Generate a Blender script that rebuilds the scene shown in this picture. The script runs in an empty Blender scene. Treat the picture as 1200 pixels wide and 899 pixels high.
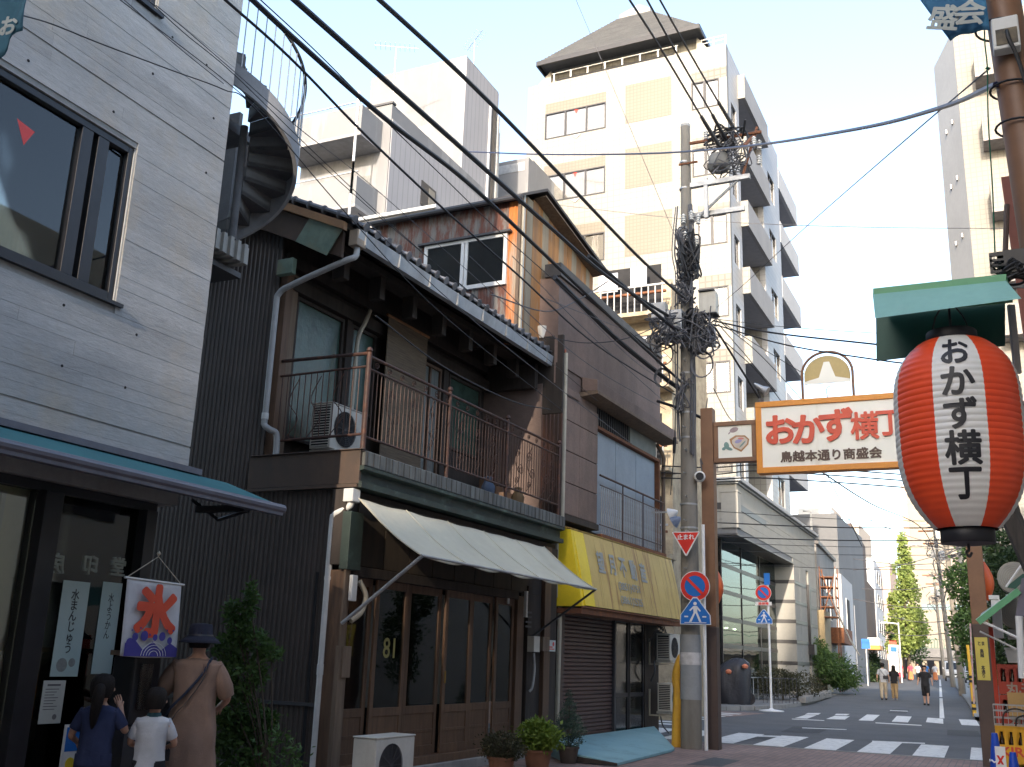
import bpy, bmesh, math, random
from mathutils import Vector, Matrix, noise
random.seed(7)
PI = math.pi
R = math.radians
SC = bpy.context.scene
COL = SC.collection

# ------------------------------------------------------------------ camera
CAM_H = 1.5
FPX = 1189.0                     # focal length in photo pixels (photo is 1200 wide)
_p, _r, _y = R(15.044), R(1.996), R(25.5)
_f0 = Vector((-math.sin(_y), math.cos(_y), 0))
FW = _f0 * math.cos(_p) + Vector((0, 0, 1)) * math.sin(_p)
_r0 = Vector((math.cos(_y), math.sin(_y), 0))
_u0 = _r0.cross(FW)
RT = _r0 * math.cos(_r) + _u0 * math.sin(_r)
UP = -_r0 * math.sin(_r) + _u0 * math.cos(_r)
CP = Vector((0, 0, CAM_H))
cam = bpy.data.objects.new('camera', bpy.data.cameras.new('camera'))
COL.objects.link(cam)
cam.matrix_world = Matrix((
    (RT.x, UP.x, -FW.x, CP.x), (RT.y, UP.y, -FW.y, CP.y), (RT.z, UP.z, -FW.z, CP.z), (0, 0, 0, 1)))
cam.data.sensor_width = 36
cam.data.lens = 36 * FPX / 1200
cam.data.clip_start = 0.05
cam.data.clip_end = 5000
SC.camera = cam

# ------------------------------------------------------------------ light
SUN_EL, SUN_AZ = 19.0, R(180 - 6.56)
w = bpy.data.worlds.new('World')
SC.world = w
w.use_nodes = True
nt = w.node_tree
bg = nt.nodes['Background']
sky = nt.nodes.new('ShaderNodeTexSky')
sky.sky_type = 'NISHITA'
sky.sun_disc = False
sky.sun_elevation = R(SUN_EL)
sky.sun_rotation = SUN_AZ
sky.air_density = 1.0
sky.dust_density = 2.5
sky.ozone_density = 1.0
hs = nt.nodes.new('ShaderNodeHueSaturation'); hs.inputs['Saturation'].default_value = 0.92
nt.links.new(sky.outputs[0], hs.inputs['Color']); nt.links.new(hs.outputs[0], bg.inputs[0])
bg.inputs[1].default_value = 0.15
sd = bpy.data.lights.new('sun', 'SUN')
sd.energy = 2.0
sd.angle = R(0.6)
sd.color = (1.0, 0.85, 0.68)
so = bpy.data.objects.new('sun', sd)
COL.objects.link(so)
_d = Vector((math.sin(SUN_AZ) * math.cos(R(SUN_EL)), math.cos(SUN_AZ) * math.cos(R(SUN_EL)), math.sin(R(SUN_EL))))
so.rotation_euler = _d.to_track_quat('Z', 'Y').to_euler()
so.location = (3, -10, 30)
vs = SC.view_settings
vs.view_transform = 'Standard'
vs.look = 'None'
vs.exposure = 2.15
vs.gamma = 1.0

# ------------------------------------------------------------------ frames: a local frame per building (x towards the street, y along it)
def ray(x, y):
    return FW + RT * ((x - 600) / FPX) - UP * ((y - 449.5) / FPX)
class Frame:
    def __init__(s, ox, oy, yaw):
        a = R(yaw)
        s.o = Vector((ox, oy, 0)); s.yaw = yaw
        s.ex = Vector((math.cos(a), -math.sin(a), 0)); s.ey = Vector((math.sin(a), math.cos(a), 0))
    def loc(s, p):
        q = p - s.o
        return Vector((q.dot(s.ex), q.dot(s.ey), q.z))
    def wor(s, x, y, z=0):
        return s.o + s.ex * x + s.ey * y + Vector((0, 0, z))
    def _i(s, px, py, n, p0):
        d = ray(px, py)
        return s.loc(CP + d * (n.dot(p0 - CP) / n.dot(d)))
    def X(s, px, py, c): return s._i(px, py, s.ex, s.o + s.ex * c)
    def Y(s, px, py, c): return s._i(px, py, s.ey, s.o + s.ey * c)
W0 = Frame(0, 0, 0)
HO = Frame(-6.9, 10.1, 1.4)       # old wooden house
BR = Frame(-6.85, 16.6, 1.9)      # brown building with the yellow sign
CO = Frame(-6.79, 7.23, -0.7)     # board-marked concrete building
PO = Frame(-8.9, 39.4, 0.1)       # striped bank podium
TO = Frame(-9.7, 43.0, 0.5)       # tile tower
SF = Frame(-8.9, 58.0, -2.9)      # far left street side

# ------------------------------------------------------------------ objects
def tag(o, label=None, cat=None, group=None, kind=None):
    if label: o['label'] = label
    if cat: o['category'] = cat
    if group: o['group'] = group
    if kind: o['kind'] = kind
    return o
def thing(name, label, cat, frame=W0, at=(0, 0, 0), rz=0, group=None, parent=None):
    o = bpy.data.objects.new(name, None)
    o.empty_display_size = 0.2
    COL.objects.link(o)
    p = frame.wor(*at)
    o.location = p
    o.rotation_euler = (0, 0, -R(frame.yaw) + rz)
    return tag(o, label, cat, group)
def children(o):
    return [c for c in bpy.data.objects if c.parent == o]
def copy_tree(o, parent=None):
    c = o.copy(); COL.objects.link(c)
    if parent: c.parent = parent
    for ch in list(o.children):
        copy_tree(ch, c)
    return c
class MB:
    """collects boxes, tubes, prisms; build() links them as ONE mesh object"""
    def __init__(s): s.v = []; s.f = []; s.m = []; s.M = None; s.mi = 0
    def add(s, vs_, fs, mi=None):
        n = len(s.v)
        if s.M is not None: vs_ = [s.M @ Vector(q) for q in vs_]
        s.v += [tuple(q) for q in vs_]
        for f in fs:
            s.f.append([i + n for i in f]); s.m.append(s.mi if mi is None else mi)
        return s
    def box(s, x0, x1, y0, y1, z0, z1, mi=None):
        v = [(x, y, z) for x in (x0, x1) for y in (y0, y1) for z in (z0, z1)]
        return s.add(v, [(0, 1, 3, 2), (4, 6, 7, 5), (0, 4, 5, 1), (2, 3, 7, 6), (0, 2, 6, 4), (1, 5, 7, 3)], mi)
    def quad(s, *p, mi=None): return s.add(p, [tuple(range(len(p)))], mi)
    def prism(s, poly, ax, a, b, mi=None):
        n = len(poly)
        def mk(q, t):
            if ax == 'x': return (t, q[0], q[1])
            if ax == 'y': return (q[0], t, q[1])
            return (q[0], q[1], t)
        v = [mk(q, a) for q in poly] + [mk(q, b) for q in poly]
        f = [tuple(range(n))[::-1], tuple(range(n, 2 * n))] + [(i, (i + 1) % n, n + (i + 1) % n, n + i) for i in range(n)]
        return s.add(v, f, mi)
    def cyl(s, p0, p1, r0, r1=None, n=12, cap=True, mi=None):
        p0 = Vector(p0); p1 = Vector(p1); r1 = r0 if r1 is None else r1
        d = (p1 - p0).normalized()
        a = d.orthogonal().normalized(); b = d.cross(a)
        v = []
        for p, r in ((p0, r0), (p1, r1)):
            for i in range(n):
                t = 2 * PI * i / n
                v.append(p + a * (math.cos(t) * r) + b * (math.sin(t) * r))
        f = [(i, (i + 1) % n, n + (i + 1) % n, n + i) for i in range(n)]
        if cap: f += [tuple(range(n))[::-1], tuple(range(n, 2 * n))]
        return s.add(v, f, mi)
    def tube(s, pts, r, n=6, cap=True, mi=None):
        pts = [Vector(p) for p in pts]
        if len(pts) < 2: return s
        v = []; nrm = None
        for i, p in enumerate(pts):
            d = (pts[min(i + 1, len(pts) - 1)] - pts[max(i - 1, 0)]).normalized()
            if nrm is None: nrm = d.orthogonal().normalized()
            nrm = (nrm - d * nrm.dot(d))
            nrm = nrm.normalized() if nrm.length > 1e-6 else d.orthogonal().normalized()
            b = d.cross(nrm)
            rr = r[i] if isinstance(r, (list, tuple)) else r
            for k in range(n):
                t = 2 * PI * k / n
                v.append(p + nrm * (math.cos(t) * rr) + b * (math.sin(t) * rr))
        f = []
        for i in range(len(pts) - 1):
            for k in range(n):
                f.append((i * n + k, i * n + (k + 1) % n, (i + 1) * n + (k + 1) % n, (i + 1) * n + k))
        if cap: f += [tuple(range(n))[::-1], tuple(range((len(pts) - 1) * n, len(pts) * n))]
        return s.add(v, f, mi)
    def lathe(s, prof, n=20, c=(0, 0, 0), mi=None, cap=True):
        v = []; c = Vector(c)
        for r, z in prof:
            for k in range(n):
                t = 2 * PI * k / n
                v.append(c + Vector((math.cos(t) * r, math.sin(t) * r, z)))
        m = len(prof)
        f = [(i * n + k, i * n + (k + 1) % n, (i + 1) * n + (k + 1) % n, (i + 1) * n + k) for i in range(m - 1) for k in range(n)]
        if cap: f += [tuple(range(n))[::-1], tuple(range((m - 1) * n, m * n))]
        return s.add(v, f, mi)
    def rings(s, rs, cap=True, mi=None):
        n = len(rs[0]); v = [q for r in rs for q in r]; m = len(rs)
        f = [(i * n + k, i * n + (k + 1) % n, (i + 1) * n + (k + 1) % n, (i + 1) * n + k) for i in range(m - 1) for k in range(n)]
        if cap: f += [tuple(range(n))[::-1], tuple(range((m - 1) * n, m * n))]
        return s.add(v, f, mi)
    def mesh(s, name, mats, smooth=False):
        me = bpy.data.meshes.new(name)
        me.from_pydata(s.v, [], s.f)
        if not isinstance(mats, (list, tuple)): mats = [mats]
        for m in mats: me.materials.append(m)
        if len(mats) > 1: me.polygons.foreach_set('material_index', s.m)
        bm = bmesh.new(); bm.from_mesh(me)
        bmesh.ops.recalc_face_normals(bm, faces=bm.faces)
        bm.to_mesh(me); bm.free()
        if smooth:
            me.polygons.foreach_set('use_smooth', [True] * len(me.polygons))
            try: me.set_sharp_from_angle(angle=R(40))
            except Exception: pass
        me.update()
        return me
    def build(s, name, mats, parent=None, smooth=False, bev=0, kind=None):
        o = bpy.data.objects.new(name, s.mesh(name, mats, smooth))
        COL.objects.link(o)
        if parent: o.parent = parent
        if bev:
            b = o.modifiers.new('bevel', 'BEVEL'); b.width = bev; b.segments = 2; b.limit_method = 'ANGLE'
        if kind: o['kind'] = kind
        return o
def inst(name, me, parent=None, loc=(0, 0, 0), rot=(0, 0, 0), sc=(1, 1, 1)):
    o = bpy.data.objects.new(name, me)
    COL.objects.link(o)
    if parent: o.parent = parent
    o.location = loc; o.rotation_euler = rot; o.scale = sc
    return o
def P(name, mats, parent, *boxes, smooth=False, bev=0):
    o = None
    for b in boxes:
        m = MB(); m.box(*b); o = m.build(name, mats, parent, smooth, bev)
    return o
def smoothpts(pts, k=6):
    """Catmull-Rom"""
    pts = [Vector(p) for p in pts]
    if len(pts) < 3: return pts
    e = [pts[0] * 2 - pts[1]] + pts + [pts[-1] * 2 - pts[-2]]
    out = []
    for i in range(1, len(e) - 2):
        for j in range(k):
            t = j / k
            out.append(0.5 * ((2 * e[i]) + (e[i + 1] - e[i - 1]) * t + (2 * e[i - 1] - 5 * e[i] + 4 * e[i + 1] - e[i + 2]) * t * t
                       + (3 * e[i] - 3 * e[i + 1] + e[i + 2] - e[i - 1]) * t ** 3))
    out.append(pts[-1])
    return out
def text_mesh(s, size=1.0, bold=0.0, ext=0.0, sx=1.0, res=3, vertical=False, align='CENTER'):
    """mesh of the text in the XY plane, centred"""
    cu = bpy.data.curves.new('lettering', 'FONT')
    cu.body = '\n'.join(s) if vertical else s
    cu.size = size; cu.extrude = ext; cu.resolution_u = res
    cu.align_x = align
    cu.space_line = 0.9 if vertical else 1.0
    ob = bpy.data.objects.new('tmp', cu); COL.objects.link(ob)
    dg = bpy.context.evaluated_depsgraph_get()
    me = bpy.data.meshes.new_from_object(ob.evaluated_get(dg))
    bpy.data.objects.remove(ob)
    xs = [v.co.x for v in me.vertices]; ys = [v.co.y for v in me.vertices]
    if xs:
        cx, cy = (min(xs) + max(xs)) / 2, (min(ys) + max(ys)) / 2
        for v in me.vertices: v.co.x = (v.co.x - cx) * sx; v.co.y -= cy
    if bold and xs:
        # heavier strokes: the glyph laid over itself, shifted a little each way
        vv = [v.co.copy() for v in me.vertices]; ff = [tuple(p.vertices) for p in me.polygons]
        V = []; F = []
        nj = 24 if bold > .012 else 8
        for j in range(nj + 1):
            a = j * 2 * PI / nj; d = Vector((0, 0, 0)) if j == nj else Vector((math.cos(a) * bold, math.sin(a) * bold, 0))
            d.z = j * 0.00005
            n = len(V); V += [tuple(v + d) for v in vv]; F += [tuple(i + n for i in f) for f in ff]
        me = bpy.data.meshes.new('lettering'); me.from_pydata(V, [], F)
    return me
def lettering(s, mat_, parent, M, size, bold=0.0, ext=0.002, sx=1.0, vertical=False, name='lettering', mirror=False):
    me = text_mesh(s, size, bold, ext, sx, vertical=vertical)
    me.materials.clear(); me.materials.append(mat_)
    o = bpy.data.objects.new(name, me); COL.objects.link(o); o.parent = parent
    if mirror: M = M @ Matrix.Scale(-1, 4, (1, 0, 0))
    o.matrix_local = M
    return o
def face_M(loc, n=(0, -1, 0), up=(0, 0, 1)):
    """matrix that stands an XY drawing up at loc, facing n"""
    n = Vector(n).normalized(); up = Vector(up); x = up.cross(n).normalized(); y = n.cross(x)
    return Matrix(((x.x, y.x, n.x, loc[0]), (x.y, y.y, n.y, loc[1]), (x.z, y.z, n.z, loc[2]), (0, 0, 0, 1)))

# ------------------------------------------------------------------ materials
MATS = {}
def srgb(r, g, b):
    f = lambda c: (c / 255 / 12.92) if c / 255 <= 0.04045 else ((c / 255 + 0.055) / 1.055) ** 2.4
    return (f(r), f(g), f(b))
def col4(c): return (c[0], c[1], c[2], 1)
def mat(name, c1, c2=None, sc=4.0, rough=0.8, bump=0.0, bsc=None, metal=0.0, st=(1, 1, 1), rnd=0.0, dirt=None, dsc=0.6, dst=(1, 1, 0.15), dlo=0.5, dhi=0.75, emit=None, spec=0.5, fine=0.12, sss=0):
    if name in MATS: return MATS[name]
    m = bpy.data.materials.new(name); m.use_nodes = True
    n = m.node_tree.nodes; L = m.node_tree.links
    b = n['Principled BSDF']
    b.inputs['Roughness'].default_value = rough
    b.inputs['Metallic'].default_value = metal
    b.inputs['Specular IOR Level'].default_value = spec
    tc = n.new('ShaderNodeTexCoord')
    def noisen(scale, stretch, det=6, rg=0.6):
        mp = n.new('ShaderNodeMapping'); mp.inputs['Scale'].default_value = stretch
        L.new(tc.outputs['Object'], mp.inputs[0])
        t = n.new('ShaderNodeTexNoise'); t.inputs['Scale'].default_value = scale; t.inputs['Detail'].default_value = det
        t.inputs['Roughness'].default_value = rg
        L.new(mp.outputs[0], t.inputs[0])
        return t.outputs[0]
    c2 = c2 or tuple(min(1, x * 0.75) for x in c1)
    mix = n.new('ShaderNodeMix'); mix.data_type = 'RGBA'
    mix.inputs[6].default_value = col4(c1); mix.inputs[7].default_value = col4(c2)
    rp = n.new('ShaderNodeMapRange'); rp.inputs[1].default_value = 0.35; rp.inputs[2].default_value = 0.68
    L.new(noisen(sc, st), rp.inputs[0]); L.new(rp.outputs[0], mix.inputs[0])
    out = mix.outputs[2]
    if dirt:
        m2 = n.new('ShaderNodeMix'); m2.data_type = 'RGBA'
        m2.inputs[7].default_value = col4(dirt)
        r2 = n.new('ShaderNodeMapRange'); r2.inputs[1].default_value = dlo; r2.inputs[2].default_value = dhi; r2.inputs[4].default_value = 0.9
        L.new(noisen(dsc, dst, 8, 0.7), r2.inputs[0]); L.new(r2.outputs[0], m2.inputs[0]); L.new(out, m2.inputs[6])
        out = m2.outputs[2]
    if fine or rnd:
        hv = n.new('ShaderNodeHueSaturation')
        val = n.new('ShaderNodeMath'); val.operation = 'MULTIPLY_ADD'; val.inputs[1].default_value = fine * 2; val.inputs[2].default_value = 1 - fine
        L.new(noisen(sc * 9, st, 4, 0.7), val.inputs[0])
        vo = val.outputs[0]
        if rnd:
            oi = n.new('ShaderNodeObjectInfo')
            v2 = n.new('ShaderNodeMath'); v2.operation = 'MULTIPLY_ADD'; v2.inputs[1].default_value = rnd * 2; v2.inputs[2].default_value = 1 - rnd
            L.new(oi.outputs['Random'], v2.inputs[0])
            v3 = n.new('ShaderNodeMath'); v3.operation = 'MULTIPLY'
            L.new(vo, v3.inputs[0]); L.new(v2.outputs[0], v3.inputs[1]); vo = v3.outputs[0]
        L.new(vo, hv.inputs['Value']); L.new(out, hv.inputs['Color']); out = hv.outputs[0]
    L.new(out, b.inputs['Base Color'])
    if bump:
        bp = n.new('ShaderNodeBump'); bp.inputs['Strength'].default_value = min(1, bump); bp.inputs['Distance'].default_value = 0.02
        L.new(noisen(bsc or sc * 5, st, 8, 0.7), bp.inputs['Height']); L.new(bp.outputs[0], b.inputs['Normal'])
    if emit:
        b.inputs['Emission Color'].default_value = col4(emit[:3]); b.inputs['Emission Strength'].default_value = emit[3]
    MATS[name] = m
    return m
def glass(name, tint=(0.75, 0.8, 0.8), rough=0.02, tr=0.8, ior=1.5, k=1.6):
    if name in MATS: return MATS[name]
    m = bpy.data.materials.new(name); m.use_nodes = True
    n = m.node_tree.nodes; L = m.node_tree.links
    n.remove(n['Principled BSDF'])
    g = n.new('ShaderNodeBsdfGlossy'); g.inputs['Roughness'].default_value = rough
    t = n.new('ShaderNodeBsdfTransparent'); t.inputs[0].default_value = (tint[0] * tr, tint[1] * tr, tint[2] * tr, 1)
    f = n.new('ShaderNodeFresnel'); f.inputs[0].default_value = ior
    ad = n.new('ShaderNodeMath'); ad.operation = 'MULTIPLY_ADD'; ad.inputs[1].default_value = k; ad.inputs[2].default_value = 0.02; ad.use_clamp = True
    tc = n.new('ShaderNodeTexCoord'); nz = n.new('ShaderNodeTexNoise'); nz.inputs['Scale'].default_value = 1.3; nz.inputs['Detail'].default_value = 1
    bp = n.new('ShaderNodeBump'); bp.inputs['Strength'].default_value = 0.12; bp.inputs['Distance'].default_value = 0.02
    L.new(tc.outputs['Object'], nz.inputs[0]); L.new(nz.outputs[0], bp.inputs['Height']); L.new(bp.outputs[0], g.inputs['Normal'])
    mx = n.new('ShaderNodeMixShader')
    L.new(f.outputs[0], ad.inputs[0]); L.new(ad.outputs[0], mx.inputs[0]); L.new(t.outputs[0], mx.inputs[1]); L.new(g.outputs[0], mx.inputs[2])
    L.new(mx.outputs[0], n['Material Output'].inputs[0])
    MATS[name] = m
    return m
def brickmat(name, c1, c2, mortar, scale, bw=0.5, rh=0.25, ms=0.02, rough=0.8, bump=0.3, axes='xy', off=0.5, var=(0.9, 1.1)):
    """tile / brick pattern too fine to build piece by piece; axes says which object axes run along and up the wall"""
    if name in MATS: return MATS[name]
    m = bpy.data.materials.new(name); m.use_nodes = True
    n = m.node_tree.nodes; L = m.node_tree.links; b = n['Principled BSDF']; b.inputs['Roughness'].default_value = rough
    tc = n.new('ShaderNodeTexCoord'); sp = n.new('ShaderNodeSeparateXYZ'); cb = n.new('ShaderNodeCombineXYZ')
    L.new(tc.outputs['Object'], sp.inputs[0])
    ix = 'xyz'.index(axes[0]); iy = 'xyz'.index(axes[1])
    if axes[0] == 's':
        pass
    L.new(sp.outputs[ix], cb.inputs[0]); L.new(sp.outputs[iy], cb.inputs[1])
    t = n.new('ShaderNodeTexBrick'); t.inputs['Scale'].default_value = scale
    t.inputs['Color1'].default_value = col4(c1); t.inputs['Color2'].default_value = col4(c2); t.inputs['Mortar'].default_value = col4(mortar)
    t.inputs['Brick Width'].default_value = bw; t.inputs['Row Height'].default_value = rh; t.inputs['Mortar Size'].default_value = ms
    t.offset = off
    L.new(cb.outputs[0], t.inputs[0])
    nz = n.new('ShaderNodeTexNoise'); nz.inputs['Scale'].default_value = 0.7; nz.inputs['Detail'].default_value = 8
    L.new(tc.outputs['Object'], nz.inputs[0])
    hv = n.new('ShaderNodeHueSaturation'); mr = n.new('ShaderNodeMapRange'); mr.inputs[1].default_value = 0.3; mr.inputs[2].default_value = 0.7
    mr.inputs[3].default_value = var[0]; mr.inputs[4].default_value = var[1]
    L.new(nz.outputs[0], mr.inputs[0]); L.new(mr.outputs[0], hv.inputs['Value']); L.new(t.outputs[0], hv.inputs['Color'])
    L.new(hv.outputs[0], b.inputs['Base Color'])
    bp = n.new('ShaderNodeBump'); bp.inputs['Strength'].default_value = bump; bp.inputs['Distance'].default_value = 0.01
    bp.invert = True
    L.new(t.outputs['Fac'], bp.inputs['Height']); L.new(bp.outputs[0], b.inputs['Normal'])
    MATS[name] = m
    return m
def leafmat(name, c1, c2, c3=None):
    m = mat(name, c1, c2, sc=1.6, rough=0.55, fine=0.35, spec=0.35)
    b = m.node_tree.nodes['Principled BSDF']
    b.inputs['Subsurface Weight'].default_value = 0.0
    # light passing through thin leaves
    n = m.node_tree.nodes; L = m.node_tree.links
    tr = n.new('ShaderNodeBsdfTranslucent'); mx = n.new('ShaderNodeMixShader'); mx.inputs[0].default_value = 0.3
    src = b.inputs['Base Color'].links[0].from_socket
    L.new(src, tr.inputs[0]); L.new(b.outputs[0], mx.inputs[1]); L.new(tr.outputs[0], mx.inputs[2])
    L.new(mx.outputs[0], n['Material Output'].inputs[0])
    return m
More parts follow.
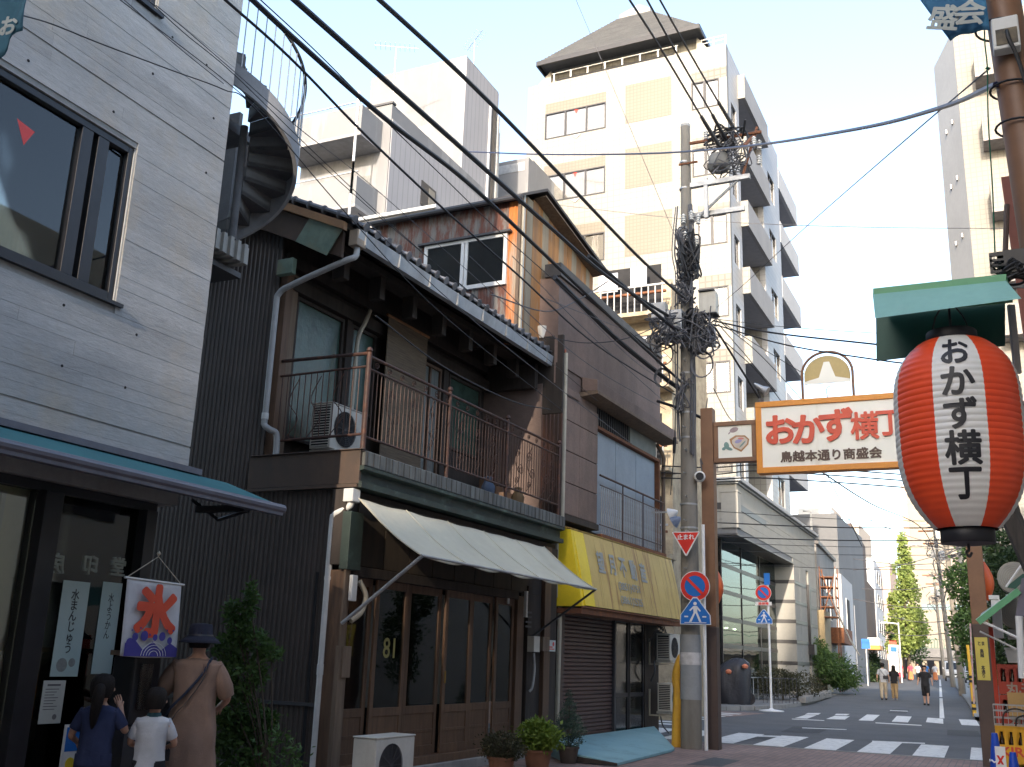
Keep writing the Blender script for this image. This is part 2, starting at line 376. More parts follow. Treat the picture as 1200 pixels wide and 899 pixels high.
M = dict(
    concrete=mat('board_marked_concrete', (0.47, 0.47, 0.465), (0.36, 0.362, 0.362), sc=1.3, st=(1, 0.6, 2.2), rough=0.9, bump=0.5, bsc=14, rnd=0.07, dirt=(0.47, 0.41, 0.33), dsc=0.8, dst=(1, 1, 0.8), dlo=0.5, dhi=0.72, fine=0.22),  # stain blotches tinted to hold the warm light patches too
    concrete_plain=mat('plain_concrete', (0.36, 0.36, 0.35), (0.26, 0.26, 0.255), sc=2.2, rough=0.9, bump=0.4, dirt=(0.17, 0.165, 0.16), fine=0.15),
    concrete_dark=mat('dark_stair_concrete', (0.13, 0.13, 0.135), (0.08, 0.08, 0.085), sc=2, rough=0.85, bump=0.3),
    black_metal=mat('black_aluminium', (0.022, 0.022, 0.028), (0.015, 0.015, 0.018), rough=0.4, fine=0.05),
    dark_pipe=mat('dark_grey_metal', (0.06, 0.06, 0.065), (0.04, 0.04, 0.045), rough=0.5),
    galv=mat('galvanised_steel', (0.42, 0.43, 0.44), (0.30, 0.31, 0.32), sc=6, rough=0.45, metal=0.5, fine=0.1),
    white_paint=mat('white_painted_metal', (0.70, 0.70, 0.68), (0.60, 0.60, 0.58), sc=3, rough=0.5, dirt=(0.35, 0.31, 0.26), dlo=0.6, dhi=0.85),
    pvc=mat('grey_drain_pipe', (0.40, 0.41, 0.41), (0.33, 0.33, 0.33), sc=5, rough=0.45, dirt=(0.2, 0.19, 0.17), dsc=1.5),
    pvc_cream=mat('cream_drain_pipe', (0.52, 0.47, 0.37), (0.42, 0.37, 0.29), sc=5, rough=0.5, dirt=(0.25, 0.2, 0.14), dsc=1.5),
    dark_corr=mat('dark_corrugated_siding', (0.075, 0.058, 0.050), (0.052, 0.042, 0.037), sc=1.5, rough=0.5, dirt=(0.09, 0.075, 0.065), dsc=0.9, fine=0.12),
    brown_corr=mat('brown_metal_fascia', (0.085, 0.055, 0.04), (0.06, 0.042, 0.032), sc=2.2, rough=0.55, dirt=(0.13, 0.08, 0.05), dsc=1.3, dst=(1, 1, 0.5)),
    wood=mat('old_brown_wood', (0.15, 0.085, 0.05), (0.085, 0.05, 0.032), sc=3, st=(6, 6, 0.6), rough=0.6, bump=0.3, bsc=20, rnd=0.12),
    wood_dark=mat('blackened_wood', (0.05, 0.038, 0.032), (0.03, 0.024, 0.02), sc=3, st=(4, 4, 0.6), rough=0.8, bump=0.2, rnd=0.1),
    wood_pale=mat('weathered_grey_wood', (0.20, 0.145, 0.10), (0.13, 0.09, 0.065), sc=3, st=(5, 5, 0.5), rough=0.8, bump=0.3),
    verdigris=mat('weathered_copper_cornice', (0.035, 0.055, 0.045), (0.022, 0.032, 0.028), sc=2.5, rough=0.6, dirt=(0.11, 0.17, 0.14), dsc=1.6, dst=(1, 1, 1.2), dlo=0.55, dhi=0.72),
    cope=mat('streaked_coping_metal', (0.17, 0.18, 0.17), (0.055, 0.055, 0.052), sc=7, st=(1, 1.2, 0.12), rough=0.7, fine=0.25),
    canvas=mat('cream_canvas', (0.60, 0.57, 0.45), (0.52, 0.49, 0.39), sc=.8, rough=0.9, dirt=(0.30, 0.27, 0.21), dsc=.9, dst=(1, 1, 1), dlo=0.55, dhi=0.9, bump=0.1, bsc=60),
    gutter=mat('grey_gutter', (0.36, 0.38, 0.40), (0.28, 0.30, 0.32), sc=5, rough=0.5, dirt=(0.18, 0.17, 0.16), dsc=2),
    rooftile=mat('dark_roof_tile', (0.17, 0.17, 0.185), (0.11, 0.11, 0.12), sc=7, rough=0.6, bump=0.3, rnd=0.25),
    railrust=mat('rusty_railing', (0.075, 0.035, 0.026), (0.04, 0.022, 0.018), sc=12, rough=0.6, dirt=(0.20, 0.075, 0.035), dsc=5, dst=(1, 1, 1), rnd=0.1),
    cardwood=mat('bamboo_blind', (0.20, 0.15, 0.10), (0.12, 0.09, 0.065), sc=3, st=(1, 1, 18), rough=0.85, fine=0.3),
    green_panel=mat('frosted_green_glass_panel', (0.055, 0.10, 0.08), (0.035, 0.06, 0.05), sc=3, rough=0.25, bump=0.35, bsc=9),
    ac=mat('cream_appliance_plastic', (0.60, 0.58, 0.52), (0.52, 0.50, 0.45), sc=3, rough=0.45, dirt=(0.32, 0.29, 0.24), dsc=1.5, dlo=0.6, dhi=0.85),
    dark=mat('dark_interior', (0.02, 0.02, 0.022), (0.012, 0.012, 0.014), rough=0.9),
    copper_leaf=mat('green_copper_flashing', (0.16, 0.22, 0.17), (0.09, 0.14, 0.11), sc=6, rough=0.55, dirt=(0.25, 0.22, 0.12), dsc=3, dst=(1, 1, 1)),
    brown_tile=mat('brown_rendered_wall', (0.215, 0.152, 0.128), (0.17, 0.122, 0.104), sc=1.2, rough=0.85, bump=0.5, bsc=40, dirt=(0.10, 0.075, 0.065), dsc=0.5, fine=0.2),
    pink_tile=mat('pinkish_brown_stone_block', (0.255, 0.175, 0.14), (0.20, 0.14, 0.115), sc=2.5, rough=0.85, bump=0.5, bsc=40, rnd=0.07, fine=0.25, dirt=(0.13, 0.095, 0.08), dsc=1),
    blue_panel=mat('pale_blue_shutter_board', (0.34, 0.39, 0.43), (0.29, 0.33, 0.37), sc=2, rough=0.7, dirt=(0.22, 0.16, 0.11), dsc=4, dst=(1, 1, 0.4), dlo=0.62, dhi=0.75),
    yellow=mat('bright_yellow_vinyl', (0.88, 0.66, 0.03), (0.82, 0.60, 0.03), sc=2, rough=0.45),
    yellow_old=mat('faded_yellow_vinyl', (0.60, 0.44, 0.14), (0.52, 0.37, 0.11), sc=2, rough=0.5, dirt=(0.24, 0.10, 0.035), dsc=1.8, dst=(1, 2.6, 0.05), dlo=0.53, dhi=0.63),
    faded_blue=mat('faded_blue_lettering', (0.30, 0.34, 0.36), (0.36, 0.36, 0.30), rough=0.6, sc=9),
    shutter=mat('brown_steel_shutter', (0.095, 0.05, 0.045), (0.065, 0.042, 0.042), sc=0.9, rough=0.5, fine=0.1, rnd=0.05),
    blue_ramp=mat('pale_blue_painted_ramp', (0.24, 0.42, 0.46), (0.20, 0.37, 0.41), sc=2, rough=0.7, dirt=(0.15, 0.22, 0.24), dsc=2, dst=(1, 1, 1), dlo=0.55, dhi=0.75),
    asphalt=mat('asphalt', (0.115, 0.120, 0.128), (0.09, 0.095, 0.102), sc=0.8, rough=0.9, bump=0.4, bsc=90, fine=0.25, dirt=(0.10, 0.10, 0.10), dsc=0.4, dst=(1, 1, 1)),
    paintline=mat('worn_road_paint', (0.72, 0.72, 0.70), (0.60, 0.60, 0.58), sc=4, rough=0.8, dirt=(0.25, 0.25, 0.26), dsc=7, dst=(1, 1, 1), dlo=0.54, dhi=0.68),
    kerb=mat('kerb_stone', (0.27, 0.265, 0.25), (0.2, 0.195, 0.19), sc=5, rough=0.9, bump=0.3, rnd=0.1),
    pole=mat('concrete_pole', (0.25, 0.23, 0.20), (0.19, 0.175, 0.15), sc=3, rough=0.9, bump=0.3, st=(1, 1, 0.3), dirt=(0.14, 0.125, 0.105), dsc=0.8),
    brown_steel=mat('brown_painted_steel', (0.225, 0.115, 0.06), (0.18, 0.09, 0.05), sc=2.5, rough=0.5, dirt=(0.30, 0.18, 0.11), dsc=2, dlo=0.6, dhi=0.8),
    brown_dark=mat('dark_brown_steel', (0.085, 0.055, 0.045), (0.065, 0.045, 0.04), sc=2, rough=0.55),
    cable=mat('black_cable', (0.012, 0.012, 0.014), (0.02, 0.02, 0.022), rough=0.6, fine=0),
    cable_grey=mat('grey_cable', (0.10, 0.10, 0.11), (0.07, 0.07, 0.08), rough=0.6, fine=0),
    cable_blue=mat('dark_blue_cable', (0.015, 0.02, 0.07), (0.012, 0.015, 0.05), rough=0.35, fine=0),
    insul=mat('white_porcelain', (0.68, 0.68, 0.66), (0.6, 0.6, 0.58), rough=0.25, fine=0.04),
    rust=mat('rusty_iron', (0.22, 0.085, 0.035), (0.12, 0.05, 0.03), sc=8, rough=0.85, bump=0.3),
    orange=mat('orange_sign_frame', (0.72, 0.28, 0.03), (0.64, 0.24, 0.03), sc=4, rough=0.45),
    sign_white=mat('cream_sign_face', (0.85, 0.85, 0.78), (0.80, 0.80, 0.73), sc=1, rough=0.4, fine=0.03, dirt=(0.6, 0.56, 0.45), dsc=2, dlo=0.6, dhi=0.9),
    red_letter=mat('red_orange_lettering', (0.66, 0.075, 0.03), (0.58, 0.065, 0.03), rough=0.45, fine=0.03),
    brown_letter=mat('dark_brown_lettering', (0.10, 0.06, 0.045), (0.08, 0.05, 0.04), rough=0.5, fine=0),
    lantern_red=mat('lantern_red_vinyl', (0.85, 0.085, 0.022), (0.78, 0.07, 0.02), sc=3, rough=0.38, fine=0.03),
    lantern_white=mat('lantern_white_vinyl', (0.80, 0.79, 0.76), (0.74, 0.73, 0.70), sc=3, rough=0.4, fine=0.03),
    ink=mat('black_ink', (0.015, 0.015, 0.02), (0.02, 0.02, 0.025), rough=0.5, fine=0),
    green_roof=mat('pale_green_sheet_roof', (0.26, 0.50, 0.44), (0.22, 0.44, 0.39), sc=2, rough=0.5, dirt=(0.36, 0.42, 0.38), dsc=3, dst=(1, 1, 1), dlo=0.6, dhi=0.85),
    green_dark=mat('dark_green_sheet', (0.012, 0.085, 0.062), (0.01, 0.065, 0.05), sc=2, rough=0.5),
    green_edge=mat('leaf_green_trim', (0.15, 0.42, 0.22), (0.13, 0.36, 0.19), sc=2, rough=0.5),
    red_sign=mat('traffic_red', (0.72, 0.035, 0.02), (0.66, 0.03, 0.02), rough=0.35, fine=0.02),
    blue_sign=mat('traffic_blue', (0.01, 0.16, 0.55), (0.01, 0.14, 0.50), rough=0.35, fine=0.02),
    white_sign=mat('traffic_white', (0.80, 0.80, 0.80), (0.75, 0.75, 0.75), rough=0.35, fine=0.02),
    guard_yellow=mat('yellow_plastic_guard', (0.72, 0.40, 0.04), (0.60, 0.32, 0.04), sc=5, rough=0.5),
    skin=mat('skin', (0.50, 0.29, 0.20), (0.44, 0.25, 0.175), sc=6, rough=0.55, fine=0.04),
    hair=mat('black_hair', (0.010, 0.008, 0.008), (0.016, 0.013, 0.012), sc=12, st=(6, 6, 1), rough=0.6, bump=0.5, bsc=60, spec=.2),
)
def cloth(name, c):
    return mat(name, c, tuple(x * 0.82 for x in c), sc=5, rough=0.95, bump=0.25, bsc=70, fine=0.06)
# ================================================================== THE SETTING
def gz(y):                      # the street climbs gently beyond the crossing
    return 0.0 if y < 45 else (min(y, 170) - 45) * 0.0085
def G(px, py, z=0.0):
    d = ray(px, py); return CP + d * ((z - CAM_H) / d.z)
def struct(o, label=None):
    o['kind'] = 'structure'
    if label: o['label'] = label
    return o
brickpave = brickmat('red_brown_paver', (0.30, 0.20, 0.175), (0.22, 0.155, 0.14), (0.15, 0.135, 0.125), 1.0, bw=0.21, rh=0.105, ms=0.008, rough=0.85, bump=0.5, axes='yx', var=(0.75, 1.2))
m = MB()
for y0, y1 in ((-400, 45), (45, 170), (170, 3000)):
    m.quad((-1500, y0, gz(y0) - .012), (1500, y0, gz(y0) - .012), (1500, y1, gz(y1) - .012), (-1500, y1, gz(y1) - .012))
struct(m.build('ground', mat('ground_concrete', (0.15, 0.148, 0.14), (0.11, 0.108, 0.10), sc=.5, rough=.95, bump=.2)))
# roads
m = MB()
m.quad((-70, 20.75, .0), (60, 20.9, .0), (60, 37.6, .0), (-70, 34.5, .0))
struct(m.build('side_street', M['asphalt']))
m = MB()
ys = [34.8, 37.6, 45, 60, 80, 100, 130, 170]
def road_l(y): return -7.35 + (-(y - 44) * 0.0505 if y > 44 else 0)
def road_r(y): return -0.95 + (-(y - 40) * 0.0505 if y > 40 else 0)
for a, b in zip(ys, ys[1:]):
    m.quad((road_l(a), a, gz(a) + .004), (road_r(a), a, gz(a) + .004), (road_r(b), b, gz(b) + .004), (road_l(b), b, gz(b) + .004))
struct(m.build('street', M['asphalt']))
m = MB(); m.quad((-7.2, -60, .004), (2.0, -60, .004), (2.0, 20.75, .004), (-9.5, 20.75, .004), (-9.5, 14, .004), (-7.2, 14, .004))
struct(m.build('brick_pavement', brickpave))
m = MB(); m.box(-12, 1.5, 20.62, 20.76, -.02, .012)
struct(m.build('flush_kerb', M['kerb']))
# dark manhole plate and stop line close to the crossing
m = MB(); a = [G(x, y) for x, y in ((804, 897), (836, 888), (868, 892), (846, 899))]
m.add([(q.x, q.y, .010) for q in a], [(0, 1, 2, 3)])
struct(m.build('manhole_plate', mat('dark_cast_iron', (0.045, 0.045, 0.047), (0.03, 0.03, 0.032), sc=6, rough=.6, bump=.3)))
# crosswalk stripes, one object each
def stripe(pts, z=.008, name='crosswalk_stripe'):
    mm = MB(); q = [G(x, y) for x, y in pts]
    mm.add([(p.x, p.y, z + gz(p.y)) for p in q], [tuple(range(len(q)))])
    return struct(mm.build(name, M['paintline']))
near = [(-8.35, -7.75), (-7.38, -6.80), (-6.42, -5.84), (-5.46, -4.88), (-4.50, -3.92), (-3.54, -2.96), (-2.58, -2.0), (-1.62, -1.08), (-.66, -.10)]
for a, b in near:
    mm = MB(); mm.quad((a, 20.82, .008), (b, 20.82, .008), (b - .06, 24.1, .008), (a - .06, 24.1, .008))
    struct(mm.build('crosswalk_stripe', M['paintline']))
for a, b, c, d in (((931, 842), (946, 842.6), (957, 838.6), (944, 838.1)), ((968, 843), (990, 843.6), (996, 839.7), (978, 839.2)), ((1006, 844.5), (1023, 845.2), (1031, 838.2), (1016, 837.6)),
                   ((1045, 846), (1064, 847), (1068.5, 840), (1051, 839.2)), ((1127, 850), (1148, 851), (1144, 844), (1123.5, 843.2)),
                   ((943, 837.7), (959, 838), (962, 836), (947, 835.9)), ((978, 838.4), (992, 838.7), (996, 837), (980, 836.8))):
    stripe((a, b, c, d))
# lane line with its foot
stripe(((1085, 846.6), (1105.5, 848.6), (1105.2, 842.6), (1087, 841.3)), name='lane_line')
m = MB()
for (xl, xr, y) in ((1099.6, 1105.2, 842), (1100.2, 1104.3, 820), (1100.8, 1103.6, 805)):
    pass
pl = [(-2.03, 38.3), (-1.86, 38.3)]
for a, b in ((37.9, 60), (62, 85), (88, 120)):
    k = lambda y: -(y - 38) * .0505
    m.quad((-2.03 + k(a), a, gz(a) + .009), (-1.88 + k(a), a, gz(a) + .009), (-1.88 + k(b), b, gz(b) + .009), (-2.03 + k(b), b, gz(b) + .009))
struct(m.build('lane_line', M['paintline']))
for a in ((887, 877.5), (1024, 867.5)):
    pass
# zebra over the side street at the left
for k in range(8):
    y = 25.4 + k * 1.05
    mm = MB(); mm.quad((-10.6, y, .008), (-7.5, y + .05, .008), (-7.5, y + .55, .008), (-10.6, y + .5, .008))
    struct(mm.build('crosswalk_stripe', M['paintline']))
# long thin white arcs worn into the junction
for (x0, y0, x1, y1, h) in ((872, 861.5, 936, 863.6, 1.6), (940, 853, 992, 855, .8), (1022, 868.5, 1084, 871, 1.4), (1026, 847, 1080, 850, 1.0), (928, 842.6, 966, 844.4, .8), (1043, 832.6, 1064, 833.4, .7)):
    stripe(((x0, y0 + h), (x1, y1 + h), (x1, y1), (x0, y0)), name='road_line', z=.0085)
# bank pavement: a low platform with a kerb at the corner
bp = MB()
poly = [(-14, 34.6), (-8.9, 34.6), (-7.9, 36.4), (-7.45, 39.5), (-7.55, 46), (-8.2, 58), (-8.6, 63), (-14, 63)]
bp.prism(poly, 'z', 0, .13)
struct(bp.build('pavement', mat('grey_paving', (0.20, 0.195, 0.19), (0.15, 0.147, 0.143), sc=2, rough=.9, bump=.3)))
m = MB()
for a, b in zip(poly[:-2], poly[1:-1]):
    a = Vector((*a, 0)); b = Vector((*b, 0)); d = (b - a); n = max(1, int(d.length / .6))
    for i in range(n):
        p = a + d * (i + .02) / n; q = a + d * (i + .98) / n; s = Vector((-d.y, d.x, 0)).normalized() * -.15
        m.add([p, q, q + s, p + s, p + Vector((0, 0, .15)), q + Vector((0, 0, .15)), q + s + Vector((0, 0, .14)), p + s + Vector((0, 0, .14))],
              [(0, 1, 2, 3), (4, 5, 6, 7), (0, 1, 5, 4), (1, 2, 6, 5), (2, 3, 7, 6), (3, 0, 4, 7)])
struct(m.build('kerb', M['kerb']))
m = MB(); m.quad((-9.6, 30.8, .006), (-7.4, 30.8, .006), (-7.0, 34.5, .006), (-14, 34.5, .006), (-14, 32.4, .006))
struct(m.build('brick_pavement', brickpave))
# right pavement with kerb beyond the crossing
m = MB()
for a, b in zip(ys[1:], ys[2:]):
    za, zb = gz(a) + .12, gz(b) + .12
    x0, x1 = road_r(a), road_r(b)
    m.add([(x0, a, za), (x0 + 30, a, za), (x1 + 30, b, zb), (x1, b, zb), (x0, a, 0), (x1, b, 0)], [(0, 1, 2, 3), (0, 3, 5, 4)])
struct(m.build('pavement', M['kerb']))

for i, pts in enumerate((((915, 858), (960, 859.5), (975, 853), (930, 851.5)), ((1040, 836), (1062, 836.5), (1066, 832), (1046, 831.5)), ((870, 866), (905, 867), (912, 863.5), (880, 862.5)), ((1110, 862), (1150, 864), (1146, 857), (1110, 855.5)))):
    mm = MB(); mm.add([(G(x, y).x, G(x, y).y, .0065) for x, y in pts], [(0, 1, 2, 3)]); struct(mm.build('asphalt_patch', mat('dark_asphalt_patch', (.075, .078, .083), (.06, .063, .067), sc=3, rough=.9, bump=.4, bsc=90, fine=.25)))
# ------------------------------------------------------------------ board-marked concrete building, left
cb = thing('concrete_building', 'modern grey board-marked concrete building with black framed windows and glass shopfront at the left edge', 'building', CO)
TOP = 15.0
XB = -9.0
LW = -11.0
wall = MB()
# solid backing behind the courses with the two window openings cut out (pieces butted end to end)
def wallpatch(mb, y0, y1, z0, z1, x0=-.3, x1=-.012): mb.box(x0, x1, y0, y1, z0, z1)
WIN = (-3.25, -1.13, 4.38, 5.86); WIN2 = (-3.25, -1.13, 7.30, 8.8)
wallpatch(wall, LW, 0, 3.05, 4.38); wallpatch(wall, LW, -3.25, 4.38, 5.86); wallpatch(wall, -1.13, 0, 4.38, 5.86)
wallpatch(wall, LW, 0, 5.86, 7.30); wallpatch(wall, LW, -3.25, 7.30, 8.8); wallpatch(wall, -1.13, 0, 7.30, 8.8); wallpatch(wall, LW, 0, 8.8, TOP)
wall.box(XB, -.3, LW, 0, 2.95, 3.05)
wall.box(XB, -.302, -.25, -.002, 3.05, TOP - .002)
wall.box(XB, -.31, LW, -.25, TOP - .3, TOP)
wall.box(XB, -.3, -.22, 0, 0, 2.95)
wall.build('wall', M['concrete_plain'], cb)
z = 3.065; cnt = 0
random.seed(3)
while z < 11.2:
    joint = abs(z - 6.16) < .08 or abs(z - 3.16) < .05
    h = 0.118 + random.uniform(-.006, .006)
    segs = [(LW, 0)]
    for (a, b, c, d) in (WIN, WIN2):
        if z + h > c - .02 and z < d + .0: segs = [(LW, a), (b, 0)]
    for (a, b) in segs:
        k = b
        # each board imprint is 1.8 to 3.6 m long
        cuts = [b]
        lim = -5.2
        while cuts[-1] > max(a, lim) + 1.2: cuts.append(cuts[-1] - random.uniform(1.3, 3.3))
        if cuts[-1] - a > .5 or len(cuts) == 1: cuts.append(a)
        else: cuts[-1] = a
        for c0, c1 in zip(cuts[1:], cuts):
            if c1 - c0 < .05: continue
            p = random.uniform(-.002, .002)
            mm = MB(); mm.box(-.03, p, c0 + .0007, c1 - .0007, z + .0007, z + h - .0007)
            mm.build('board_imprint', M['concrete'], cb)
    z += h
    if joint: z += .018
    cnt += 1
# tie holes
hm = MB(); hm.cyl((0, 0, 0), (.0075, 0, 0), .013, .013, 8)
hme = hm.mesh('tie_hole', M['dark'])
for zz in (3.62, 4.12, 6.01, 6.62, 7.12):
    for yy in (-.35, -.95, -1.55, -2.25, -2.9):
        if (-3.25 < yy < -1.1 and 4.3 < zz < 5.95) or (int(yy * 37 + zz * 91) % 5 < 2): continue
        inst('tie_hole', hme, cb, (-.0045, yy + .13 * math.sin(zz * 9 + yy * 5), zz + .05 * math.sin(yy * 11)))
def win_frame(name, parent, y0, y1, z0, z1, depth, muls, fr=.055, mt='black_metal', x=0.0):
    f = MB()
    f.box(x - depth, x, y0, y0 + fr, z0, z1); f.box(x - depth, x, y1 - fr, y1, z0, z1)
    f.box(x - depth, x, y0 + fr, y1 - fr, z0, z0 + fr); f.box(x - depth, x, y0 + fr, y1 - fr, z1 - fr, z1)
    for (a, b) in muls: f.box(x - depth, x - .004, a, b, z0 + fr, z1 - fr)
    return f.build(name, M[mt] if isinstance(mt, str) else mt, parent, bev=.004)
GL = glass('window_glass', (.9, .94, .92), tr=.98, k=1.1)
for (a, b, c, d) in (WIN, WIN2):
    wf = win_frame('window', cb, a + .01, b - .01, c + .01, d - .01, .10, [(-1.72, -1.60), (-1.54, -1.42)] if c < 5 else [(-1.70, -1.46)], .06, x=-.03)
    for (p, q) in ((a + .07, -1.72), (-1.42, b - .07)):
        gm = MB(); gm.box(-.085, -.079, p, q, c + .07, d - .07); gm.build('pane', GL, wf)
    s = MB(); s.box(-.06, .035, a, b + .06, c - .045, c - .012); s.build('window_sill', M['black_metal'], cb)
    rv = MB(); rv.box(-.13, -.02, b - .012, b - .002, c, d); rv.build('reveal', M['white_paint'], cb)
# room behind: curtain added to stand for the reflected ribbed wall, blind, flower pot in the narrow pane
rm = MB(); rm.box(-3.2, -3.15, LW, -.3, 3.1, 6.2); rm.box(-3.15, -.4, LW, -.3, 6.10, 6.14)
rm.build('room_wall', mat('room_wall', (.30, .30, .28), (.25, .25, .24)), cb)
ct = MB(); pts = [(-.17 - .03 * math.sin(i * 1.25), -3.2 + i * .045) for i in range(46)]
for p, q in zip(pts, pts[1:]): ct.quad((p[0], p[1], 4.4), (q[0], q[1], 4.4), (q[0], q[1], 5.86), (p[0], p[1], 5.86))
ct.build('curtain', mat('reflection_curtain', (.75, .72, .60), (.50, .50, .44), sc=2.5, st=(1, 3, .2), rough=.9), cb)
rf = MB(); rf.add([(-.078, -2.32, 5.55), (-.078, -2.14, 5.52), (-.078, -2.22, 5.36)], [(0, 1, 2)])
rf.build('rescue_triangle', M['red_sign'], cb)
rf = MB(); rf.add([(-.078, -2.9, 8.2), (-.078, -2.6, 8.2), (-.078, -2.75, 7.95)], [(0, 1, 2)]); rf.build('rescue_triangle', M['red_sign'], cb)
pt = MB(); pt.lathe([(.05, 0), (.07, .12)], 14, (-.25, -1.3, 4.46)); pt.build('flower_pot', mat('mint_plastic', (.35, .5, .45)), cb, smooth=True)
# ground floor: beam, posts, big glass panes
beam = MB(); beam.box(-.5, -.02, LW, -.06, 2.74, 2.94); beam.build('beam', M['concrete_plain'], cb)
sp = MB(); sp.box(-.2, -.10, LW, -.225, 2.66, 2.735); sp.build('shop_head_rail', M['black_metal'], cb)
for a, b in ((-1.52, -1.34), (-.41, -.28), (-4.2, -4.02)):
    q = MB(); q.box(-.22, -.03, a, b, 0, 2.658); q.build('shop_post', M['black_metal'], cb, bev=.004)
q = MB(); q.box(-.2, -.1, LW, -.41, 0, .12); q.build('shop_sill', M['black_metal'], cb)
GS = glass('shop_glass', (.9, .92, .88), tr=.97, ior=1.5, k=1.5)
for a, b in ((-4.02, -1.52), (-1.34, -.41)):
    q = MB(); q.box(-.14, -.132, a, b, .12, 2.66); q.build('shop_pane', GS, cb)
# shop interior: buff partition, bench, sheets
q = MB(); q.box(-.27, -.25, LW, -.3, 0, 2.7)
q.build('partition', mat('buff_partition', (.85, .79, .60), (.76, .70, .52), sc=1.2, rough=.9), cb)
q = MB(); q.box(-.245, -.16, -2.6, -.9, .62, .68)
q.build('bench', mat('red_orange_bench', (.45, .07, .03), (.35, .05, .03)), cb)
paper = mat('white_paper', (.62, .64, .60), (.56, .58, .55), rough=.9, fine=.04)
bluep = mat('pale_blue_paper', (.50, .60, .58), (.42, .56, .56), sc=1.5, rough=.9, fine=.04)
grayink = mat('grey_ink', (.12, .12, .13), (.18, .18, .19), fine=0)
mx_ = -.128
def sheet(name, y0, y1, z0, z1, m_, x=mx_):
    q = MB(); q.box(x, x + .003, y0, y1, z0, z1); return q.build(name, m_, cb)
p1 = sheet('poster', -1.14, -.86, 1.22, 1.98, bluep)
xx = -.1235
lettering('水まんじゅう', M['ink'], p1, face_M((xx, -1.0, 1.66), (1, 0, 0)), .095, .001, 0.0005, .9, vertical=True)
b_ = MB()
for cy, cz, rr in ((-1.04, 1.31, .055), (-.94, 1.33, .035)):
    b_.cyl((xx - .0008, cy, cz), (xx, cy, cz), rr, rr, 16)
b_.build('picture', mat('grey_wash', (.22, .24, .24), (.30, .33, .32), sc=20), p1)
p2 = sheet('poster', -.72, -.50, 1.24, 2.0, bluep)
lettering('水ようかん', M['ink'], p2, face_M((xx, -.61, 1.72), (1, 0, 0)), .085, 0, 0.0005, .8, vertical=True)
p3 = sheet('notice', -1.19, -.97, .86, 1.19, paper)
b_ = MB(); b_.box(xx - .0008, xx, -1.15, -1.02, 1.148, 1.162)
for i in range(8): b_.box(xx - .0008, xx, -1.165, -1.03 - .02 * (i % 3), 1.12 - i * .022, 1.126 - i * .022)
b_.cyl((xx - .0008, -1.04, .91), (xx, -1.04, .91), .022, .022, 10)
b_.build('printed_lines', grayink, p3)
p4 = sheet('notice', -1.98, -1.66, 1.42, 2.0, mat('cream_paper', (.45, .44, .36), (.38, .37, .31), fine=.05), x=-.245)
b_ = MB()
for i in range(5): b_.box(-.2415, -.2410, -1.92 + i * .05, -1.915 + i * .05, 1.5, 1.9)
b_.build('printed_lines', grayink, p4)
sheet('notice', -1.30, -1.16, 1.52, 1.72, mat('cream_paper', (.45, .44, .36)), x=-.245)
sheet('notice', -1.31, -1.21, 1.28, 1.38, mat('cream_paper', (.45, .44, .36)), x=-.245)
for s, yy in (('房', -1.22), ('印', -.87), ('堂', -.56)):
    lettering(s, mat('white_vinyl_letter', (.55, .6, .6)), cb, face_M((xx - .01, yy, 2.12 + (yy + 1) * .05), (1, 0, 0)), .17, .004, .0005, 1.0, mirror=True)
# convex mirror seen through the left pane
q = MB(); q.lathe([(.10, 0), (.115, .02), (.10, .035)], 20); o = q.build('convex_mirror', M['white_sign'], cb, smooth=True)
o.matrix_local = face_M((-.24, -1.86, 2.16), (1, 0, 0))
q = MB(); q.box(-.245, -.21, -1.78, -1.74, 1.95, 2.62); q.build('mirror_bracket', M['white_paint'], cb)
# flat awning of dark metal with a teal top
aw = MB(); aw.prism([(0.0, 3.06), (.66, 2.82), (.66, 2.76), (.0, 3.0)], 'y', LW, .56); aw.build('awning', mat('teal_canvas', (.03, .15, .17), (.025, .12, .14), sc=1), cb)
aw = MB(); aw.tube([(.68, LW, 2.785), (.68, .60, 2.785)], .042, 10); aw.box(-.005, .05, LW, .14, 3.06, 3.115); aw.box(.62, .70, LW, .58, 2.72, 2.78)
aw.build('awning_front_bar', mat('purple_grey_bar', (.14, .145, .18), (.11, .11, .14), rough=.45), cb)
aw = MB(); aw.box(.05, .62, .10, .16, 2.70, 2.76); aw.tube([(.62, .18, 2.72), (.25, .2, 2.64), (.0, .1, 2.82)], .018, 6); aw.build('awning_arm', M['black_metal'], cb)

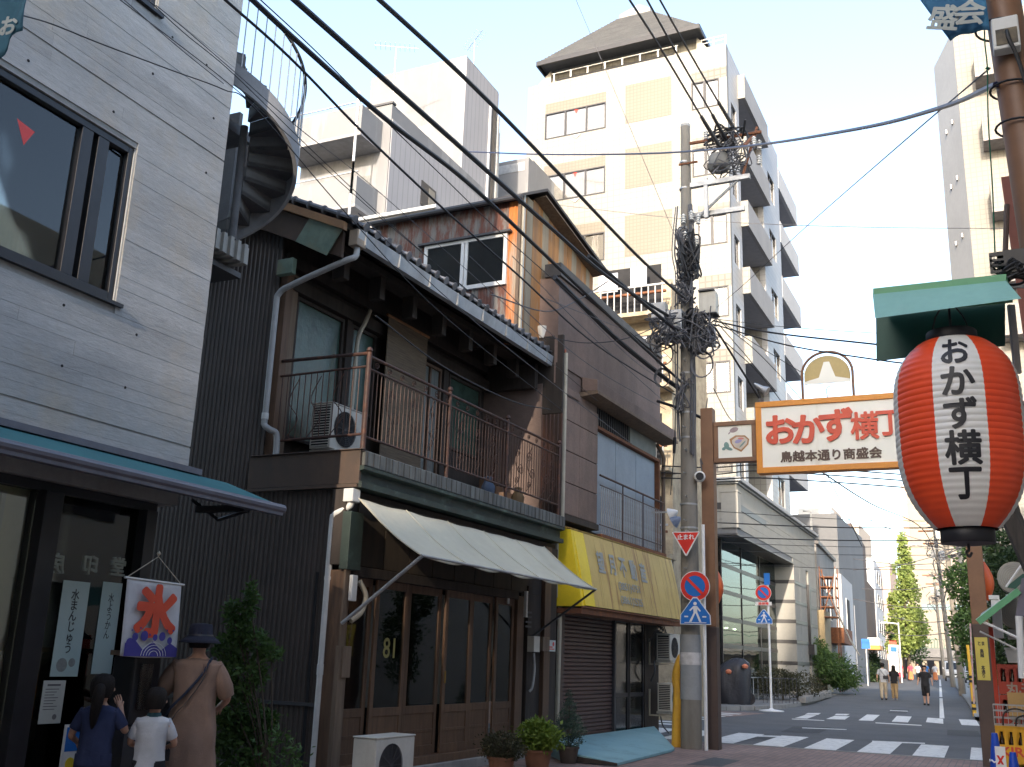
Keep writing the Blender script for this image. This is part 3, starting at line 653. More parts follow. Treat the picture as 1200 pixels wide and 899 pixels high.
# ------------------------------------------------------------------ spiral stair in the gap
ss = thing('spiral_staircase', 'dark concrete spiral staircase with curved slab and thin rail beside the concrete building', 'staircase', CO)
cx, cy, rad = -.63, .95, .64
col = MB(); col.cyl((cx, cy, 5.9), (cx, cy, 7.3), .045, .045, 14); col.build('column', M['concrete_dark'], ss, smooth=True)
def hz(t): return 7.12 - t / 90 * .63          # underside height at angle t (degrees)
STEP = 24
for i in range(15):
    t0 = R(-150 + STEP * i); t1 = R(-150 + STEP * (i + 1)); z0 = hz(math.degrees(t0)); dz = hz(math.degrees(t0)) - hz(math.degrees(t1))
    q = MB(); rr = rad - .045
    arc = [(cx + rr * math.cos(t0 + (t1 - t0) * k / 5), cy + rr * math.sin(t0 + (t1 - t0) * k / 5)) for k in range(6)]
    poly = [(cx + .08 * math.cos(t0), cy + .08 * math.sin(t0))] + arc + [(cx + .08 * math.cos(t1), cy + .08 * math.sin(t1))]
    q.prism(poly, 'z', z0, z0 + .05)
    q.build('step', M['concrete_dark'], ss)
    a = Vector((cx + .08 * math.cos(t1), cy + .08 * math.sin(t1), z0 - .001)); b = Vector((arc[-1][0], arc[-1][1], z0 - .001)); n = Vector((-(b - a).y, (b - a).x, 0)).normalized() * .04; u = Vector((0, 0, -dz + .002))
    q = MB(); q.add([a, b, b + u, a + u, a + n, b + n, b + n + u, a + n + u], [(0, 1, 2, 3), (4, 5, 6, 7), (0, 1, 5, 4), (2, 3, 7, 6), (1, 2, 6, 5), (0, 3, 7, 4)])
    q.build('riser', mat('riser_concrete', (.17, .17, .17), (.12, .12, .12), sc=2), ss)
q = MB(); q.box(-3.2, -.72, .02, 1.2, 7.22, 7.34); q.build('gap_fill_slab', M['concrete_dark'], ss); q = MB(); q.box(-5, -2.25, 2.65, 2.72, 6.6, 8.75); q.build('gap_fill_wall', M['concrete_dark'], cb)  # added dark slab and wall, closing the sky gap under the stair
q = MB(); K = 90
def helix(t, r_, dz): return (cx + r_ * math.cos(R(t)), cy + r_ * math.sin(R(t)), hz(t) + dz)
for i in range(K):
    f0, f1 = -150 + 360 * i / K, -150 + 360 * (i + 1) / K
    pts = [helix(f, r_, dz) for f in (f0, f1) for r_ in (rad - .045, rad) for dz in (-.10, .16)]
    q.add(pts, [(0, 1, 3, 2), (4, 6, 7, 5), (0, 2, 6, 4), (1, 5, 7, 3), (0, 4, 5, 1), (2, 3, 7, 6)])
q.build('stringer', mat('grey_stringer_concrete', (.30, .30, .31), (.22, .22, .23), sc=2, bump=.3, bsc=20), ss)
q = MB(); q.tube([helix(-150 + 4 * i, rad, 1.02) for i in range(60)], .020, 8); q.build('handrail', M['dark_pipe'], ss, smooth=True)
q = MB(); q.cyl((0, 0, 0), (0, 0, .87), .007, .007, 6); bme = q.mesh('baluster', M['galv'])
for i in range(24): inst('baluster', bme, ss, helix(-146 + 9.8 * i, rad, .16))
# small corrugated canopy low in the gap
ca = thing('corrugated_canopy', 'short pale corrugated sheet canopy under the spiral stair', 'canopy', CO)
q = MB()
for i in range(7):
    y = .12 + i * .09
    q.box(-1.0, -.30 + .02 * i, y, y + .05, 5.52 - i * .012, 5.74 - i * .012); q.box(-1.0, -.32 + .02 * i, y + .05, y + .09, 5.53 - i * .012, 5.72 - i * .012)
q.build('sheet', mat('pale_corrugated_sheet', (.34, .33, .30), (.26, .25, .23), sc=4, rough=.6), ca)
q = MB(); q.box(-1.0, -.36, .1, .85, 5.36, 5.42); q.build('support', M['dark_pipe'], ca)
# ================================================================== OLD WOODEN HOUSE
ho = thing('wooden_house', 'old two storey wooden house with rusty balcony railing, dark corrugated side and tiled roof', 'house', HO)
def corrugated(mb, p0, p1, z0, z1, pitch=.06, amp=.012, n_out=(0, -1, 0)):
    """vertical ribs between two plan points, ribs pointing n_out"""
    p0 = Vector((*p0, 0)); p1 = Vector((*p1, 0)); d = p1 - p0; L_ = d.length; d.normalize(); n = Vector(n_out)
    k = max(2, int(L_ / pitch)); prof = []
    for i in range(k):
        for f, a in ((0, 0), (.35, 0), (.5, 1), (.85, 1)):
            prof.append(p0 + d * ((i + f) * L_ / k) + n * (amp * a))
    prof.append(p1)
    v = [(q.x, q.y, z0) for q in prof] + [(q.x, q.y, z1) for q in prof]
    N_ = len(prof)
    mb.add(v, [(i, i + 1, N_ + i + 1, N_ + i) for i in range(N_ - 1)])
HD = 7.0   # depth of the house
# ---- ground floor side, dark corrugated
q = MB(); corrugated(q, (-HD, .12), (-.30, .12), 0, 3.42, .075, .013); q.build('side_siding', M['dark_corr'], ho, kind='stuff')
q = MB(); corrugated(q, (-HD, .13), (-1.52, .13), 3.42, 8.6, .075, .013); q.build('side_siding', M['dark_corr'], ho, kind='stuff')
q = MB(); q.box(-HD, -.30, .14, .2, 0, 3.41); q.box(-HD, -1.53, .15, .2, 3.3, 8.0); q.box(-HD, -HD + .1, .2, 6.2, 0, 7); q.build('side_backing', M['wood_dark'], ho)
q = MB(); q.box(-HD, -.3, .085, .118, .86, .90); q.build('siding_trim', M['dark_pipe'], ho)
# ---- corner posts, lintels
def board(name, m_, *b, bev=.006): return P(name, M[m_] if isinstance(m_, str) else m_, ho, *b, bev=bev)
board('post', 'wood', (-.30, .0, .02, .12, 0, 2.42))
board('post', 'wood_pale', (-.01, .05, -.06, .10, .02, 1.55)); board('post', 'wood_pale', (.0, .03, -.03, .05, 1.55, 2.44))
board('meter_board', 'wood_pale', (.05, .075, -.02, .14, 1.20, 1.55))
board('post', 'wood', (-.12, .0, 4.62, 4.86, .0, 2.42)); board('post', 'wood_dark', (-.12, .0, 5.0, 5.12, .0, 2.6)); board('post', 'wood', (-.1, .01, 5.62, 5.86, .0, 3.3))
board('post', 'wood_dark', (-.2, -.02, 5.9, 6.16, .0, 3.3))
board('lintel', 'wood_dark', (-.2, .02, .14, 4.62, 2.36, 2.48)); board('lintel', 'wood_dark', (-.26, -.06, .0, 6.16, 2.48, 3.38))
board('side_wall_panel', 'wood_dark', (-.16, -.06, 4.86, 6.16, 0, 2.48))
# green end board under the eave and planked fascia over the doors
board('fascia_board', 'verdigris', (-.06, .06, -.05, .22, 2.42, 3.1))
for i in range(9):
    y0 = .24 + i * .60
    if y0 + .58 > 5.6: break
    board('fascia_plank', mat('smoky_brown_plank', (.05, .038, .026), (.03, .024, .018), sc=2, st=(3, 3, 1), rough=.7, rnd=.12, dirt=(.075, .058, .036), dsc=1.2), (-.055, -.03, y0, y0 + .59, 2.49, 3.3))
# ---- eight glazed doors
GD = glass('old_door_glass', (.85, .85, .8), tr=.95, k=1.1)
doors = [(.10, .74), (.76, 1.50), (1.58, 2.44), (2.48, 3.24), (3.30, 3.96), (3.98, 4.60)]
for i, (a, b) in enumerate(doors):
    x = -.045 if i % 2 else -.095
    d = MB(); st_ = .075
    d.box(x - .035, x, a, a + st_, .22, 2.36); d.box(x - .035, x, b - st_, b, .22, 2.36)
    d.box(x - .035, x, a + st_, b - st_, 2.26, 2.36); d.box(x - .035, x, a + st_, b - st_, .74, .84); d.box(x - .035, x, a + st_, b - st_, .22, .34)
    if True: d.box(x - .03, x - .004, a + st_, b - st_, .50, .54)
    dd = d.build('door', M['wood'], ho, bev=.004)
    g_ = MB(); g_.box(x - .02, x - .014, a + st_, b - st_, .84, 2.26); g_.build('pane', GD, dd)
    g_ = MB(); g_.box(x - .025, x - .012, a + st_, b - st_, .34, .50); g_.box(x - .025, x - .012, a + st_, b - st_, .54, .74); g_.build('door_panel', M['wood'], dd)
q = MB(); q.cyl((-.04, 2.53, 1.12), (-.04, 2.53, 1.28), .012, .012, 8); q.build('door_handle', mat('brass', (.5, .33, .1), metal=.8, rough=.35), ho)
board('threshold', 'wood', (-.16, .02, .1, 4.62, .12, .22)); board('step_stone', 'concrete_plain', (-.14, .10, -.05, 6.16, 0, .12))
# curtains behind the glass
cm = mat('dusty_grey_curtain', (.46, .46, .45), (.24, .24, .24), sc=3, st=(1, 4, .3), rough=.95, fine=.2)
cy_ = [.12, 1.2, 2.1, 2.95, 3.5, 4.6]
q = MB(); pts = [(-.165 - .018 * math.sin(i * .85) - .01 * math.sin(i * 2.3), .12 + i * .03) for i in range(150)]
for p, r_ in zip(pts, pts[1:]):
    if 2.62 < p[1] < 2.80: continue
    q.quad((p[0], p[1], .84), (r_[0], r_[1], .84), (r_[0], r_[1], 2.3), (p[0], p[1], 2.3))
q.build('curtain', cm, ho)
q = MB(); q.box(-.5, -.46, .1, 4.6, .1, 2.4); q.build('room_back', M['dark'], ho)
o = MB(); o.box(-.118, -.114, 4.07, 4.36, 2.02, 2.2); o.box(-.118, -.114, 4.08, 4.34, 1.1, 1.5); o.build('paper_notice', paper, ho)
lettering('81', mat('pale_gold_letter', (.35, .33, .12)), ho, face_M((-.058, 1.13, 1.55), (1, 0, 0)), .34, .004, .0005)
# meters and notices by the right post
for i, (y, z, dy, dz, m_) in enumerate(((4.98, 1.58, .22, .24, 'ac'), (5.32, 1.60, .26, .22, 'wood_pale'))):
    board('meter_box', m_, (.01, .13, y, y + dy, z, z + dz))
pb = board('small_sign', paper, (.03, .036, 5.72, 6.02, 1.60, 1.78))
q = MB(); q.box(.037, .038, 5.77, 5.9, 1.66, 1.68); q.box(.037, .038, 5.77, 5.97, 1.63, 1.645); q.cyl((.037, 5.93, 1.72), (.038, 5.93, 1.72), .035, .035, 12); q.build('sign_print', M['red_sign'], pb)
q = MB()
for zz in (1.95, 2.02, 2.1, 2.17): q.box(.0, .02, 4.88, 5.1, zz, zz + .03)
q.build('air_vent', M['dark_pipe'], ho)
q = MB(); q.tube(smoothpts([(.08, 5.08, 1.56), (.09, 5.1, 1.3), (.085, 5.05, 1.05), (.05, 5.02, .98)]), .022, 8); q.build('gas_hose', M['galv'], ho, smooth=True)
q = MB(); q.box(.05, .10, .02, .13, 2.06, 2.36); q.build('duct_cover', M['white_paint'], ho, bev=.01)
q = MB(); q.tube(smoothpts([(.06, .22, 2.30), (.08, .34, 2.14), (.06, .30, 1.95), (.02, .16, 1.84)]), .032, 10); q.build('hose', M['pvc_cream'], ho, smooth=True)
q = MB(); q.box(-.02, .0, 4.28, 4.33, 2.28, 2.44); q.box(.05, .09, 4.74, 4.80, 2.1, 2.5); q.build('white_strip', M['white_paint'], ho)
# ---- cornice and coping above
c1_ = MB()
prof = [(-1.0, 3.40), (.10, 3.40), (.10, 3.47), (.03, 3.49), (.03, 3.60), (.12, 3.62), (.12, 3.66), (.05, 3.67), (-1.0, 3.67)]
c1_.prism(prof, 'y', .06, 6.12); c1_.build('cornice', M['verdigris'], ho)
q = MB(); q.box(-.3, .10, .10, 6.18, 3.672, 3.86)
q.build('coping', M['cope'], ho, bev=.012)
q = MB()
for i in range(44):
    y = .14 + i * .1377
    q.box(.1005, .104, y, y + .006, 3.68, 3.85)
q.build('coping_seam', M['wood_dark'], ho, kind='stuff')
q = MB(); q.box(-1.66, .055, .055, .098, 3.45, 3.86); q.box(-1.66, .055, .02, .055, 3.40, 3.44); q.box(-1.66, .1, .03, .099, 3.862, 3.875)
q.build('side_fascia', M['brown_corr'], ho, bev=.003)
q = MB(); q.box(-1.5, -.02, .2, 6.18, 3.80, 3.84); q.build('balcony_floor', M['wood_dark'], ho)
# ---- first floor wall with panels, doors, blind
back = -1.52
board('first_floor_wall', 'wood_dark', (back - .15, back - .08, .2, 6.18, 3.84, 7.4))
board('post', 'wood', (back - .02, back + .10, .16, .30, 3.84, 6.6)); board('post', 'wood_pale', (back - .04, back + .06, .34, .46, 3.84, 6.45))
for a, b in ((1.66, 1.78), (3.62, 3.74), (4.50, 4.66)): board('post', 'wood_dark', (back - .05, back + .04, a, b, 3.84, 6.4))
board('head_beam', 'wood_dark', (back - .05, back + .09, .2, 6.18, 6.22, 6.40)); board('head_beam', 'wood_dark', (back - .07, back + .05, .2, 6.18, 6.55, 6.72))
for a, b in ((.50, 1.62), (1.80, 2.46), (4.72, 5.9)):
    f = win_frame('window', ho, a, b, 4.9 if a > .6 else 4.2, 6.2, .06, [], .05, 'wood_dark', x=back + .02)
    g_ = MB(); g_.box(back - .03, back - .02, a + .05, b - .05, (4.9 if a > .6 else 4.2) + .05, 6.15); g_.build('pane', M['green_panel'], f)
    if a > 4: board('sill_panel', 'wood_dark', (back - .03, back + .01, a, b, 3.9, 4.88))
f = win_frame('glass_door', ho, 3.76, 4.46, 3.9, 6.2, .06, [(4.08, 4.13)], .05, 'wood', x=back + .02)
g_ = MB(); g_.box(back - .03, back - .02, 3.81, 4.41, 3.95, 6.15); g_.build('pane', mat('grey_streaked_glass', (.20, .22, .21), (.12, .13, .13), sc=3, st=(1, 6, .5), rough=.2), f)  # opaque pane in streaked grey
# bamboo blind, broken into slats
bl = board('bamboo_blind', 'cardwood', (back + .20, back + .212, 2.46, 3.62, 4.2, 6.50), bev=0)
q = MB()
for i in range(60): q.box(back + .212, back + .216, 2.46, 3.62, 4.22 + i * .038, 4.24 + i * .038)
q.build('blind_slat', M['cardwood'], bl, kind='stuff')
q = MB(); q.tube([(back + .21, 2.42, 6.52), (back + .21, 3.66, 6.52)], .022, 8); q.build('blind_rod', mat('tan_rod', (.35, .17, .08)), bl)
q = MB(); q.tube(smoothpts([(back + .18, 2.0, 6.45), (back + .2, 1.86, 6.2), (back + .2, 1.72, 5.9), (back + .2, 1.70, 5.2), (back + .2, 1.68, 4.3)]), .032, 8); q.build('drain_hose', M['pvc_cream'], ho, smooth=True)
# far balcony wall of rusty brown corrugated sheet
q = MB(); corrugated(q, (back - .1, 6.20), (.0, 6.20), 3.86, 5.72, .075, .012); q.build('balcony_end_siding', mat('rusty_brown_sheet', (.13, .05, .028), (.06, .032, .024), sc=2.5, st=(2, 2, .3), rough=.6, dirt=(.03, .022, .02), dsc=1.8, dst=(2, 2, .3), dlo=.42, dhi=.6), ho, kind='stuff')
board('balcony_end_wall', 'wood_dark', (back - .1, -.02, 6.2, 6.26, 5.73, 7.2)); board('balcony_end_wall', 'wood_dark', (back - .1, -.02, 6.215, 6.26, 3.86, 5.72))
for i in range(3): board('crate_wood', 'wood', (back + .15 + .2 * i, back + .3 + .2 * i, 5.7, 5.95, 3.86, 4.5 - .12 * i))
# ---- railing
rl = -.02
for a, b, r_ in (((rl, .2, 5.09), (rl, 6.12, 5.09), .022), ((rl, .2, 4.93), (rl, 6.12, 4.93), .015), ((rl, .2, 4.06), (rl, 6.12, 4.06), .017), ((-1.48, .22, 5.17), (rl, .2, 5.13), .024), ((-1.48, .22, 4.96), (rl, .2, 4.96), .016), ((-1.45, .22, 4.09), (rl, .2, 4.09), .018)):
    q = MB(); q.tube([a, b], r_, 8); q.build('rail', M['railrust'], ho, smooth=True)
for y in (.2, 2.25, 4.1, 6.12):
    q = MB(); q.cyl((rl, y, 3.86), (rl, y, 5.14), .028 if y != .2 else .034, None, 10); q.lathe([(.02, 0), (.042, .02), (.03, .06), (.0, .075)], 10, (rl, y, 5.14)); q.build('railing_post', M['railrust'], ho, smooth=True)
q = MB(); q.cyl((0, 0, 4.07), (0, 0, 4.93), .0075, None, 5); bme = q.mesh('baluster', M['railrust'])
y = .32
ys_ = []
while y < 6.05:
    if min(abs(y - k) for k in (.2, 2.25, 4.1, 6.12)) > .05: ys_.append(y)
    y += .092
for y in ys_: inst('baluster', bme, ho, (rl, y, 0))
for i in range(15): inst('baluster', bme, ho, (-1.38 + i * .094, .21, .01))
# wrought scroll work
q = MB()
def scroll(cy_, cz, s, fl=1):
    pts = []
    for k in range(22):
        t = k / 21 * 3.2 * PI; r_ = s * (1 - k / 24)
        pts.append((rl - .012, cy_ + fl * r_ * math.cos(t), cz + r_ * math.sin(t)))
    q.tube(pts, .006, 4)
for yy in [x / 10 for x in range(4, 60, 3)]:
    scroll(yy, 5.01, .05, 1)
for yy in (.75, 1.3, 1.75, 2.65, 3.15, 3.65, 4.5, 4.95, 5.5, 5.8):
    scroll(yy, 4.68, .10, 1); scroll(yy + .14, 4.42, .10, -1); scroll(yy, 4.22, .07, 1)
    q.tube(smoothpts([(rl - .012, yy - .12, 4.08), (rl - .012, yy + .1, 4.3), (rl - .012, yy - .08, 4.55), (rl - .012, yy + .1, 4.9)]), .006, 4)
for xx_ in (-1.15, -.8, -.45):
    q.tube(smoothpts([(xx_ - .1, .2, 4.1), (xx_ + .08, .2, 4.35), (xx_ - .08, .2, 4.6), (xx_ + .06, .2, 4.9)]), .006, 4)
q.build('scrollwork', M['railrust'], ho, kind='stuff')
# potted vases on the balcony edge behind the rail
for i, (y, c) in enumerate(((3.95, (.10, .14, .22)), (5.0, (.25, .16, .08)))):
    v_ = thing('balcony_vase', ['small blue grey jar standing behind the balcony railing', 'small brown jar standing behind the railing at its far end'][i], 'jar', HO, (-.25, y, 3.84))
    q = MB(); q.lathe([(.06, 0), (.10, .1), (.11, .2), (.06, .3), (.07, .33)], 14); q.build('jar_body', mat('jar_glaze_%d' % i, c), v_, smooth=True)
    q = MB(); q.lathe([(.07, .331), (.075, .35), (.02, .37)], 12); q.build('jar_lid', mat('jar_glaze_%d' % i, c), v_, smooth=True)
# ---- eave and roof
ex = -.36   # gutter line
slope = math.tan(R(24))
def rz_(x): return 6.86 + (ex + .05 - x) * slope
q = MB(); q.add([(ex - .0, -.05, 6.80), (ex, 6.28, 6.80), (-3.7, 6.28, rz_(-3.7) - .08), (-3.7, -.05, rz_(-3.7) - .08), (ex, -.05, 6.86), (ex, 6.28, 6.86), (-3.7, 6.28, rz_(-3.7)), (-3.7, -.05, rz_(-3.7))],
                [(0, 1, 2, 3), (4, 5, 6, 7), (0, 1, 5, 4), (1, 2, 6, 5), (2, 3, 7, 6), (3, 0, 4, 7)])
q.build('roof_deck', M['wood_dark'], ho)
q = MB(); q.add([(-3.7, -.05, rz_(-3.7) - .08), (-3.7, 6.28, rz_(-3.7) - .08), (-HD, 6.28, 6.9), (-HD, -.05, 6.9), (-3.7, -.05, rz_(-3.7)), (-3.7, 6.28, rz_(-3.7)), (-HD, 6.28, 6.98), (-HD, -.05, 6.98)],
                [(0, 1, 2, 3), (4, 5, 6, 7), (0, 1, 5, 4), (1, 2, 6, 5), (2, 3, 7, 6), (3, 0, 4, 7)])
q.build('roof_deck', M['wood_dark'], ho)
# verge boards on the near end, seen from below
q = MB()
def along(x0, x1, dz0, dz1, y0, y1): 
    q.add([(x0, y0, rz_(x0) + dz0), (x0, y1, rz_(x0) + dz0), (x0, y0, rz_(x0) + dz1), (x0, y1, rz_(x0) + dz1), (x1, y0, rz_(x1) + dz0), (x1, y1, rz_(x1) + dz0), (x1, y0, rz_(x1) + dz1), (x1, y1, rz_(x1) + dz1)],
          [(0, 1, 3, 2), (4, 6, 7, 5), (0, 4, 5, 1), (2, 3, 7, 6), (0, 2, 6, 4), (1, 5, 7, 3)])
along(-.42, -3.7, -.50, -.14, -.02, .03); q.build('verge_board', M['brown_corr'], ho)
q = MB(); along(-.34, -3.7, -.13, -.02, -.12, -.05); q.build('barge_board', mat('tan_barge_board', (.30, .16, .07), (.22, .12, .06), sc=3, rough=.6, bump=.2), ho)
q = MB(); along(-.38, -1.7, -.51, .0, -.018, .6)
q = MB(); q.add([(-.36, -.06, 6.84), (-.95, -.06, 7.02), (-1.15, -.06, 6.72), (-.62, -.06, 6.44), (-.36, -.075, 6.84), (-.95, -.075, 7.02), (-1.15, -.075, 6.72), (-.62, -.075, 6.44)],
                 [(0, 1, 2, 3), (4, 5, 6, 7), (0, 1, 5, 4), (1, 2, 6, 5), (2, 3, 7, 6), (3, 0, 4, 7)])
q.build('copper_flashing', M['copper_leaf'], ho)
q = MB(); q.box(-1.46, -1.2, -.03, .06, 6.3, 6.52); q.build('copper_cap', M['copper_leaf'], ho, bev=.01)
# curved tiles: eave row one by one, further rows behind
tile = MB()
pr = [(-.14, .0), (-.11, .035), (-.05, .01), (.02, -.012), (.08, -.01), (.14, .01)]
tl = .30
for i in range(len(pr) - 1):
    (a0_, b0_), (a1_, b1_) = pr[i], pr[i + 1]
    tile.add([(0, a0_, b0_), (0, a1_, b1_), (-tl, a1_, b1_), (-tl, a0_, b0_), (0, a0_, b0_ + .022), (0, a1_, b1_ + .022), (-tl, a1_, b1_ + .022), (-tl, a0_, b0_ + .022)],
             [(0, 1, 2, 3), (4, 5, 6, 7), (0, 1, 5, 4), (2, 3, 7, 6)])
tile.lathe([(.0, -.006), (.062, -.006), (.062, .006), (.0, .012)], 12)
for k in range(len(tile.v) - 48, len(tile.v)):
    x, y_, z_ = tile.v[k]; tile.v[k] = (z_ + .012, y_ - .11, x + .012)
tme = tile.mesh('roof_tile', M['rooftile'], True)
ang = math.atan(slope)
for r_ in range(12):
    x = ex + .12 - r_ * .255
    for c_ in range(24):
        y = .06 + c_ * .262
        o = inst('roof_tile', tme, ho, (x, y, rz_(x) + .05), (0, ang, 0))
# ridge
q = MB(); q.tube([(-3.7, -.1, rz_(-3.7) + .1), (-3.7, 6.3, rz_(-3.7) + .1)], .14, 10); q.build('ridge_tiles', M['rooftile'], ho, smooth=True)
# gutter
q = MB(); gx = ex + .03
q.prism([(gx, 6.62), (gx + .09, 6.62), (gx + .12, 6.80), (gx + .105, 6.80), (gx + .08, 6.635), (gx + .01, 6.635), (gx - .01, 6.80), (gx - .02, 6.80)], 'y', .06, 6.22); q.build('gutter', M['gutter'], ho)
q = MB()
for i in range(8): q.box(gx + .088, gx + .124, .2 + i * .82, .215 + i * .82, 6.62, 6.81)
q.build('gutter_strap', M['galv'], ho)
q = MB(); q.box(gx - .04, gx + .10, .04, .24, 6.58, 6.80); q.build('gutter_hopper', mat('tan_hopper', (.32, .26, .2)), ho, bev=.01)
# rafters under the eave
rm_ = MB(); rm_.box(0, 1.35, -.025, .025, -.05, .05); rme = rm_.mesh('rafter', M['wood_dark'])
for i in range(14): inst('rafter', rme, ho, (-1.66, .35 + i * .44, rz_(-1.66) - .16), (0, ang, 0))
q = MB()
for i in range(7):
    y = .5 + i * .88
    q.box(-.85, -.62, y, y + .12, 6.32, 6.62); 
bkt = q
for i in range(7):
    y = .5 + i * .88
    q = MB(); q.box(-.95, -.75, y, y + .13, 6.36, 6.70); q.build('eave_bracket', M['wood_dark'], ho, bev=.01)
board('eave_beam', 'wood_dark', (-1.0, -.72, .2, 6.2, 6.70, 6.80))
board('eave_end_board', 'wood_dark', (-1.5, -.5, 6.05, 6.18, 6.2, 6.66))
# ---- awning over the doors
av = MB(); na = 5; W_ = 5.32; nu = na * 10; nv = 12; g = []
for k in range(nv + 1):
    f = k / nv
    for e in range(nu + 1):
        y = .05 + W_ * e / nu; fr = (e % 10) / 10
        g.append((.08 + .92 * f, y, 3.26 - .68 * f - .05 * math.sin(PI * f) - .040 * math.sin(PI * fr) ** .8 * (.15 + f * .85) + .006 * math.sin(y * 7 + f * 5)))
av.add(g, [(k * (nu + 1) + e, k * (nu + 1) + e + 1, (k + 1) * (nu + 1) + e + 1, (k + 1) * (nu + 1) + e) for k in range(nv) for e in range(nu)])
o = av.build('canvas_awning', M['canvas'], ho, smooth=True)
sm_ = o.modifiers.new('s', 'SOLIDIFY'); sm_.thickness = .006
for e in range(na + 1):
    q = MB(); q.tube([Vector(g[k * (nu + 1) + e * 10]) + Vector((.0, 0, .006)) for k in range(nv + 1)], .007, 5); q.build('awning_seam', M['canvas'], ho)
q = MB(); q.tube([(1.0, .05, 2.575), (1.0, 5.4, 2.575)], .016, 8); q.build('awning_bar', M['galv'], ho)
q = MB(); q.tube([(1.0, .07, 2.57), (.05, -.06, 1.80)], .022, 8); q.build('awning_arm', M['galv'], ho)
q = MB(); q.tube([(1.0, 5.37, 2.57), (.05, 5.02, 1.80)], .018, 8); q.build('awning_arm', M['dark_pipe'], ho)
# ---- downpipes
q = MB(); q.tube(smoothpts([(gx + .03, .14, 6.60), (gx + .03, .12, 6.45), (gx - .1, .06, 6.38), (-1.2, .03, 6.16), (-1.42, .02, 6.05), (-1.45, .02, 5.8), (-1.45, .02, 4.4), (-1.45, .02, 4.27), (-1.36, .03, 4.2), (-1.31, .1, 4.16), (-1.30, .12, 4.0), (-1.30, .12, 3.86)], 4), .040, 12); q.build('downpipe', M['pvc'], ho, smooth=True)
q = MB(); q.box(-.10, .04, -.02, .14, 3.22, 3.38); q.build('rain_hopper', M['white_paint'], ho, bev=.01)
q = MB(); q.tube(smoothpts([(-.03, .06, 3.22), (-.05, .05, 3.17), (-.16, .03, 3.11), (-.24, .03, 3.06), (-.26, .03, 2.9), (-.26, .03, 1.5), (-.26, .03, .05)], 4), .042, 12); q.build('downpipe', M['white_paint'], ho, smooth=True)
q = MB(); q.cyl((-.26, .03, 1.22), (-.26, .03, 1.34), .047, None, 12); q.cyl((-.26, .03, 2.3), (-.26, .03, 2.34), .047, None, 12); q.cyl((-1.45, .02, 4.34), (-1.45, .02, 4.42), .046, None, 12); q.build('pipe_socket', M['white_paint'], ho, smooth=True)
# ---- air conditioner on the balcony
def ac_unit(name, label, frame, at, rz, w_=.78, d_=.30, h_=.56, group=None, grille_end=True, mm='ac'):
    t = thing(name, label, 'air conditioner', frame, at, rz, group)
    m_ = M[mm]
    P('casing', m_, t, (-d_ / 2, d_ / 2, -w_ / 2, w_ / 2, .05, .05 + h_), bev=.012)
    P('base_foot', m_, t, (-d_ / 2 - .04, d_ / 2 + .04, -w_ / 2 + .06, -w_ / 2 + .18, 0, .048)); P('base_foot', m_, t, (-d_ / 2 - .04, d_ / 2 + .04, w_ / 2 - .18, w_ / 2 - .06, 0, .048))
    P('top_cover', m_, t, (-d_ / 2 - .008, d_ / 2 + .008, -w_ / 2 - .008, w_ / 2 + .008, .052 + h_, .07 + h_), bev=.008)
    q = MB(); cyy = -w_ * .12; cz = .05 + h_ / 2; rr = h_ * .40
    for k in range(9):
        r0 = rr * (k + 1) / 9
        pts = [(d_ / 2 + .012, cyy + r0 * math.cos(j * PI / 12), cz + r0 * math.sin(j * PI / 12)) for j in range(25)]
        q.tube(pts, .004, 4, cap=False)
    for k in range(6):
        a = k * PI / 6; q.tube([(d_ / 2 + .014, cyy - rr * math.cos(a), cz - rr * math.sin(a)), (d_ / 2 + .014, cyy + rr * math.cos(a), cz + rr * math.sin(a))], .005, 4)
    q.build('fan_guard', M['dark_pipe'], t)
    q = MB(); q.cyl((d_ / 2 + .001, cyy, cz), (d_ / 2 + .004, cyy, cz), rr, None, 24); q.build('fan_opening', M['dark'], t)
    if grille_end:
        q = MB()
        for k in range(int(h_ / .035) - 1): q.box(-d_ / 2 + .03, d_ / 2 - .03, -w_ / 2 - .012, -w_ / 2 - .001, .08 + k * .035, .092 + k * .035)
        q.build('side_louvre', m_, t, kind='stuff')
        q = MB(); q.box(-d_ / 2 + .03, d_ / 2 - .03, -w_ / 2 - .004, -w_ / 2 - .0005, .08, .03 + h_); q.build('side_opening', M['dark'], t)
    return t
ac_unit('air_conditioner', 'cream air conditioner standing on the old house balcony behind the rusty railing', HO, (-.98, .98, 3.99), 0, .80, .33, .60)
t = bpy.data.objects[-1]
blk = thing('concrete_block', 'pale concrete foot under the balcony air conditioner', 'block', HO, (-.98, .7, 3.845))
P('block', M['white_paint'], blk, (-.3, .25, -.10, .10, 0, .14), bev=.01)
blk = thing('concrete_block', 'second pale concrete foot at the far side of the balcony air conditioner', 'block', HO, (-.98, 1.3, 3.845))
P('block', M['white_paint'], blk, (-.25, .25, -.08, .08, 0, .14), bev=.01)
ac_unit('air_conditioner', 'pale air conditioner with fan grille on the ground before the wooden doors', HO, (.62, .12, -.02), R(0), .78, .30, .56, grille_end=False)
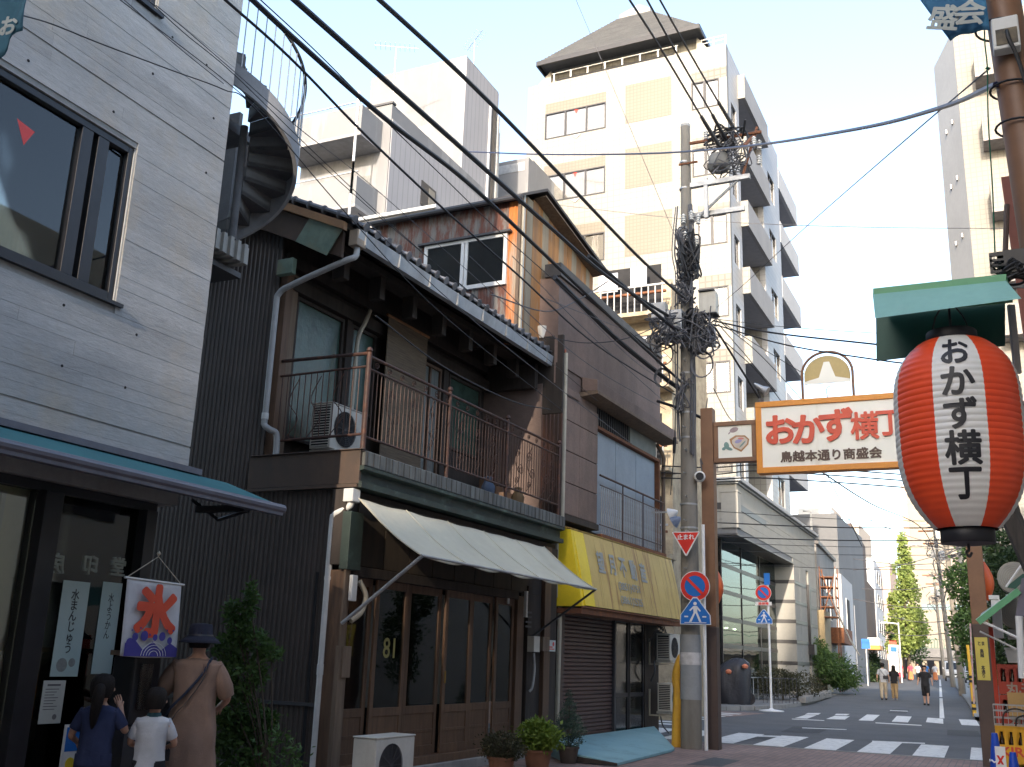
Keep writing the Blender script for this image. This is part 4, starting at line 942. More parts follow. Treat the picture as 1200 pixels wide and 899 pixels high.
# ---- rusty third floor room on the roofs behind
an = thing('rooftop_room', 'rusty corrugated rooftop room with sliding window and gutter behind the tiled roof', 'house', HO)
rustc = mat('rusty_corrugated_sheet', (.20, .185, .17), (.13, .12, .11), sc=3, st=(4, 4, .3), rough=.6, dirt=(.12, .030, .012), dsc=2.4, dst=(2.2, 2.2, .5), dlo=.43, dhi=.54)
rust_sun = mat('sunlit_rust_sheet', (.62, .20, .035), (.36, .11, .03), sc=3, st=(2, 2, .3), rough=.6, dirt=(.42, .36, .28), dsc=1.6, dst=(2, 2, .3), dlo=.5, dhi=.66)  # orange copy of the sheet, sun on the right strip put into colour
ay = 6.42
for (a, b, c, d) in ((-4.9, -3.22, 7.2, 10.15), (-3.22, -1.34, 9.48, 10.15), (-3.22, -1.34, 7.2, 8.42), (-1.34, -1.10, 7.2, 10.15)):
    q = MB(); corrugated(q, (a, ay), (b, ay), c, d, .07, .012); q.build('front_sheet', rust_sun if a > -1.4 else rustc, an, kind='stuff')
q = MB(); q.box(-4.9, -1.14, ay + .02, ay + .1, 7.2, 8.42); q.box(-4.9, -1.14, ay + .02, ay + .1, 9.48, 10.1); q.box(-4.9, -3.22, ay + .02, ay + .1, 8.42, 9.48); q.build('front_backing', M['wood_dark'], an)
f = MB()
for (a, b, c, d) in ((-3.22, -1.34, 9.42, 9.48), (-3.22, -1.34, 8.42, 8.50), (-3.22, -3.15, 8.50, 9.42), (-1.41, -1.34, 8.50, 9.42), (-2.36, -2.29, 8.50, 9.42), (-2.27, -2.21, 8.50, 9.42)):
    f.box(a, b, ay - .06, ay, c, d)
wf = f.build('window', M['white_paint'], an)
P('pane', glass('dark_window_glass', (.3, .33, .35), tr=.5), wf, (-3.15, -2.36, ay - .03, ay - .024, 8.5, 9.42), (-2.21, -1.41, ay - .035, ay - .029, 8.5, 9.42))
P('blind_panel', mat('grey_frosted_blind', (.22, .23, .24), (.16, .165, .17), sc=2), an, (-3.15, -1.41, ay + .05, ay + .07, 8.45, 9.46))
P('window_hood', M['dark_pipe'], an, (-3.35, -1.25, ay - .12, ay, 9.49, 9.53))
# street side of weathered planks
pk = 0; y = ay + .02
random.seed(5)
while y < ay + 3.7:
    w_ = random.uniform(.2, .3)
    P('side_plank', mat('weathered_plank_%d' % (pk % 3), [(.46, .22, .08), (.36, .29, .20), (.26, .14, .07)][pk % 3], [(.30, .14, .05), (.26, .20, .14), (.42, .20, .07)][pk % 3], sc=2, st=(3, 3, .3), rough=.75, bump=.2, dirt=(.40, .36, .30), dsc=1.5, dst=(2, 2, .3), dlo=.6, dhi=.75), an,
      (-1.13, -1.10 + random.uniform(0, .012), y, y + w_ - .008, 7.2, 10.30 + min(.14, (y - ay) * .2) - max(0, (y - ay - .8) * .16)))
    y += w_; pk += 1
P('corner_batten', M['wood_pale'], an, (-1.13, -1.06, ay - .045, ay - .014, 7.3, 10.2)); P('corner_strip', M['white_paint'], an, (-1.10, -1.05, ay + .06, ay + .13, 7.3, 10.3))
P('back_wall', M['wood_dark'], an, (-4.9, -4.8, ay + .1, ay + 3.8, 7.2, 9.9), (-4.8, -1.15, ay + 3.7, ay + 3.8, 7.2, 9.6))
q = MB()
def slab(mb, pts, th): 
    n_ = len(pts); v = [Vector(p) for p in pts] + [Vector(p) + Vector((0, 0, th)) for p in pts]
    mb.add(v, [tuple(range(n_)), tuple(range(n_, 2 * n_))] + [(i, (i + 1) % n_, n_ + (i + 1) % n_, n_ + i) for i in range(n_)])
slab(q, [(-5.1, ay - .15, 10.16), (-.98, ay - .15, 10.16), (-.80, ay + .6, 10.56), (-5.1, ay + .6, 10.56)], .06)
slab(q, [(-5.1, ay + .6, 10.56), (-.80, ay + .6, 10.56), (-.78, ay + 3.9, 10.0), (-5.1, ay + 3.9, 10.0)], .06)
q.build('roof_sheet', mat('dark_roof_sheet', (.07, .06, .055), (.045, .04, .038), sc=2, rough=.6), an)
q = MB(); slab(q, [(-1.1, ay + .62, 10.44), (-.84, ay + .62, 10.46), (-.82, ay + 3.8, 9.92), (-1.1, ay + 3.8, 9.90)], .03); q.build('soffit', M['wood_pale'], an)
q = MB(); q.tube([(-5.1, ay - .17, 10.16), (-.98, ay - .17, 10.14)], .05, 8); q.build('gutter', M['dark_pipe'], an)
q = MB(); q.tube([(-1.04, ay + .02, 10.1), (-1.04, ay + .02, 7.4)], .03, 8); q.build('downpipe', M['pvc_cream'], an)

# the room stands on the roof a little nearer than the party wall
_k = .93
an.scale = (_k, _k, _k)
an.location = CP + (Vector(an.location) - CP) * _k
# ================================================================== BROWN BUILDING WITH YELLOW SIGN
br = thing('brown_building', 'brown rendered two storey corner shop with pale blue boards, closed shutter and bare balcony bars', 'building', BR)
def bb(name, m_, *b, bev=0, parent=None): return P(name, M[m_] if isinstance(m_, str) else m_, parent or br, *b, bev=bev)
bb('wall', 'brown_tile', (-5, -.02, -.30, 5.42, 6.68, 8.34), (-5, -.3, 1.6, 5.42, 2.5, 6.68), (-5, -.05, -.30, 1.55, 6.30, 6.68))
bb('side_wall', 'brown_tile', (-5, -.30, -.32, .0, 2.5, 6.3), (-5, -.3, 5.30, 5.42, 0, 2.5))
# sloping parapet cap
q = MB(); q.add([(-.3, -.34, 8.345), (.03, -.34, 8.345), (.03, 5.46, 8.345), (-.3, 5.46, 8.345), (-.3, -.34, 8.60), (.03, -.34, 8.60), (.03, 5.46, 8.42), (-.3, 5.46, 8.42)], [(0, 1, 2, 3), (4, 5, 6, 7), (0, 1, 5, 4), (1, 2, 6, 5), (2, 3, 7, 6), (3, 0, 4, 7)])
q.build('parapet_cap', M['dark_pipe'], br)
# stone blocks of the projecting pier
zs = [3.98, 4.55, 5.13, 5.70, 6.14]
for i, (a, b) in enumerate(zip(zs, zs[1:])):
    bb('stone_block', 'pink_tile', (-.42, .02, .02, .70, a + .006, b - .006), bev=.008)
    bb('stone_block', 'pink_tile', (-.42, .018, .706, 1.58, a + .006, b - .006), bev=.008)
bb('stone_cap', 'pink_tile', (-.42, .06, -.02, .6, 6.15, 6.28), bev=.01)
bb('pier_top', 'brown_tile', (-.42, -.01, .62, 1.58, 6.146, 6.29)); bb('pier_foot', 'wood_dark', (-.42, .05, .0, 1.6, 3.86, 3.97))
# canopy over window
q = MB(); q.prism([(-.02, 6.42), (.30, 6.40), (.30, 6.62), (-.02, 6.70)], 'y', .84, 5.62); q.build('window_canopy', M['brown_tile'], br, bev=.01)
q = MB(); q.prism([(-.05, 6.30), (.33, 6.34), (.33, 6.395), (-.05, 6.395)], 'y', .80, 5.66); q.build('canopy_edge', M['wood_pale'], br)
bb('vent_recess', 'dark', (-.28, -.2, 1.62, 3.6, 5.92, 6.38))
gm = MB(); gm.box(-.10, -.07, -.012, .012, 5.93, 6.38); gme = gm.mesh('vent_bar', M['dark_pipe'])
for i in range(16): inst('vent_bar', gme, br, (0, 1.68 + i * .12, 0))
bb('blank_panel', mat('grey_green_board', (.24, .25, .22), (.19, .2, .18), sc=2), (-.16, -.08, 3.62, 5.30, 5.94, 6.38))
bb('rail_top', 'rust', (-.2, .0, 1.6, 5.36, 5.86, 5.92))
for a, b in ((1.62, 2.82), (2.84, 4.02), (4.04, 5.24)):
    bb('blue_board', 'blue_panel', (-.14, -.10, a, b, 3.84, 5.85), bev=.003)
bb('jamb', 'rust', (-.2, .0, 5.25, 5.33, 3.8, 5.85))
# balcony bars
pb_ = MB(); pb_.cyl((0, 0, 3.80), (0, 0, 4.74), .010, None, 6); pbe = pb_.mesh('balcony_bar', mat('grey_white_bar', (.42, .43, .44), (.3, .28, .26), sc=9, rough=.5))
for i in range(34): inst('balcony_bar', pbe, br, (.06, 1.70 + i * .107, 0))
q = MB(); q.tube([(.06, 1.62, 4.93), (.06, 5.36, 4.93)], .022, 8); q.tube([(.06, 1.62, 4.74), (.06, 5.36, 4.74)], .012, 6); q.tube([(.06, 1.62, 3.98), (.06, 5.36, 3.98)], .012, 6)
for y in (2.84, 4.04, 5.3): q.tube([(.06, y, 3.8), (.06, y, 4.93)], .014, 6)
q.build('balcony_rail', M['railrust'], br)
bb('balcony_slab', 'rust', (-.3, .12, 1.6, 5.4, 3.72, 3.80))
q = MB(); q.tube([(.06, -.10, 6.9), (.05, -.10, 2.4), (.03, -.10, .1)], .038, 10); q.build('downpipe', M['pvc_cream'], br, smooth=True)
q = MB(); q.tube([(-.5, -.14, 6.98), (.06, -.12, 6.93)], .04, 8); q.build('rain_pipe', mat('terracotta_pipe', (.42, .13, .07)), br, smooth=True)
q = MB(); q.lathe([(.05, 0), (.10, .16), (.10, .22)], 12, (-.35, -.28, 7.18)); q.build('rain_head', M['white_paint'], br, smooth=True)
q = MB(); q.tube(smoothpts([(-.1, 5.38, 6.3), (.05, 5.44, 6.0), (.03, 5.47, 5.6), (.03, 5.47, 3.6)]), .045, 8); q.build('drain_pipe', M['wood_pale'], br, smooth=True)
bb('wall_tap_box', 'pvc', (-.12, .04, -.26, .02, 2.5, 6.9))
# yellow canopy sign
ys = thing('yellow_shop_sign', 'yellow vinyl canopy sign with faded blue letters over the brown shutter', 'sign', BR)
q = MB(); T = (.12, 3.70); Bm = (.50, 2.36)
q.prism([(-.02, 3.70), (.26, 3.66), (.50, 2.36), (-.02, 2.36)], 'y', -.20, -.10, mi=0)
q.build('sign_side', M['yellow'], ys)
A_ = Vector((.26, 0, 3.66)); B_ = Vector((.52, 0, 2.38))
npan = 12; y0 = -.098; y1 = 5.3
for i in range(npan):
    a = y0 + (y1 - y0) * i / npan; b = y0 + (y1 - y0) * (i + 1) / npan
    q = MB()
    mid = (A_ + B_) / 2 + Vector((.012, 0, 0))
    for (p, r_) in ((A_, mid), (mid, B_)):
        q.add([(p.x, a + .002, p.z), (p.x, b - .002, p.z), (r_.x, b - .002, r_.z), (r_.x, a + .002, r_.z), (p.x - .05, a + .002, p.z), (p.x - .05, b - .002, p.z), (r_.x - .05, b - .002, r_.z), (r_.x - .05, a + .002, r_.z)],
              [(0, 1, 2, 3), (0, 1, 5, 4), (3, 2, 6, 7), (0, 3, 7, 4), (1, 2, 6, 5)])
    q.build('vinyl_panel', M['yellow'] if i == 0 else M['yellow_old'], ys)
q = MB(); q.prism([(-.02, 3.71), (.26, 3.67), (.27, 3.69), (-.02, 3.78)], 'y', -.2, 5.32); q.build('sign_top', M['yellow_old'], ys)
q = MB(); q.tube([(.5, -.2, 2.35), (.5, 5.32, 2.35)], .02, 6); q.box(.0, .48, -.18, 5.28, 2.24, 2.33); q.build('sign_frame', M['rust'], ys)
q = MB(); q.prism([(-.02, 3.70), (.26, 3.66), (.50, 2.36), (-.02, 2.36)], 'y', 5.302, 5.33); q.build('sign_side', M['white_paint'], ys)
nrm = Vector((B_.z - A_.z, 0, -(B_.x - A_.x))).normalized() * -1
upv = (A_ - B_).normalized()
def on_sign(y, t): p = A_ + (B_ - A_) * t + nrm * .022; return (p.x, y, p.z)
for i, ch in enumerate('望月不動産'):
    lettering(ch, M['faded_blue'], ys, face_M(on_sign(.92 + i * .56, .36), nrm, upv), .42, .012, .001, .85)
lettering('(3851)4751', M['faded_blue'], ys, face_M(on_sign(2.2, .66), nrm, upv), .20, .004, .001, 1.3)
lettering('(3861)2525', M['faded_blue'], ys, face_M(on_sign(2.2, .86), nrm, upv), .20, .004, .001, 1.3)
# shutter with slats, one by one
sh_ = MB(); sh_.prism([(-.10, .0), (-.075, .012), (-.075, .055), (-.10, .068)], 'y', .26, 2.66); she = sh_.mesh('shutter_slat', M['shutter'])
for i in range(32): inst('shutter_slat', she, br, (0, 0, .03 + i * .0705))
bb('shutter_rail', 'dark_pipe', (-.12, -.02, .20, .26, 0, 2.4), (-.12, -.02, 2.66, 2.74, 0, 2.4)); bb('shutter_box', 'brown_dark', (-.3, -.03, .2, 5.3, 2.27, 2.5))
bb('corner_post', 'brown_dark', (-.2, .0, -.02, .2, 0, 2.4)); 
GB = glass('frosted_shop_glass', (.7, .75, .7), rough=.12, tr=.8)
for a, b in ((2.78, 3.50), (3.56, 4.40)):
    f = win_frame('shop_door', br, a, b, .02, 2.27, .05, [], .045, 'black_metal', x=-.05)
    P('transom', M['black_metal'], f, (-.098, -.052, a + .045, b - .045, .80, .88))
    P('pane', GB, f, (-.078, -.072, a + .045, b - .045, .88, 2.22), (-.078, -.072, a + .045, b - .045, .065, .80))
    P('curtain', mat('pale_green_curtain', (.32, .36, .33), (.25, .30, .27), sc=3, st=(1, 6, .4), rough=.9), br, (-.2, -.18, a, b, 1.6, 2.2)); P('curtain', mat('pale_green_curtain', (.32, .36, .33)), br, (-.2, -.18, a, b, .92, 1.58))
    P('green_tape', mat('green_tape', (.03, .22, .12)), br, (-.179, -.17, a, b, 1.22, 1.27), (-.179, -.17, a, b, 1.72, 1.76)); P('inner_board', mat('olive_board', (.16, .15, .10), (.12, .115, .08)), br, (-.2, -.18, a, b, .06, .80))
bb('end_wall', 'wood_dark', (-.3, -.04, 4.44, 5.30, 0, 2.3)); bb('stone_sill', 'concrete_plain', (-.3, .0, -.1, 5.4, -.01, .02))
ac_unit('air_conditioner', 'upper air conditioner with square grille hung on the brown shop wall', BR, (.30, 4.98, 1.48), 0, .72, .30, .52)
ac_unit('air_conditioner', 'lower air conditioner on pale wall brackets beside the yellow pole guard', BR, (.32, 4.98, .46), 0, .74, .30, .54)
q = MB()
for y in (4.68, 5.3):
    for z in (.44, 1.46):
        q.box(-.04, .52, y - .015, y + .015, z - .03, z - .0); q.box(-.04, -.01, y - .015, y + .015, z, z + .5)
q.build('wall_bracket', M['pvc_cream'], br, kind='stuff')
q = MB()
for k in range(5): q.tube(smoothpts([(.1, 4.55 + k * .16, 2.3), (.2, 4.6 + k * .13, 2.2 - .04 * k), (.12, 4.5 + k * .1, 2.06), (.0, 4.6 + k * .1, 1.9 - .1 * k)]), .014, 5)
q.tube(smoothpts([(.1, 4.6, 1.5), (.15, 4.5, 1.3), (.05, 4.55, 1.1)]), .02, 6); q.tube(smoothpts([(.1, 5.0, .4), (.12, 5.1, .2), (.2, 5.25, .05)]), .016, 6)
q.build('refrigerant_hose', M['dark_pipe'], br, kind='stuff')
# pale blue ramp lying before the shop
rp = thing('blue_ramp', 'pale blue painted wooden ramp sloping from the brown shop to the pavement', 'ramp', W0, (0, 0, 0))
q = MB(); a = [Vector((-6.83, 16.0, .20)), Vector((-6.66, 21.4, .20)), Vector((-5.3, 18.2, .06)), Vector((-5.25, 17.8, .05)), Vector((-5.2, 14.9, .05)), Vector((-6.1, 14.95, .16))]
q.add([tuple(p) for p in a] + [(p.x, p.y, .014) for p in a], [(0, 1, 2, 3, 4, 5), (6, 7, 8, 9, 10, 11)] + [(i, (i + 1) % 6, 6 + (i + 1) % 6, 6 + i) for i in range(6)])
q.build('ramp_board', M['blue_ramp'], rp)
q = MB(); q.add([(-5.93, 14.9, .02), (-5.18, 14.86, .02), (-5.18, 14.86, .055), (-5.93, 14.9, .11)], [(0, 1, 2, 3)]); q.build('ramp_edge', M['wood_dark'], rp)

# ================================================================== UTILITY POLE AND ITS GEAR
PX, PY = -5.2, 18.95
up = thing('utility_pole', 'tall concrete utility pole with transformers and tangled cables before the brown shop', 'utility pole', W0, (PX, PY, 0))
q = MB(); q.cyl((0, 0, 0), (.02, 0, 12.45), .192, .098, 24); q.build('pole_shaft', M['pole'], up, smooth=True)
q = MB(); q.lathe([(.10, 0), (.105, .02), (.10, .06), (.0, .075)], 16, (.02, 0, 12.45)); q.build('pole_cap', M['pvc'], up, smooth=True)
q = MB(); q.cyl((0, 0, .85), (0, 0, 2.0), .196, .190, 24, cap=False); q.build('grey_sleeve', mat('grey_poster_guard', (.30, .31, .32), (.25, .26, .27), sc=3, rough=.6), up, smooth=True)
q = MB(); q.cyl((0, 0, 1.46), (0, 0, 1.68), .199, .198, 24, cap=False); q.build('torn_paper', mat('torn_white_paper', (.62, .60, .60), (.42, .41, .40), sc=9), up)
q = MB()
for z in (.95, 1.3, 1.72, 3.95, 4.4, 5.7, 6.2, 7.0, 7.55, 8.0, 8.9, 9.3, 10.1, 11.0, 11.6):
    r_ = .192 - z * .0074; q.cyl((0, 0, z), (0, 0, z + .035), r_ + .008, r_ + .008, 20)
q.build('steel_band', M['galv'], up, kind='stuff')
q = MB()
for i in range(17):
    z = 2.3 + i * .45; s = 1 if i % 2 else -1
    q.cyl((0, -.1, z), (.02 * s, -.30, z), .010, None, 6)
q.build('climbing_bolt', M['galv'], up, kind='stuff')
q = MB()
for (x, z) in ((-.5, 8.36), (-.20, 8.1)): pass
def gbox(name, m_, x, y, z, sx_, sy_, sz_): return P(name, M[m_] if isinstance(m_, str) else m_, up, (x - sx_ / 2, x + sx_ / 2, y - sy_ / 2, y + sy_ / 2, z - sz_ / 2, z + sz_ / 2), bev=.012)
gbox('terminal_box', 'galv', -.50, -.2, 8.30, .30, .22, .36); gbox('terminal_box', 'galv', -.22, -.3, 7.95, .46, .22, .60)
gbox('switch_box', mat('pale_beige_box', (.50, .48, .42), (.42, .40, .35), sc=3, rough=.5, dirt=(.28, .25, .2), dsc=2), .52, -.25, 8.34, .34, .26, .44); gbox('box_base', 'black_metal', .52, -.25, 8.10, .38, .30, .03)
gbox('terminal_box', 'galv', .34, .2, 7.82, .36, .2, .40)
q = MB(); q.box(.35, .66, -.42, -.06, 8.57, 8.60); q.build('box_lid', M['dark_pipe'], up)
# transformer drum
q = MB(); q.lathe([(.0, 0), (.18, .02), (.22, .08), (.23, .12), (.23, .30), (.20, .35), (.0, .38)], 20, (.72, .05, 11.32)); q.build('transformer', mat('grey_transformer', (.22, .215, .20), (.15, .15, .14), sc=3, rough=.5), up, smooth=True)
q = MB(); q.box(.08, 1.35, -.05, .05, 11.02, 11.12); q.box(.08, 1.2, .09, .17, 10.4, 10.5); q.tube([(.10, 0, 10.2), (1.1, .0, 11.03)], .03, 6); q.box(.40, .48, -.04, .04, 10.3, 11.2); q.build('bracket_arm', M['galv'], up)
q = MB(); q.tube([(.1, 0, 12.05), (1.6, .05, 12.05)], .035, 6); q.tube([(1.35, -.5, 11.5), (1.42, .5, 12.3)], .035, 6); q.tube([(1.2, 0, 11.1), (1.5, .1, 12.2)], .03, 6); q.tube([(-.1, -.1, 11.55), (.3, -.1, 11.55)], .025, 6)
q.build('rusty_crossarm', M['rust'], up)
def insulator(x, y, z, s=1.0, up_=1):
    qq = MB(); pr = []
    for k in range(4): pr += [(.022, k * .05), (.05, k * .05 + .012), (.05, k * .05 + .025), (.022, k * .05 + .037)]
    qq.lathe([(a * s, b * s) for a, b in pr] + [(.02 * s, .21 * s)], 10, (x, y, z)); return qq.build('insulator', M['insul'], up, smooth=True)
for x, y, z in ((.02, -.22, 10.15), (.18, -.22, 10.2), (.32, -.2, 10.1), (.06, -.24, 9.75), (.27, -.2, 9.6), (1.52, .1, 11.35), (1.5, -.25, 11.6), (1.5, .3, 11.8), (.75, -.1, 11.82), (.9, .1, 11.82), (.45, .05, 12.1)): insulator(x, y, z)
q = MB(); random.seed(11)
def loopc(p, s, n_=7, r_=.013, zs=1):
    p = Vector(p); pts = [p + Vector((random.uniform(-s, s), random.uniform(-s * .6, s * .6), random.uniform(-s, s) * zs)) for _ in range(n_)]
    q.tube(smoothpts(pts, 5), r_, 5)
for _ in range(16): loopc((.02, -.2, 9.7), .17, 6, .016, 2.2)
for _ in range(9): loopc((.0, -.22, 8.7), .22, 6, .014, 1.5)
for _ in range(16): loopc((-.25, -.35, 7.85), .45, 7, .014)
for _ in range(14): loopc((.35, -.25, 7.8), .36, 7, .014, 1.4)
for _ in range(10): loopc((.95, .0, 11.6), .5, 7, .012, .9)
for _ in range(5): loopc((.0, -.2, 6.6), .2, 6, .012, 2)
# coils of spare cable
for (x, z, r_) in ((-.38, 7.38, .17), (.42, 7.42, .16), (-.42, 6.9, .14), (.38, 7.1, .20)):
    for k in range(3):
        q.tube([(x + (r_ + .012 * k) * math.cos(t / 8 * PI), -.28 - .02 * k, z + (r_ * 1.25 + .01 * k) * math.sin(t / 8 * PI)) for t in range(17)], .010, 5)
# long runs down the shaft
for dx, r_ in ((-.13, .018), (.14, .022), (.17, .014), (-.17, .013), (.10, .016)):
    z1 = random.uniform(6, 8); q.tube(smoothpts([(dx, -.12, 10.6), (dx * 1.4, -.18, 9.6), (dx, -.16, 9), (dx * 1.2, -.15, z1), (dx * .9, -.16, 5.5 - dx)]), r_, 6)
q.build('cable_tangle', M['cable_grey'], up, smooth=True, kind='stuff')
q = MB()
for _ in range(14): loopc((.15, -.25, 9.4), .22, 6, .02, 2.6)
for _ in range(6): loopc((.9, -.05, 12.0), .45, 6, .022, .6)
for _ in range(6): loopc((.0, -.25, 8.0), .3, 6, .02, 1.0)
q.build('cable_tangle', M['cable'], up, smooth=True, kind='stuff')
# spiral wrapped lashing
q = MB(); q.tube([(.19 * math.cos(t * .9) , .19 * math.sin(t * .9), 8.6 + t * .03) for t in range(34)], .02, 6); q.build('wrapped_cable', M['cable_grey'], up, smooth=True)
# camera-like round lamp + small lamps on the gate post are built with the gate
yg = thing('pole_guard', 'yellow plastic cable guard curving up beside the utility pole', 'cable guard', W0, (PX - .30, PY + .12, 0))
gp = smoothpts([(-.02, 0, 0.0), (-.0, 0, .5), (.02, 0, .95), (.0, -.02, 1.25), (.08, -.02, 1.55), (.14, 0, 1.62)])
q = MB(); q.tube(gp, [.088 - .03 * (i / len(gp)) ** 3 for i in range(len(gp))], 12); q.build('guard_tube', M['guard_yellow'], yg, smooth=True)
q = MB(); q.tube([(.10, -.06, 1.35), (.115, -.05, .62)], .02, 6); q.build('green_strap', mat('olive_strap', (.25, .26, .07)), yg)
# ================================================================== GATE SIGN OVER THE STREET
GY = 19.15
gt = thing('street_gate_sign', 'orange framed cream gate sign with red letters on a brown post over the street', 'sign', W0, (0, GY, 0))
P('gate_post', M['brown_steel'], gt, (-4.97, -4.73, -.12, .12, 2.15, 6.32), bev=.01)
P('gate_post', M['brown_dark'], gt, (-4.975, -4.725, -.125, .125, 0, 2.15), bev=.01)
P('gate_post', M['brown_steel'], gt, (-.42, -.16, .32, .58, 2.30, 6.3), bev=.01)
P('gate_post', M['brown_dark'], gt, (-.425, -.155, .315, .585, 0, 2.30), bev=.01)
def framed(parent, x0, x1, z0, z1, fr, d, mf, face):
    P('sign_frame', mf, parent, (x0, x1, -d, d, z1 - fr, z1), (x0, x1, -d, d, z0, z0 + fr), (x0, x0 + fr, -d, d, z0 + fr, z1 - fr), (x1 - fr, x1, -d, d, z0 + fr, z1 - fr), bev=.008)
    return P('sign_face', face, parent, (x0 + fr, x1 - fr, -d + .03, d - .03, z0 + fr, z1 - fr))
f1 = framed(gt, -3.90, -1.20, 4.98, 6.36, .11, .13, M['orange'], M['sign_white'])
f2 = framed(gt, -4.725, -3.905, 5.23, 6.03, .085, .09, M['brown_steel'], M['sign_white'])
f3 = framed(gt, -1.195, -.42, 5.23, 6.03, .085, .09, M['brown_steel'], M['sign_white'])
yf = -.101
for i, (ch, s, dz) in enumerate((('お', .62, 0), ('か', .62, -.02), ('ず', .66, .03), ('横', .54, -.02), ('丁', .54, 0))):
    x = (-3.43, -2.93, -2.43, -1.93, -1.50)[i]
    o = lettering(ch, M['red_letter'], gt, face_M((x, yf - .02, 5.80 + dz), (0, -1, 0)), s, .022 if i < 3 else .012, .012, 1.0 if i < 3 else .92)
lettering('鳥越本通り商盛会', M['brown_letter'], gt, face_M((-2.56, yf - .008, 5.275), (0, -1, 0)), .215, .007, .006, 1.05)
# food picture on the small panel
q = MB(); yy = -.064
def blob(pts, y, mi): q.add([(p[0], y, p[1]) for p in pts], [tuple(range(len(pts)))], mi)
def ell(cx_, cz_, a, b, rot=0, n_=20): return [(cx_ + a * math.cos(t * 2 * PI / n_) * math.cos(rot) - b * math.sin(t * 2 * PI / n_) * math.sin(rot), cz_ + a * math.cos(t * 2 * PI / n_) * math.sin(rot) + b * math.sin(t * 2 * PI / n_) * math.cos(rot)) for t in range(n_)]
blob([(-4.42, 5.68), (-4.30, 5.75), (-4.12, 5.74), (-4.04, 5.66), (-4.06, 5.56), (-4.2, 5.42), (-4.34, 5.50), (-4.40, 5.60)], yy - .002, 0)
blob([(-4.37, 5.66), (-4.28, 5.72), (-4.13, 5.71), (-4.07, 5.65), (-4.09, 5.57), (-4.2, 5.46), (-4.32, 5.52), (-4.37, 5.60)], yy - .004, 1)
blob(ell(-4.25, 5.63, .07, .035, .3), yy - .006, 2); blob(ell(-4.2, 5.68, .06, .02, -.1), yy - .008, 3); blob(ell(-4.17, 5.57, .09, .015, .8), yy - .006, 4)
blob(ell(-4.33, 5.86, .085, .05, .3), yy - .002, 5); blob(ell(-4.42, 5.80, .03, .012, .8), yy - .004, 5)
blob(ell(-4.48, 5.56, .05, .07, .2), yy - .002, 4); blob(ell(-4.44, 5.50, .08, .03, -.4), yy - .004, 4); blob(ell(-4.53, 5.50, .04, .03, .4), yy - .006, 4)
q.build('food_picture', [mat('tan_paint', (.45, .25, .12), fine=0), mat('pale_paint', (.70, .62, .52), fine=0), mat('lilac_paint', (.38, .36, .60), fine=0), mat('rose_paint', (.65, .25, .22), fine=0), mat('sage_paint', (.22, .36, .33), fine=0), mat('mauve_paint', (.42, .33, .34), fine=0)], f2)
# arch on top
q = MB(); ax_, az = -2.56, 6.36
q.tube([(ax_ - .46, 0, az)] + [(ax_ + .46 * math.cos(PI - t * PI / 16), 0, az + .50 + .42 * math.sin(t * PI / 16)) for t in range(17)] + [(ax_ + .46, 0, az)], .026, 8)
q.build('arch_tube', M['brown_steel'], gt, smooth=True)
q = MB(); pts = [(ax_ + .42 * math.cos(PI - t * PI / 16), az + .46 + .38 * math.sin(t * PI / 16)) for t in range(17)]
q.prism(pts + [(ax_ + .42, az + .36), (ax_ + .16, az + .40), (ax_ + .10, az + .55), (ax_ + .05, az + .72), (ax_ - .05, az + .72), (ax_ - .10, az + .55), (ax_ - .16, az + .40), (ax_ - .42, az + .36)], 'y', -.012, .012)
q.build('arch_panel', mat('tan_arch_panel', (.52, .40, .18), (.46, .36, .17), sc=2), gt)
q = MB(); q.add([(ax_ - .40, -.013, az + .36), (ax_ - .15, -.013, az + .42), (ax_ - .05, -.013, az + .72), (ax_ + .05, -.013, az + .72), (ax_ + .15, -.013, az + .42), (ax_ + .40, -.013, az + .36), (ax_, -.013, az + .30)], [tuple(range(7))]); q.prism([(ax_ - .42, az + .30), (ax_ + .42, az + .30), (ax_ + .42, az + .36), (ax_ - .42, az + .36)], 'y', -.01, .01); q.build('arch_motif', M['sign_white'], gt)
q = MB(); q.tube(smoothpts([(ax_, 0, az), (ax_ - .02, -.05, az + .16), (ax_ + .06, -.12, az + .22)]), .008, 5); q.build('lamp_stalk', M['dark_pipe'], gt)
# spot lamp on the left end
q = MB(); q.lathe([(.03, 0), (.045, .08), (.05, .16), (.095, .28), (.10, .30)], 14); o = q.build('spot_lamp', M['galv'], gt, smooth=True)
o.matrix_local = Matrix.Translation((-3.90, -.15, 6.72)) @ Matrix.Rotation(R(125), 4, 'Y')
q = MB(); q.box(-3.85, -3.75, -.1, .0, 6.36, 6.44); q.tube([(-3.8, -.05, 6.42), (-3.84, -.12, 6.62)], .02, 6); q.build('lamp_base', M['dark_pipe'], gt)
# round camera on the post
q = MB(); q.lathe([(.09, 0), (.105, .05), (.105, .16), (.09, .18)], 18); o = q.build('camera_housing', M['white_sign'], gt, smooth=True); o.matrix_local = face_M((-4.97, -.22, 4.94), (.25, -1, -.1))
q = MB(); q.cyl((0, 0, .181), (0, 0, .20), .075, None, 16); o = q.build('camera_lens', M['ink'], gt); o.matrix_local = face_M((-4.97, -.22, 4.94), (.25, -1, -.1))
q = MB(); q.tube(smoothpts([(-4.93, -.14, 5.2), (-4.96, -.2, 5.3), (-4.94, -.17, 5.05)]), .012, 6); q.tube([(-4.86, -.1, 6.32), (-4.82, -.12, 6.52)], .012, 6); q.build('camera_cable', M['cable_grey'], gt)
